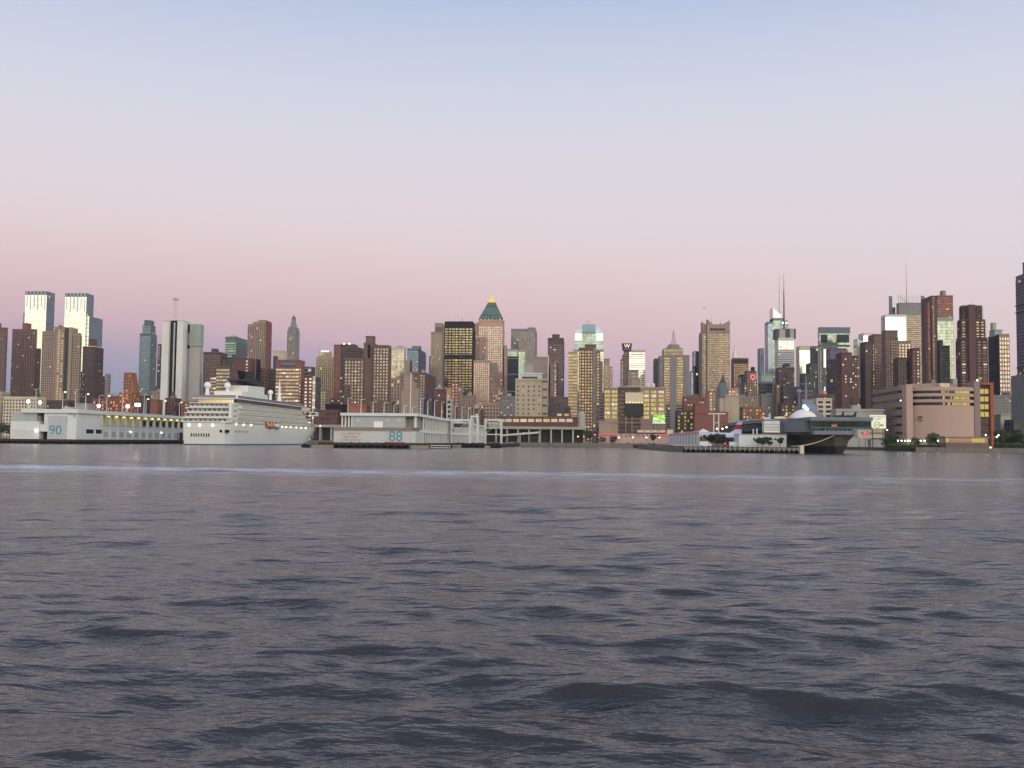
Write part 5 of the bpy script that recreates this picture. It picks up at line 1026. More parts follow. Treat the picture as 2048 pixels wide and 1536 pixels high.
for j in range(2):
    for k in range(9):
        xa = PX(861, 475, 890)+k*(PX(902, 475, 890)-PX(861, 475, 890))/9
        Mb().box(xa, xa+.8, 475, 475.3, .35+j*1.0, .75+j*1.0).build('rail', mat('rail_white', (214, 212, 206), var=.05), wf)
Mb().box(PX(860, 475.6, 890), PX(903, 475.6, 890), 475.4, 477, -.4, 1.7).build('float_body', wallm('black'), wf)
for k, px in enumerate((918, 926, 944, 957, 988, 998)):
    x = PX(px, 588, 888); g = thing('fender', 'fat black rubber fender hanging on the gangway apron, %s from the left' % ords[k], 'fender', (x, 588, 0), 'rubber fenders')
    Mb().lathe([(.6, -.3), (1.5, .2), (1.7, 1.4), (1.5, 2.4), (.6, 2.9)], x, 588, 12).build('tyre_body', wallm('black'), g, smooth=True)
    Mb().bar((x, 588.6, 2.6), (x, 590.2, 3.4), .1).build('chain', wallm('dgrey'), g)
c = thing('skip_container', 'open blue skip container on the second pier apron', 'container', (x8(852), 560, 2.1))
xa, xb = PX(847, 592, 880), PX(863, 592, 880)
Mb().frust((xa+.6, xb-.6, 592, 595), 2.12, (xa, xb, 591.5, 595.5), 5.2).build('body', mat('skip_blue', (52, 92, 140), var=.12), c)
for k in range(4): Mb().box(xa+.8+k*(xb-xa-1.6)/3, xa+1.0+k*(xb-xa-1.6)/3, 591.4, 591.8, 2.4, 5.0).build('rib', MATS['skip_blue'], c)
# ------------------------------------------------------------------ cruise ship
YS = 570.0; XL, XR = PX(358, YS, 860), PX(456, YS, 860); XC = (XL+XR)/2; HB = (XR-XL)/2; LEN = 232.0
sh = thing('cruise_ship', 'white cruise ship moored stern out beside the left pier', 'cruise ship', (XC, YS, 0))
shw = mat('ship_white', (216, 214, 206), rough=.45, var=.035, scale=.06, spec=.5); blue = mat('boot_blue', (52, 84, 128), rough=.5)
zd = PZ(846, YS, 410)
def halfb(t, up):  # half breadth along the length, up = 0 waterline .. 1 deck
    bow = max(0, (t-.68)/.32); st = max(0, (.05-t)/.05)
    f = 1-bow**(2.2+1.6*up)*(1.0); f = max(f, .012)
    return HB*f*(1-.16*st**2)
def hull(z0, z1, u0, u1, m_, nm, off=0.0, nseg=3):
    v = Mb(); ts = [0, .01, .025, .05]+[.05+.95*k/40 for k in range(1, 41)]; rows = nseg+1
    for i, t in enumerate(ts):
        for j in range(rows):
            u = u0+(u1-u0)*j/nseg; z = z0+(z1-z0)*j/nseg; h = halfb(t, u)+off; y = YS+t*(LEN-16*(1-u))+ (1-u)*2.0*(1-t)
            v.v.append((XC-h, y, z)); v.v.append((XC+h, y, z))
    w_ = 2*rows
    for i in range(len(ts)-1):
        for j in range(nseg):
            a = i*w_+2*j; v.f.append((a+1, a+w_+1, a+w_+3, a+3)); v.f.append((a+w_, a, a+2, a+w_+2))
    for j in range(nseg): a = 2*j; v.f.append((a, a+1, a+3, a+2))
    e = (len(ts)-1)*w_
    for j in range(nseg): a = e+2*j; v.f.append((a+1, a, a+2, a+3))
    for i in range(len(ts)-1): a = i*w_+2*nseg; v.f.append((a, a+1, a+w_+1, a+w_))
    v.r = [.5]*len(v.f); return v.build(nm, m_, sh, smooth=False)
hull(.75, zd, .05, 1, shw, 'hull', nseg=5); hull(-1.5, .749, 0, .05, blue, 'boot_stripe', .03, 1)
DK = [PZ(y, YS, 420) for y in (846, 836, 825.5, 814.5, 804.5)]
cabg = glassm('black')
for d in range(4):
    za, zb = DK[d], DK[d+1]; ys = YS+1.2+d*3.2; ye = YS+LEN*(.93-.035*d); hb = HB-.15-d*.05
    dk = thing_part = Mb().prism([(XC-hb+2, ys+2.4), (XC+hb-2, ys+2.4), (XC+hb-1.1, ys+5), (XC+hb-1.1, ye-30), (XC+hb*.45, ye-2), (XC-hb*.45, ye-2), (XC-hb+1.1, ye-30), (XC-hb+1.1, ys+5)], za+.01, zb-.11).build('deck_house', shw, sh)
    sl = Mb(); sl.prism([(XC-hb+1, ys), (XC+hb-1, ys), (XC+hb, ys+3), (XC+hb, ye-30), (XC+hb*.5, ye), (XC-hb*.5, ye), (XC-hb, ye-30), (XC-hb, ys+3)], zb-.1, zb+.32)
    sl.build('balcony_slab', shw, sh)
    pn = Mb(); win = Mb(); rail = Mb()
    n = 44
    for k in range(n):
        y = ys+14+k*(ye-30-ys-14)/n
        if d == 0 and 16 <= k <= 22: continue
        pn.box(XC+hb-1.09, XC+hb-.08, y, y+.22, za+.4, zb-.3)
        for (q0, q1) in ((.6, 1.3), (2.0, 2.6)): win.quad((XC+hb-1.04, y+q0, za+.8), (XC+hb-1.04, y+q1, za+.8), (XC+hb-1.04, y+q1, zb-.8), (XC+hb-1.04, y+q0, zb-.8))
    rail.box(XC+hb-.1, XC+hb-.02, ys+14, ye-31, za+.33, za+1.35)
    nb = 9
    for k in range(nb+1):
        u = XC-hb+1.3+k*(2*hb-2.6)/nb; pn.box(u-.09, u+.09, ys+.4, ys+2.38, za+.34, zb-.3)
        if k < nb:
            for (q0, q1) in ((.6, 1.25), (1.4, 1.9)): win.quad((u+q0, ys+2.33, za+.6), (u+q1, ys+2.33, za+.6), (u+q1, ys+2.33, zb-.7), (u+q0, ys+2.33, zb-.7))
    rail.box(XC-hb+1.2, XC+hb-1.2, ys+.25, ys+.33, za+.33, za+1.3)
    pn.build('balcony_divider', shw, sh, kind='stuff'); win.build('cabin_window', cabg, sh, kind='stuff'); rail.build('balcony_rail', mat('rail_glass', (186, 186, 176), rough=.2, var=.02), sh, kind='stuff')
Mb().prism([(XC+HB-5.2, YS+1.0), (XC+HB-.1, YS+1.0), (XC+HB+.02, YS+12), (XC+HB-3, YS+12)], DK[0]+.3, DK[0]+.9).build('corner_deck', shw, sh)
# raked corner fin
fn = Mb(); fn.prism([(XC+HB-1.6, YS+5), (XC+HB-.02, YS+5), (XC+HB-.02, YS+17), (XC+HB-1.6, YS+17)], DK[0]+.3, DK[4]-.3); fn.build('corner_fin', shw, sh)
for d in range(4): 
    for q in range(2): Mb().box(XC+HB-.03, XC+HB+.03, YS+9+q*3.2+d*.5, YS+10+q*3.2+d*.5, DK[d]+.9, DK[d+1]-1).build('fin_window', glassm('dark'), sh)
# sun deck: lit band, dark glass screens
zA, zB, zC = DK[4]+.33, PZ(794, YS, 420), PZ(789, YS, 420); ye = YS+LEN*.78
def ring(off, y0, y1): hb = HB-off; return [(XC-hb+1, y0), (XC+hb-1, y0), (XC+hb, y0+3), (XC+hb, y1-16), (XC+hb*.5, y1), (XC-hb*.5, y1), (XC-hb, y1-16), (XC-hb, y0+3)]
Mb().prism(ring(2.2, YS+19, ye), zA, zB-.35).build('lido_deck', wallm('dgrey'), sh)
Mb().prism(ring(.5, YS+15, ye+2), zB-.34, zB+.2).build('lido_roof', shw, sh)
lt_ = Mb(); n = 16
for k in range(n): u = XC-HB+3.5+k*(2*HB-7)/n; lt_.quad((u, YS+18.9, zA+.3), (u+.9*(2*HB-7)/n, YS+18.9, zA+.3), (u+.9*(2*HB-7)/n, YS+18.9, zB-.6), (u, YS+18.9, zB-.6), r=.2+.8*k/n)
lt_.build('lit_lido_window', litm('warm'), sh, kind='stuff')
sg = Mb(); sg.box(XC-HB+1.5, XC+HB-1.5, YS+16.5, YS+16.7, zB+.21, zC+.5).box(XC+HB-.9, XC+HB-.7, YS+18, ye-14, zB+.21, zC+.4); sg.build('glass_screen', mat('screen_mauve', (128, 120, 132), rough=.15, var=.03), sh)
Mb().box(XC+HB-2.1, XC+HB-1.95, YS+20, ye-16, zA+.3, zB-.7).build('lido_glazing', mat('screen_dark', (96, 90, 98), rough=.12, var=.03), sh)
# upper works: funnel house, funnel, domes, mast
zU = zB+.21
Mb().prism([(XC-9, YS+40), (XC+8, YS+40), (XC+9, YS+46), (XC+9, YS+92), (XC-9, YS+92)], zU, zU+5.2).build('upper_house', shw, sh)
Mb().prism([(XC-6, YS+56), (XC+7, YS+56), (XC+7, YS+90), (XC-6, YS+90)], zU+5.21, [zU+9.6, zU+9.6, zU+10.4, zU+10.4]).build('funnel_base', shw, sh)
fk = mat('funnel_black', (34, 34, 40), rough=.5)
def wedge(pts, x0, x1, nm, m_):
    v = Mb(); n = len(pts); v.v = [(x0, y, z) for y, z in pts]+[(x1, y, z) for y, z in pts]
    v.f = [tuple(range(n)), tuple(reversed(range(n, 2*n)))]+[((k+1) % n, k, n+k, n+(k+1) % n) for k in range(n)]; v.r = [.5]*len(v.f); v.build(nm, m_, sh)
wedge([(YS+50, zU+12.6), (YS+88, zU+10.4), (YS+90, zU+12.2), (YS+74, zU+14.8), (YS+54, zU+13.6)], XC-5, XC+6, 'funnel_wing', fk)
wedge([(YS+66, zU+13.8), (YS+80, zU+13.4), (YS+72, zU+19.6), (YS+62, zU+19.6)], XC-2.2, XC+.2, 'funnel', fk); wedge([(YS+66, zU+13.8), (YS+82, zU+13.4), (YS+76, zU+19.0), (YS+66, zU+19.4)], XC+1.2, XC+3.6, 'funnel', fk)
for px, py, yy, rr in ((415, 770.5, YS+36, 2.15), (455.5, 771, YS+52, 2.2), (513, 787, YS+118, 1.9), (541, 785, YS+142, 1.9), (530, 792, YS+132, .7), (503, 789.5, YS+110, .8)):
    x = PX(px, yy, py); z = PZ(py, yy, px); dm = Mb().ball((x, yy, z), rr, 16, 10).build('radar_dome', mat('dome_white', (226, 224, 220), rough=.5, var=.02), sh, smooth=True)
    Mb().lathe([(rr*.75, zU), (rr*.5, z-rr*.75)], x, yy, 10).build('dome_pedestal', shw, dm)
xm = PX(559, YS+160, 780); zm = PZ(761, YS+160, 559); mm = Mb()
mm.lathe([(2.2, zU), (1.0, zU+(zm-zU)*.5), (.3, zm)], xm, YS+160, 8); mm.box(xm-2.4, xm+2.4, YS+159.8, YS+160.2, zU+(zm-zU)*.45, zU+(zm-zU)*.5).box(xm-1.5, xm+1.5, YS+159.8, YS+160.2, zU+(zm-zU)*.7, zU+(zm-zU)*.74)
mm.build('radar_mast', shw, sh)
Mb().prism([(XC-8, YS+146), (XC+9, YS+146), (XC+9.5, YS+150), (XC+9, YS+176), (XC-8, YS+176)], zU, zU+2.3).build('forward_house', shw, sh)
Mb().prism([(XC-HB+2, YS+LEN*.70), (XC+HB-1.2, YS+LEN*.70), (XC+HB-1.6, YS+LEN*.79), (XC+4, YS+LEN*.84), (XC-4, YS+LEN*.84), (XC-HB+2, YS+LEN*.79)], DK[4]+.33, DK[4]+3.0).build('bridge_house', shw, sh)
bw = Mb().box(XC+HB-1, XC+HB+3.2, YS+LEN*.795, YS+LEN*.83, DK[3]-.2, DK[3]+2.9).build('bridge_wing', shw, sh)
Mb().box(XC+HB-.2, XC+HB+2.9, YS+LEN*.795-.12, YS+LEN*.795-.02, DK[3]+.8, DK[3]+2.2).build('wing_window', glassm('black'), bw)
# lifeboat bay
Mb().box(XC+HB-.02, XC+HB+.06, YS+70, YS+101, DK[0]-2.3, DK[1]-.4).build('lifeboat_bay', wallm('rust'), sh)
for k in range(2):
    y0 = YS+72+k*14.5; v = Mb(); 
    v.lathe([(.25, 0), (1.2, 1.2), (1.55, 3), (1.6, 7), (1.2, 10.2), (.25, 11.6)], 0, 0, 10)
    lb = v.build('lifeboat', mat('boat_orange', (196, 132, 60)) if k == 0 else mat('boat_white', (196, 196, 204)), sh, origin=(0, 0, 0), smooth=True); po = parent_origin(sh)
    lb.location = (XC+HB+1.3-po[0], y0-po[1], DK[0]-.2-po[2]); lb.rotation_euler = (-math.pi/2, 0, 0)
    for q in (1.5, 9.8): Mb().box(XC+HB+.06, XC+HB+.7, y0+q, y0+q+.4, DK[0]-2.4, DK[1]-.3).build('davit', shw, sh)
for k, px in enumerate((473, 488, 503, 550, 565, 573, 582, 593, 603, 612)):
    kx = PX(px, 1000, 851)/1000; yy = (XC+HB+.4)/kx
    t = (yy-YS)/LEN
    if t > .66: 
        for _ in range(30): yy = (XC+halfb((yy-YS)/LEN, 1)+.4)/kx
    Mb().ball(((XC+halfb((yy-YS)/LEN, 1)+.35), yy, DK[0]-.4), .42, 8, 5).build('deck_lamp', lampm('warm'), sh)
for px, kk in ((377, 'white'), (398.5, 'warm'), (424.5, 'white')): 
    x = PX(px, YS-.4, 850); rc = Mb().box(x-1.6, x+1.6, YS+1.2, YS+2.05, DK[0]-2.6, DK[0]-.1).build('stern_recess', wallm('cream'), sh); Mb().ball((x, YS+.6, DK[0]-1.2), .85, 10, 6).build('stern_floodlight', lampm(kk), rc)
for k in range(8): x = PX(381.5+k*4.95, YS, 869); Mb().box(x-.3, x+.3, YS+.9, YS+2, 5.0, 6.9).build('stern_port', glassm('black'), sh)
for px in (441.5, 452.5): x = PX(px, YS+.5, 865); Mb().box(x-.75, x+.75, YS+.6, YS+3.6, 7.4, 9.0).build('stern_port', glassm('black'), sh)
for k in range(7): Mb().box(XC+halfb(.06, .5)-.5, XC+HB+.05, YS+12+k*3.6, YS+13+k*3.6, 7.6, 8.8).build('side_port', glassm('dim'), sh)
# ------------------------------------------------------------------ long red motel and raised road on the shore
r = thing('motel', 'long two storey red brick motel with a row of large pale windows', 'building', (PX(1075, 885), 885, GROUND))
x0, x1 = PX(996, 885, 840), PX(1160, 885, 840); zt = PZ(834, 885, 1075)
Mb().box(x0, x1, 885, 897, GROUND, zt).build('wall', wallm('maroon'), r)
Mb().box(x0-.3, x1+.3, 884.3, 884.98, zt-1.2, zt+.5).build('cornice', wallm('maroon'), r)
for k, px in enumerate((1003, 1017, 1032, 1047, 1062, 1077.5, 1093, 1108.5, 1124, 1139)):
    xc = PX(px, 884.5, 840); za, zb = PZ(844, 884.5, px), PZ(838, 884.5, px)
    f = Mb().box(xc-2.85, xc+2.85, 884.55, 884.99, za-.2, zb+.2).build('window', wallm('concrete'), r)
    for q in range(3):
        u = xc-2.6+q*1.75; Mb().box(u, u+1.65, 884.4, 884.54, za, zb).build('pane', litm('warm') if k == 3 else (litm('yellow') if k in (5, 6) and q else glassm('bright')), f)
Mb().lathe([(3.2, GROUND), (3.2, zt+3), (2.5, zt+4.2), (.6, zt+4.6)], PX(1163, 884, 840), 886, 16).build('round_stair', wallm('concrete'), r)
r = thing('viaduct', 'raised concrete roadway on piers running along the shore', 'viaduct', (PX(1100, 872), 872, GROUND))
xa, xb = PX(630, 872, 850), PX(1171, 872, 850); zt = PZ(855, 872, 1100)
Mb().box(xa, xb, 868, 877, zt-1.5, zt-.3).build('road_deck', wallm('concrete'), r); Mb().box(xa, xb, 867.6, 867.98, zt-1.6, zt+.7).build('parapet', mat('parapet', (150, 146, 132), var=.15), r)
Mb().box(xa, xb, 877.2, 877.6, GROUND, zt-1.6).build('underdeck_dark_fill', mat('dark_fill', (66, 60, 56), var=.35, scale=.3), r)  # added dark sheet that paints the darkness under the roadway
for px in range(640, 1172, 22):
    Mb().box(PX(px, 869, 870)-.7, PX(px, 869, 870)+.7, 869, 876, GROUND, zt-1.51).build('column', wallm('concrete'), r)
r = thing('ramp', 'pale sloping access ramp right of the white gangways', 'ramp', (PX(1045, 860), 864, GROUND))
v = Mb(); xa, xb = PX(1000, 864, 870), PX(1078, 864, 868); za, zb = PZ(870, 864, 1000), PZ(864, 864, 1078)
v.v = [(xa, 864, za-1.2), (xb, 864, zb-1.2), (xb, 864, zb+.4), (xa, 864, za+.4), (xa, 867, za-1.2), (xb, 867, zb-1.2), (xb, 867, zb+.4), (xa, 867, za+.4)]
v.f = [(0, 1, 2, 3), (5, 4, 7, 6), (3, 2, 6, 7), (1, 0, 4, 5), (1, 5, 6, 2), (4, 0, 3, 7)]; v.r = [.5]*6; v.build('ramp_deck', mat('ramp_white', (188, 186, 176), var=.06), r)
for px in (1040, 1078): Mb().box(PX(px, 865, 880)-.5, PX(px, 865, 880)+.5, 864.5, 866.5, GROUND, PZ(868, 865, px)-1.3).build('column', wallm('concrete'), r)
# car wash wall with letters
r = thing('car_wash', 'low pinkish car wash wall with large dark red letters', 'building', (PX(1270, 880), 880, GROUND))
x0, x1 = PX(1197, 880, 870), PX(1352, 880, 870); zt = PZ(867.5, 880, 1270)
Mb().box(x0, x1, 880, 884, GROUND, zt).build('wall', mat('wash_pink', (182, 150, 138), var=.1), r)
for a, b_ in ((1199, 1234), (1316, 1350)): Mb().box(PX(a, 879, 870), PX(b_, 879, 870), 879.2, 879.99, zt-1.6, zt-.4).build('red_band', mat('wash_red', (206, 92, 82), var=.05, emit=(220, 90, 80), es=.25), r)
sp_ = [(1243, 'C'), (1252, 'A'), (1261, 'R'), (1276, 'W'), (1286, 'A'), (1294.5, 'S'), (1303, 'H')]
for px, ch in sp_: mtext('letter', ch, r, (PX(px, 879.9, 872), 879.9, PZ(871.5, 879.9, px)), 3.9, mat('wash_letter', (92, 26, 32), var=.05), .08)
r = thing('canopy', 'row of four white awning boxes on top of the car wash', 'canopy', (PX(1310, 884), 884.5, zt))
for k in range(4):
    a = PX(1274.5+k*14.6, 884.6, 862); Mb().box(a, a+5.4, 884.5, 887, zt+1.2, zt+3.3).build('awning_box', wallm('cream'), r)
    Mb().box(a+.3, a+5.1, 884.7, 887, zt-.3, zt+1.19).build('shop_window', glassm('black'), r)
Mb().box(PX(1334, 885, 860), PX(1346, 885, 860), 884.5, 888, GROUND, zt+4).build('end_hut', wallm('cream'), r)
# ------------------------------------------------------------------ street lamps, signals, cars on the shore road
def globe_lamp(px, py, Y, on, label, ground=GROUND, group='lit street lamps on the shore'):
    x, z = P(px, py, Y); r = thing('street_lamp', label, 'street lamp', (x, Y, ground), group)
    Mb().bar((x, Y, ground), (x, Y, z-.3), .12, .08, n=6).build('post', wallm('dgrey'), r); Mb().ball((x, Y, z), .42, 8, 5).build('globe', lampm(on), r)
for px, l in ((1238, 'before the letter C of the car wash'), (1265.5, 'between the two words of the car wash'), (1293, 'before the letter S of the car wash'), (1319, 'right of the car wash lettering'), (1339, 'left of the flag fence')): globe_lamp(px, 875, 866, 'white', 'lit white globe lamp '+l)
for k, px in enumerate((1796, 1803, 1810.5, 1816.5, 1820, 1841.5, 1849, 1876)): globe_lamp(px, 881.5, 650, 'white', 'lit white park lamp by the parcel depot, %s from the left' % ords[k], GROUND-.2)
for px, py, l in ((1966, 876, 'left of a pair at the orange framed stair'), (1971.5, 870, 'higher of a pair at the orange framed stair'), (1993.5, 874, 'lower of a pair at the right park edge'), (1997, 870.5, 'upper of a pair at the right park edge'), (1981, 895, 'small and low by the park water edge')): globe_lamp(px, py, 655, 'white', 'lit white park lamp, '+l, GROUND-.2)
for px, py, kk, l in ((640.5, 852, 'warm', 'yellow lamp under the roadway right of the ship bow'), (1156, 873, 'warm', 'yellow lamp at the right end of the raised roadway'), (1048, 866, 'warm', 'lamp above the pale ramp'), (1774.5, 860, 'white', 'lit lamp right of the white billboard'), (1801, 801, 'white', 'high lamp on the depot side wing')): globe_lamp(px, py, 866 if px < 1700 else 770, kk, l)
def signal(px, py, Y, label):
    x, z = P(px, py, Y); r = thing('traffic_signal', label, 'traffic light', (x, Y, GROUND), 'red traffic lights on the shore road')
    Mb().bar((x, Y, GROUND), (x, Y, z+.8), .1).build('post', wallm('dgrey'), r); h = Mb().box(x-.35, x+.35, Y-.3, Y-.1, z-1.6, z+.7).build('signal_head', wallm('black'), r)
    Mb().ball((x, Y-.35, z), .55, 10, 6).build('red_lens', lampm('red'), h)
for px, py, l in ((1167.5, 873.5, 'left of the dark tree'), (1189.5, 869.5, 'right of the dark tree'), (1449, 886, 'below the white delta jet')): signal(px, py, 864 if px < 1400 else 470, 'glowing red traffic light '+l)
def car(px, Y, label, col, rot=0, lights=None):
    x = PX(px, Y, 885); r = thing('car', label, 'car', (x, Y, GROUND+.03), 'cars on the shore road'); z = GROUND+.03
    v = Mb(); pr = [(-2.2, .35), (2.2, .35), (2.25, .8), (1.3, .95), (.7, 1.45), (-1.2, 1.45), (-1.9, .98), (-2.25, .85)]; n = len(pr)
    v.v = [(x+a, Y-.85, z+b_) for a, b_ in pr]+[(x+a, Y+.85, z+b_) for a, b_ in pr]; v.f = [tuple(range(n)), tuple(reversed(range(n, 2*n)))]+[((k+1) % n, k, n+k, n+(k+1) % n) for k in range(n)]; v.r = [.5]*len(v.f)
    bd = v.build('body', mat('car_'+col[0], col[1], rough=.35, var=0, spec=.6), r)
    for a, b_ in ((-1.05, -.2), (-.1, .65)): Mb().box(x+a, x+b_, Y-.9, Y-.84, z+1.0, z+1.36).build('window', glassm('dark'), bd)
    for a in (-1.35, 1.35):
        for s_ in (-1, 1):
            w_ = Mb().bar((x+a, Y+s_*.9, z+.33), (x+a, Y+s_*.66, z+.33), .34, n=10).build('wheel', wallm('black'), r)
    for s_ in (-1, 1): Mb().ball((x+2.2, Y+s_*.6, z+.7), .17, 6, 4).build('headlight', lampm('white'), r)
cols = [('silver', (170, 172, 176)), ('white', (214, 214, 212)), ('navy', (40, 48, 70)), ('red', (140, 40, 40)), ('grey', (96, 96, 98)), ('black', (34, 34, 36)), ('taxi', (206, 160, 50))]
for k, (px, l) in enumerate(((1176, 'near the red signals'), (1212, 'at the left end of the car wash'), (1228, 'second along the car wash wall'), (1256, 'below the letter R of the car wash'), (1281, 'below the second car wash word'), (1300, 'beside the small shore tree'), (1060, 'under the pale ramp'), (1025, 'left under the pale ramp'))):
    car(px, 874 if px > 1180 else 871, '%s car on the shore road %s' % (cols[k % 7][0] if cols[k % 7][0] != 'taxi' else 'yellow', l), cols[k % 7])
# ------------------------------------------------------------------ trees
leafm = mat('leaf', (60, 74, 46), rough=.8, var=.35, scale=.9, streak=False); barkm = mat('bark', (72, 60, 50))
def tree_mesh(seed, h, w_, n):
    rg = random.Random(seed); tr = Mb(); tr.bar((0, 0, 0), (0.1, 0, h*.45), .028*h, .018*h, n=6)
    for k in range(5): a = rg.uniform(0, 6.28); tr.bar((.05, 0, h*rg.uniform(.3, .45)), (w_*.33*math.cos(a), w_*.33*math.sin(a), h*rg.uniform(.55, .8)), .012*h, .004*h, n=4)
    cr = Mb(); cl = [(rg.gauss(0, .2)*w_, rg.gauss(0, .2)*w_, h*rg.uniform(.4, .9), rg.uniform(.12, .24)*w_) for _ in range(14)]
    for _ in range(n):
        c = rg.choice(cl); d = Vector((rg.gauss(0, 1), rg.gauss(0, 1), rg.gauss(0, .8))).normalized()*c[3]*rg.uniform(.5, 1.15); p = Vector(c[:3])+d
        s_ = rg.uniform(.14, .3)*(h/7)**.5; u = Vector((rg.gauss(0, 1), rg.gauss(0, 1), rg.gauss(0, 1))).normalized(); q = u.orthogonal().normalized()
        cr.quad(tuple(p-u*s_-q*s_*.6), tuple(p+u*s_-q*s_*.6), tuple(p+u*s_+q*s_*.6), tuple(p-u*s_+q*s_*.6))
    return tr, cr
protos = {}
def tree(px, Y, h, w_, label, kind='tree', ground=GROUND, seed=1, y=880):
    x = PX(px, Y, y); key = (seed, round(h/w_, 1))
    r = thing(kind, label, 'tree', (x, Y, ground), 'trees along the waterfront')
    if key not in protos:
        tr, cr = tree_mesh(seed, 8.0, 8.0*w_/h, 1500)
        protos[key] = (tr.build('trunk', barkm, None, origin=(0, 0, 0)), cr.build('crown', leafm, None, origin=(0, 0, 0)))
        for q in protos[key]: q.parent = r
    else:
        for q in protos[key]: c_ = q.copy(); COL.objects.link(c_); c_.parent = r
    r.scale = (h/8.0,)*3; r.rotation_euler = (0, 0, (px*1.7) % 6.28)
for k, (px, Y, h, w_, l) in enumerate(((1178, 866, 12, 9, 'dark street tree beside the red traffic lights'), (1205, 868, 6, 6, 'small street tree at the left end of the car wash'), (1226, 868, 6.5, 6, 'small street tree before the red band of the car wash'), (1307, 864, 9, 6, 'dark street tree hiding the last car wash letter'), (1345, 866, 8, 5, 'street tree left of the flag fence'),
    (1068, 863.5, 5, 7, 'bushy green tree under the raised roadway'), (2, 866, 13, 14, 'broad dark tree at the left picture edge behind the pier'), (22, 868, 12, 12, 'broad dark tree second from the left picture edge'), (650, 900, 15, 9, 'dark tree behind the ship bow'))): tree(px, Y, h, w_, l, seed=1+k % 3)
park = [(1700, 660), (1712, 664), (1725, 660), (1738, 668), (1752, 664), (1775, 660), (1786, 668), (1833, 662), (1862, 660), (1869, 668), (1880, 662), (2000, 668), (2009, 660), (2018, 672), (2027, 664), (2036, 660), (2045, 670)]
for k, (px, Y) in enumerate(park):
    if px < 1770: Y += 205
    tree(px, Y, (7 if px < 1850 else 8.5 if px < 1990 else 11)*(1+.18*math.sin(k*2.3)), 7.5, 'leafy park tree, %s from the left in the waterfront row right of the carrier' % ords[k], ground=GROUND-.2, seed=1+k % 3)
for a, b_, l, hh in ((1776, 1880, 'dark clipped hedge along the park below the parcel depot', 1.8), (1990, 2060, 'dark tall hedge at the right picture edge', 3.0)):
    rg = random.Random(a); hd = Mb(); xa, xb = PX(a, 646, 890), PX(b_, 646, 890)
    for _ in range(5000):
        p = Vector((rg.uniform(xa, xb), rg.uniform(645, 648.5), GROUND-.2+rg.uniform(0, 1)**.7*hh*(1+.2*math.sin(rg.random()*6)))); u = Vector((rg.gauss(0, 1), rg.gauss(0, 1), rg.gauss(0, 1))).normalized(); q = u.orthogonal(); s_ = rg.uniform(.15, .32)
        hd.quad(tuple(p-u*s_-q*s_), tuple(p+u*s_-q*s_), tuple(p+u*s_+q*s_), tuple(p-u*s_+q*s_))
    hr = thing('hedge', l, 'hedge', ((xa+xb)/2, 646, GROUND-.2)); hd.build('foliage', leafm, hr, kind='stuff')
# low glazed boathouse before the depot
r = thing('boathouse', 'low glazed boathouse with warm lit windows at the water below the parcel depot', 'building', (PX(1925, 648), 648, 0))
xa, xb, xc_ = PX(1887, 645, 890), PX(1936, 645, 890), PX(1972, 645, 890); z0, z1 = PZ(885, 645, 1920), PZ(873.5, 645, 1920)
Mb().box(xa, xc_, 640.5, 656, -.5, z0-.4).build('basement', wallm('brown'), r); Mb().box(xa, xc_, 642, 656, z0-.39, z1-.6).build('wall', wallm('tan'), r); Mb().box(xa-.6, xc_+1, 641, 657, z1-.59, z1).build('roof', wallm('grey'), r)
for k in range(16):
    u = xa+.4+k*(xc_-xa-.8)/16; lit_ = k in (0, 10, 11, 12, 13, 14); Mb().box(u+.08, u+(xc_-xa-.8)/16-.08, 641.75, 641.99, z0+.2, z1-.9).build('window', litm('yellow') if lit_ else glassm('warm'), r)
Mb().box(PX(1905, 640, 895), PX(1925, 640, 895), 640.2, 640.49, 1.0, 2.4).build('sign_board', wallm('maroon'), r)
# ------------------------------------------------------------------ museum pier: promenade, fence of flags, jet, white building
YP = 430.0
def xp(p, Y=YP): return PX(p, Y, 895)
pr = pier_deck('grey concrete museum pier with pale posts along its edge', xp(1368), xp(1608), YP, 800, 2.2, 'seawall', 5.0)
for k in range(25): x = xp(1372+k*9.8); Mb().box(x-.14, x+.14, YP-.18, YP+.1, .7, 2.5).build('edge_post', mat('post_cream', (160, 154, 142), var=.05), pr)
Mb().box(xp(1372), xp(1606), YP+.5, YP+.6, 3.1, 3.2).build('hand_rail', wallm('grey'), pr)
Mb().box(xp(1599.5), xp(1607.5), YP-.6, YP+2, -.5, 3.2).build('corner_block', wallm('cream'), pr)
Mb().prism([(xp(1352), YP+22), (xp(1368)-.05, YP+4), (xp(1368)-.05, 640), (xp(1352)-3, 640)], -1, 2.0).build('side_quay', MATS['seawall'], pr)
r = thing('flag_fence', 'tall fence of white poles with red topped banners receding along the museum pier', 'fence', (PX(1398, 480), 480, 2.2))
XF = PX(1398, 480, 880)
for k in range(34):
    y = 480+k*4.6; Mb().bar((XF, y, 2.2), (XF, y, 9.8), .13, n=5).build('pole', mat('pole_white', (206, 204, 204), var=.03), r)
    if k < 33: Mb().box(XF-.03, XF+.03, y+.4, y+4.2, 3.4, 8.1).build('banner', [mat('banner_grey', (176, 172, 172), var=.12, scale=.8), mat('banner_pale', (206, 204, 202), var=.1, scale=.8), mat('banner_slate', (118, 116, 122), var=.12, scale=.8)][(k*7) % 3], r); Mb().box(XF-.04, XF+.04, y+.4, y+4.2, 8.11, 9.6).build('banner_top', mat('banner_red', (172, 92, 96) if k % 2 else (172, 92, 96), var=.2, scale=.9), r)
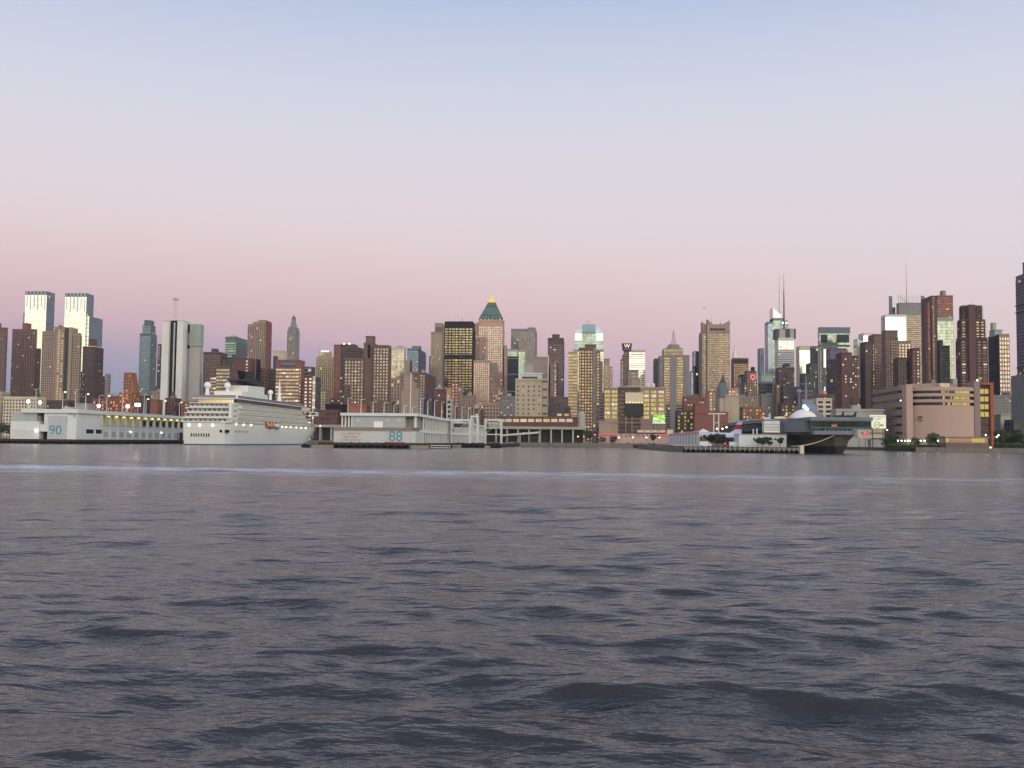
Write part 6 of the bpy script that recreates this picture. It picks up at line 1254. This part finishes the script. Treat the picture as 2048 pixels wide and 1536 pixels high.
# delta wing jet
YJ = 520.0
jr = thing('delta_jet', 'white delta wing airliner with red striped tail fin on the museum pier', 'aircraft', (PX(1458, YJ), YJ, 2.2))
jw = mat('jet_white', (216, 216, 224), rough=.35, var=.02, spec=.5); xt, zt_ = PX(1466, YJ, 868), PZ(872, YJ, 1466); xn = PX(1418, YJ, 872)
fu = Mb(); prof = [(.15, 0), (.9, 4), (1.35, 10), (1.4, 30), (1.1, 42), (.5, 49), (.08, 54)]; fu.lathe(prof, 0, 0, 14); f_ = fu.build('fuselage', jw, jr, origin=(0, 0, 0), smooth=True); po = parent_origin(jr)
f_.location = (xt+4-po[0], YJ-6-po[1], zt_-po[2]); f_.rotation_euler = (R(-90+1.5), 0, R(30))
ang_ = R(30); dirv = Vector((-math.sin(ang_), math.cos(ang_), .02)); lat = Vector((math.cos(ang_), math.sin(ang_), 0)); org = Vector((xt+4, YJ-6, zt_-.5))
wg = Mb()
for s_ in (-1, 1):
    pts = [org+dirv*3, org+dirv*4+lat*s_*12, org+dirv*9+lat*s_*12.6, org+dirv*22+lat*s_*5.5, org+dirv*40+lat*s_*1.2, org+dirv*40]
    pts = pts if s_ > 0 else pts[::-1]; wg = Mb(); n = len(pts); wg.v = [tuple(p) for p in pts]+[tuple(p-Vector((0, 0, .4))) for p in pts]
    wg.f = [tuple(range(n)), tuple(reversed(range(n, 2*n)))]+[((k+1) % n, k, n+k, n+(k+1) % n) for k in range(n)]; wg.r = [.5]*len(wg.f); wg.build('wing', jw, jr)
    e_ = Mb(); c0 = org+dirv*2+lat*s_*4.6; e_.bar(tuple(c0-Vector((0, 0, 1.2))), tuple(c0+dirv*11-Vector((0, 0, 1.1))), .95, .9, n=10); e_.build('engine', wallm('dgrey'), jr)
def fin(y0, y1, h, m_, nm, hb):
    pts = [org+dirv*y0+Vector((0, 0, 1.2+hb)), org+dirv*y1+Vector((0, 0, 1.2+hb)), org+dirv*(y0+(y1-y0)*.42)+Vector((0, 0, 1.2+hb+h)), org+dirv*y0+Vector((0, 0, 1.2+hb+h))]
    v = Mb(); n = 4; v.v = [tuple(p-lat*.2) for p in pts]+[tuple(p+lat*.2) for p in pts]; v.f = [(0, 1, 2, 3), (7, 6, 5, 4)]+[((k+1) % 4, k, 4+k, 4+(k+1) % 4) for k in range(4)]; v.r = [.5]*6; v.build(nm, m_, jr)
fin(1, 12, 2.6, jw, 'tail_fin', 0); fin(1, 8.6, 2.4, mat('tail_red', (168, 52, 66)), 'tail_fin_stripe', 2.61); fin(1, 5.6, 1.6, mat('tail_grey', (200, 196, 206)), 'tail_fin_tip', 5.02)
for a, s_ in ((6, -1), (6, 1), (34, 0)): p = org+dirv*a+lat*s_*3.5; Mb().bar((p.x, p.y, 2.2), (p.x, p.y, p.z), .3, n=6).build('undercarriage_leg', wallm('grey'), jr)
# white building, container, tent, vans and trees on the museum pier
r = thing('museum_hall', 'long low white hall on the museum pier with two thin chimneys', 'building', (PX(1540, 452), 452, 2.2))
xa, xb = PX(1478, 452, 880), PX(1573, 452, 880); zt = PZ(870, 452, 1530); Mb().box(xa, xb, 452, 466, 2.21, zt).build('wall', pw, r); Mb().box(xa-.2, xb+.2, 451.7, 466.3, zt+.001, zt+.35).build('roof', pg, r)
for px in (1506.5, 1514): x = PX(px, 456, 865); Mb().bar((x, 456, zt), (x, 456, PZ(858 if px < 1510 else 857, 456, px)), .28, n=8).build('chimney', pw, r)
r = thing('white_container', 'square white display box on a red base on the museum hall roof', 'container', (PX(1544, 458), 455, zt+.36))
xa, xb = PX(1529, 455, 855), PX(1560, 455, 855); Mb().box(xa-.6, xb+5, 455, 461, zt+.36, PZ(864.8, 455, 1544)).build('red_base', wallm('maroon'), r)
bxm = Mb().box(xa, xb, 455.5, 460.5, PZ(864.8, 455, 1544)+.01, PZ(841.5, 455, 1544)).build('box', mat('box_white', (204, 204, 194), var=.05), r); Mb().box(xa+.1, xb-.1, 455.3, 455.49, PZ(864.5, 455, 1544), PZ(862.5, 455, 1544)).build('light_strip', litm('white'), r)
for k in range(3): Mb().box(xa+.2, xb-.2, 455.38, 455.49, PZ(861-k*6, 455, 1544)-.1, PZ(861-k*6, 455, 1544)+.1).build('panel_joint', pg, bxm)
for k, (px, Y) in enumerate(((1516, 446), (1525, 445), (1538, 447), (1560, 446), (1432, 470), (1442, 468), (1420, 475), (1500, 470), (1493, 466))):
    tree(px, Y, 4.6 if k < 4 else 6, 3.2 if k < 4 else 5, ['first small round tree before the white museum hall', 'second small round tree before the white museum hall', 'third small round tree before the white museum hall', 'small round tree at the right end of the white museum hall', 'dark bush left below the delta jet nose', 'dark bush directly below the delta jet', 'dark bush between the tent and the delta jet', 'green tree at the left end of the white museum hall', 'green tree left of the white museum hall end'][k], ground=2.2, seed=1+k % 3)
r = thing('tent', 'pointed white canopy tent on the museum pier beside the flag fence', 'tent', (PX(1406, 500), 500, 2.2)); x = PX(1406.5, 500, 860); za = PZ(864, 500, 1406)
Mb().frust((x-2.6, x+2.8, 497.5, 502.5), za, (x-.1, x+.1, 499.9, 500.1), PZ(857.5, 500, 1406)).build('canopy', mat('canvas', (212, 208, 196), var=.03), r)
for dx, dy in ((-2.4, -2.2), (2.6, -2.2), (2.6, 2.2), (-2.4, 2.2)): Mb().bar((x+dx, 500+dy, 2.2), (x+dx, 500+dy, za), .08).build('pole', wallm('grey'), r)
def van(px, Y, col, label):
    x = PX(px, Y, 888); r = thing('van', label, 'van', (x, Y, 2.22)); bd = Mb().box(x-2.6, x+1.5, Y, Y+2, 2.6, 4.7).prism([(x+1.51, Y), (x+2.7, Y), (x+2.7, Y+2), (x+1.51, Y+2)], 2.6, [4.4, 3.5, 3.5, 4.4]).build('body', col, r)
    Mb().box(x+1.2, x+1.5, Y-.03, Y-.003, 3.6, 4.3).build('window', glassm('black'), bd)
    for a in (-1.7, 1.7): Mb().bar((x+a, Y-.05, 2.56), (x+a, Y+.3, 2.56), .36, n=10).build('wheel', wallm('black'), r)
van(1411, 462, mat('van_white', (208, 210, 216), var=.03), 'white van parked left of the dark bushes on the museum pier'); van(1471, 455, MATS['van_white'], 'white van parked below the delta jet tail'); van(1483, 455.5, mat('van_navy', (36, 38, 52), var=.03), 'dark blue van with a pale end right of the white van')
# small cranes mast rig
r = thing('mast_rig', 'white twin legged signal mast with a wide top yard behind the delta jet', 'mast', (PX(1433, 540), 540, 2.2))
for px in (1427.5, 1437.5): x = PX(px, 540, 850); Mb().bar((x, 540, 2.2), (x, 540, PZ(828, 540, px)), .28, n=6).build('mast_leg', pw, r)
xa, xb = PX(1416, 540, 829), PX(1451, 540, 829); z = PZ(828.5, 540, 1433); Mb().box(xa, xb, 539.7, 540.3, z, z+.5).build('top_yard', pw, r); Mb().box(PX(1427, 540, 842), PX(1438, 540, 842), 539.6, 540.4, PZ(846, 540, 1433), PZ(845, 540, 1433)).build('lower_yard', pw, r)
for px, py in ((1434, 857.5), (1445, 857.5), (1453, 854.5)): globe_lamp(px, py, 536, 'warm', 'warm lamp on the museum pier %s' % {1434: 'left of the delta jet', 1445: 'above the delta jet wing', 1453: 'highest, near the jet tail'}[px], 2.2, 'warm lamps of the museum pier')
# ------------------------------------------------------------------ aircraft carrier
cs = thing('aircraft_carrier', 'grey aircraft carrier moored bow out at the museum pier', 'aircraft carrier', (PX(1660, 430), 430, 0))
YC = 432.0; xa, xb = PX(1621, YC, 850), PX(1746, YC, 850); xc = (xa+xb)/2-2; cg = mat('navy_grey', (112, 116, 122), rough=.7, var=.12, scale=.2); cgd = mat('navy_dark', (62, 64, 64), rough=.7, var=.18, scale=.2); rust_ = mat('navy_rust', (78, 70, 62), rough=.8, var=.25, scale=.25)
zdk = PZ(834, YC, 1690); zdu = PZ(841.5, YC, 1690); L_ = 250.0
v = Mb(); v.prism([(xa, YC), (xb, YC), (xb, YC+L_), (xa-2, YC+L_), (xa-12, YC+150), (xa-12, YC+70), (xa, YC+45)], zdu+.01, zdk); v.build('flight_deck', cg, cs)
Mb().box(xa+.5, xb-.5, YC+.5, YC+4, PZ(857.5, YC, 1690), zdu).build('bow_gallery', mat('gallery_teal', (36, 58, 60), rough=.3), cs)
gw = Mb(); n = 18
for k in range(n): u = xa+1+k*(xb-xa-2)/n; gw.quad((u+.08, YC+.45, PZ(853.5, YC, 1690)), (u+(xb-xa-2)/n-.08, YC+.45, PZ(853.5, YC, 1690)), (u+(xb-xa-2)/n-.08, YC+.45, zdu-.4), (u+.08, YC+.45, zdu-.4))
gw.build('gallery_glazing', glassm('black'), cs, kind='stuff')
Mb().box(xa+.2, xb-.2, YC-.1, YC+.44, PZ(857.6, YC, 1690), PZ(854, YC, 1690)).build('gallery_balcony', mat('teal_band', (58, 96, 92)), cs)
Mb().box(PX(1663, YC-.3, 851), PX(1674, YC-.3, 851), YC-.3, YC-.12, PZ(853.5, YC, 1668), PZ(849, YC, 1668)).build('banner', mat('banner_orange', (200, 110, 92)), cs)
# flared hull by sections: y, half width at water, at knuckle, at top
def chull(z0, z1, k0, k1, m_, nm):
    v = Mb(); secs = [(0, .06), (4, .35), (12, .62), (30, .86), (60, 1), (L_-30, 1), (L_, .7)]
    for y, s_ in secs:
        for kk, z in ((k0, z0), ((k0+k1)/2*.92, (z0+z1)/2), (k1, z1)):
            h = 15.5*min(1, kk*(s_**(1/(.35+kk)))); yy = YC+y-(0 if z > 6 else 0)+(z1-z)*.28*(1-s_); v.v += [(xc-h, yy, z), (xc+h, yy, z)]
    for i in range(len(secs)-1):
        for j in range(2): a = i*6+2*j; v.f += [(a+1, a+7, a+9, a+3), (a+6, a, a+2, a+8)]
    for j in range(2): v.f.append((2*j, 2*j+1, 2*j+3, 2*j+2))
    v.f += [(i*6+4, i*6+5, i*6+11, i*6+10) for i in range(len(secs)-1)]; v.r = [.5]*len(v.f); return v.build(nm, m_, cs)
zk = PZ(892, YC, 1650); zh = PZ(869, YC, 1690); zg = PZ(857.6, YC, 1690)
chull(-2, zk, .62, .74, mat('hull_black', (36, 36, 36), rough=.7, var=.15), 'hull_bottom'); chull(zk+.001, zh, .74, 1.0, rust_, 'hull')
Mb().prism([(xc-5, YC+2), (xc+6, YC+2), (xc+14, YC+22), (xc+15, YC+L_), (xc-15, YC+L_), (xc-14, YC+22)], zh+.001, zg-.002).build('forecastle', cg, cs)
q = Mb()
for k in range(14): u = xa+1+k*(xb-xa-2)/13; q.bar((u, YC+2, zh), (u, YC+2, zg), .12, n=4)
q.build('gallery_strut', pw, cs, kind='stuff')
Mb().box(xa+1, xb-9, YC-1.5, YC+2, zh-.1, zh+1.5).build('bulwark', cg, cs)
# port side sponson and hangar side
Mb().prism([(xa-1, YC+8), (xa+2, YC+8), (xa+2, YC+60), (xa-5, YC+60), (xa-6, YC+25)], zh+1, zdu-.02).build('sponson', cg, cs)
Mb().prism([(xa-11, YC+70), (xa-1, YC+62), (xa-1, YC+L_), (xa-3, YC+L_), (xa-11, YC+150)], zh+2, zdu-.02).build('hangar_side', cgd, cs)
# mooring hawsers
hw_ = Mb(); p0 = Vector((xc-1, YC-.5, zh-.2)); p1 = Vector((PX(1594, YP+2, 893), YP+2, 3.0))
for j in range(3):
    pr_ = None
    for k in range(13):
        t = k/12; p = p0.lerp(p1+Vector((-j*1.2, 0, 0)), t); p.z -= 2.6*4*t*(1-t)*(1+.15*j)*.35
        if pr_ is not None: hw_.bar(tuple(pr_), tuple(p), .16, n=5, caps=False)
        pr_ = p
hw_.build('mooring_hawser', mat('hawser', (190, 178, 156)), cs)
ab = Mb().lathe([(.35, 0), (.5, .5), (.35, 1.4)], 0, 0, 8).build('anchor', wallm('dgrey'), cs, origin=(0, 0, 0)); ab.location = (xc+3-cs.location.x, YC+2.2-cs.location.y, zh-2.4)
# island on the far side of the deck
YI = 560.0; xi = PX(1622, YI, 800); zi = zdk
isl = Mb(); isl.box(xi-6, xi+6, YI, YI+26, zi+.01, zi+6.2).box(xi-4.2, xi+4.2, YI+3, YI+21, zi+6.21, zi+10.2); isl.build('island', mat('island_grey', (120, 124, 134), rough=.7, var=.1), cs)
Mb().box(xi-3, xi+3, YI+7, YI+18, zi+10.21, zi+13.2).build('island_bridge', MATS['island_grey'], cs)
im = Mb(); im.bar((xi, YI+12, zi+13), (xi, YI+12, zi+27), .7, .25, n=6); im.box(xi-4, xi+4, YI+11.8, YI+12.2, zi+18, zi+18.5).box(xi-3, xi+3, YI+11.8, YI+12.2, zi+22, zi+22.4); im.build('island_mast', MATS['island_grey'], cs)
Mb().ball((PX(1598, YI+8, 785), YI+8, PZ(783, YI+8, 1598)), 1.5, 12, 8).build('radar_dish', MATS['island_grey'], cs, smooth=True); Mb().bar((PX(1598, YI+8, 785), YI+8, zi+6), (PX(1598, YI+8, 785), YI+8, PZ(785, YI+8, 1598)), .3).build('radar_post', MATS['island_grey'], cs)
for dx, dz in ((-3.6, 9), (-2.4, 7.6)): Mb().ball((xi+dx, YI-.3, zi+dz), 1.0, 10, 6).build('island_floodlight', lampm('blue'), cs)
# tent dome and deck aircraft
td = thing('tent_dome', 'white inflated tent dome on the carrier flight deck', 'tent', (PX(1612, 470), 470, zdk)); x = PX(1613, 470, 828); v = Mb(); n = 20; m_ = 8
for i in range(n+1):
    t = i/n; hh = math.sin(math.pi*min(1, t*1.03))**.6*4.6 if 0 < t < 1 else .02
    for j in range(m_+1): a = math.pi*j/m_; v.v.append((x-6.6+13.2*t, 476-6*math.cos(a)*(hh/4.6)**.5, zdk+.02+hh*math.sin(a)*(1-.0*t)))
for i in range(n):
    for j in range(m_): a = i*(m_+1)+j; v.f.append((a, a+m_+1, a+m_+2, a+1)); v.r.append(.5)
v.build('shell', mat('tent_white', (220, 212, 204), var=.03), td, smooth=True); Mb().box(x-6.9, x+6.9, 469.6, 482.4, zdk, zdk+.25).build('skirt', cgd, td)
def fighter(px, Y, col, label, sc_=1.0, rot=0.0):
    x = PX(px, Y, 830); r = thing('jet_fighter', label, 'aircraft', (x, Y, zdk+.05), 'parked deck aircraft'); po = (x, Y, zdk+.05)
    f = Mb(); f.lathe([(.1, 0), (.6, 1.5), (.85, 5), (.8, 10), (.55, 13)], 0, 0, 10); b_ = f.build('fuselage', col, r, origin=(0, 0, 0), smooth=True); b_.location = (0, 0, 1.9); b_.rotation_euler = (R(90), 0, 0)
    for s_ in (-1, 1):
        w_ = Mb(); pts = [(s_*.6, -4, 1.9), (s_*4.8, -9.5, 1.9), (s_*4.8, -10.8, 1.9), (s_*.6, -10.5, 1.9)]; pts = pts if s_ < 0 else pts[::-1]
        w_.v = pts+[(a, b2, c-.18) for a, b2, c in pts]; w_.f = [(0, 1, 2, 3), (7, 6, 5, 4)]+[((k+1) % 4, k, 4+k, 4+(k+1) % 4) for k in range(4)]; w_.r = [.5]*6; w_.build('wing', col, r, origin=(0, 0, 0))
    t_ = Mb(); t_.v = [(-.1, -9.8, 2.4), (-.1, -13, 2.4), (-.1, -13.4, 5.2), (-.1, -12, 5.2), (.1, -9.8, 2.4), (.1, -13, 2.4), (.1, -13.4, 5.2), (.1, -12, 5.2)]; t_.f = [(0, 1, 2, 3), (7, 6, 5, 4), (0, 4, 5, 1), (1, 5, 6, 2), (2, 6, 7, 3), (3, 7, 4, 0)]; t_.r = [.5]*6; t_.build('tail_fin', col, r, origin=(0, 0, 0))
    for a, c in ((-1.2, -8), (1.2, -8), (0, -2)): Mb().bar((a, c, 0), (a, c, 1.6), .12).build('wheel_leg', wallm('black'), r, origin=(0, 0, 0))
    r.rotation_euler = (0, 0, rot); r.scale = (sc_,)*3
fighter(1470, 640, mat('jet_teal', (92, 130, 150)), 'blue grey fighter parked at the far left of the flight deck', 1.1, 2.2)
fighter(1502, 600, mat('jet_orange', (176, 110, 70)), 'orange tailed fighter parked on the left part of the deck', 1.1, 2.5)
fighter(1527, 560, mat('jet_pale', (196, 200, 206)), 'pale silver fighter with raised fin, mid deck', 1.1, 2.7)
fighter(1548, 530, mat('jet_cream', (214, 200, 160)), 'cream winged plane parked left of the tent dome', 1.0, 2.4)
fighter(1568, 500, mat('jet_red', (176, 82, 70)), 'red nosed plane directly left of the tent dome', .9, 1.9)
fighter(1665, 470, mat('jet_dark', (64, 62, 66)), 'dark plane at the bow deck right of the tent dome', .62, .4)
fighter(1683, 460, MATS['jet_dark'], 'dark small plane farthest right on the bow deck', .55, .8)
# ------------------------------------------------------------------ white billboard by the carrier, roadside stand
r = thing('white_billboard', 'white roadside billboard with dark lettering and a round emblem right of the carrier', 'billboard', (PX(1758, 640), 705, GROUND)); YB = 705.0
xa, xb = PX(1740, YB, 845), PX(1772, YB, 845); za, zb = PZ(857, YB, 1758), PZ(830, YB, 1758)
pnl = Mb().box(xa, xb, YB, YB+.5, za, zb).build('panel', mat('billboard_white', (222, 224, 200), var=.03, emit=(222, 226, 196), es=.3), r); ink = mat('ink', (112, 116, 104), var=0)
mtext('lettering', 'NEW INSIGHTS', pnl, ((xa+xb)/2+.2, YB-.05, PZ(834, YB, 1758)), 1.35, ink, .03); mtext('lettering', 'TO VISIT', pnl, ((xa+xb)/2-.5, YB-.05, PZ(838.6, YB, 1758)), 1.35, ink, .03)
for r0, r1 in ((2.1, 2.35), (1.55, 1.75)):
    v = Mb(); cx, cz = PX(1754, YB, 850), PZ(850, YB, 1754)
    for k in range(24):
        a0, a1 = 2*math.pi*k/24, 2*math.pi*(k+1)/24; v.quad((cx+r0*math.cos(a0), YB-.04, cz+r0*math.sin(a0)), (cx+r0*math.cos(a1), YB-.04, cz+r0*math.sin(a1)), (cx+r1*math.cos(a1), YB-.04, cz+r1*math.sin(a1)), (cx+r1*math.cos(a0), YB-.04, cz+r1*math.sin(a0)))
    v.build('emblem_ring', ink, pnl)
mtext('emblem_letters', 'USN', pnl, (cx, YB-.05, cz), 1.3, ink, .03); Mb().box(PX(1761, YB, 850), PX(1767, YB, 850), YB-.08, YB-.003, PZ(852.5, YB, 1764), PZ(848.5, YB, 1764)).build('red_patch', mat('patch_red', (206, 140, 120), var=0), pnl)
for px in (1745, 1766): Mb().box(PX(px, YB+.6, 865)-.3, PX(px, YB+.6, 865)+.3, YB+.51, YB+1.0, GROUND, za+1).build('post', wallm('dgrey'), r)
r = thing('petrol_stand', 'pinkish roadside kiosk with a red sign and blue stripe below the white billboard', 'kiosk', (PX(1748, 712), 712, GROUND)); YB = 712.0
xa, xb = PX(1716, YB, 870), PX(1768.5, YB, 870); z0 = GROUND
Mb().box(xa, xb, YB, YB+8, PZ(876, YB, 1740), PZ(858, YB, 1740)).build('wall', wallm('cream'), r); Mb().box(PX(1742, YB, 880), xb, YB+.3, YB+8, z0, PZ(878.5, YB, 1750)).build('shop_front', wallm('concrete'), r)
Mb().box(xa+2, xb+.1, YB-.3, YB-.01, PZ(868, YB, 1740), PZ(864.5, YB, 1740)).build('grey_band', wallm('mauve'), r); Mb().box(PX(1727, YB, 867), PX(1735, YB, 867), YB-.5, YB-.31, PZ(869.5, YB, 1731), PZ(864, YB, 1731)).build('red_sign', mat('sign_red', (226, 80, 96), var=0, emit=(230, 80, 96), es=.6), r)
Mb().box(PX(1742, YB, 877), xb+.05, YB-.25, YB-.01, PZ(878.4, YB, 1755), PZ(876.1, YB, 1755)).build('blue_stripe', mat('stripe_blue', (56, 60, 120), var=0), r)
for px in (1718, 1731): Mb().box(PX(px, YB+1, 880)-.25, PX(px, YB+1, 880)+.25, YB+1, YB+1.5, z0, PZ(876, YB, px)-.01).build('post', wallm('grey'), r)
# distant aeroplane
r = thing('aeroplane', 'tiny aeroplane flying above the winged roof tower', 'aircraft', (PX(1409, 2600, 617), 2600, PZ(617, 2600, 1409))); x, _, z = r.location
Mb().bar((x-4.5, 2600, z), (x+4.5, 2600, z+.3), .55, .5, n=8).build('fuselage', wallm('bluegrey'), r); Mb().box(x-.8, x+.8, 2594, 2606, z+.3, z+.5).build('wing', wallm('bluegrey'), r); Mb().box(x-4.6, x-3.6, 2599.9, 2600.1, z+.4, z+2).build('tail_fin', wallm('bluegrey'), r)
# small moored launch
r = thing('launch', 'small dark launch moored left of the museum pier', 'boat', (PX(1322, 840), 846, 0)); x = PX(1309, 846, 893)
Mb().prism([(x-5, 846), (x+4, 846), (x+6.5, 848), (x+4, 850), (x-5, 850)], -.3, 1.5).build('hull', wallm('dgrey'), r); cb = Mb().box(x-2.5, x+1.5, 846.8, 849.2, 1.51, 3.6).build('cabin', wallm('bluegrey'), r); Mb().box(x-2, x+1, 846.7, 846.79, 2.4, 3.2).build('window', glassm('dark'), cb); Mb().bar((x-.5, 848, 3.6), (x-.5, 848, 6.5), .08).build('mast', wallm('grey'), r)
r = thing('launch', 'pale grey launch moored at the near left corner of the museum pier', 'boat', (PX(1345, 520), 520, 0)); x = PX(1343, 520, 893)
Mb().prism([(x-3.4, 520), (x+2.6, 520), (x+4.2, 521.6), (x+2.6, 523.2), (x-3.4, 523.2)], -.3, 1.3).build('hull', wallm('bluegrey'), r); cb = Mb().box(x-1.8, x+1.0, 520.6, 522.6, 1.31, 2.9).build('cabin', wallm('grey'), r); Mb().box(x-1.5, x+.7, 520.5, 520.59, 1.9, 2.6).build('window', glassm('dark'), cb)
# ------------------------------------------------------------------ evening haze over the city
hz = Mb().box(-5000, 5000, -5000, 5000, -4.2, 440).build('haze', (lambda m: m)(bpy.data.materials.new('haze')))
hm = hz.data.materials[0]; hm.use_nodes = True; t = hm.node_tree; t.nodes.remove(t.nodes['Principled BSDF'])
pv = t.nodes.new('ShaderNodeVolumePrincipled'); pv.inputs['Color'].default_value = (0.86, 0.86, 0.92, 1); pv.inputs['Density'].default_value = 0.00005; pv.inputs['Anisotropy'].default_value = 0.2
t.links.new(pv.outputs[0], t.nodes['Material Output'].inputs['Volume'])
hz['kind'] = 'stuff'
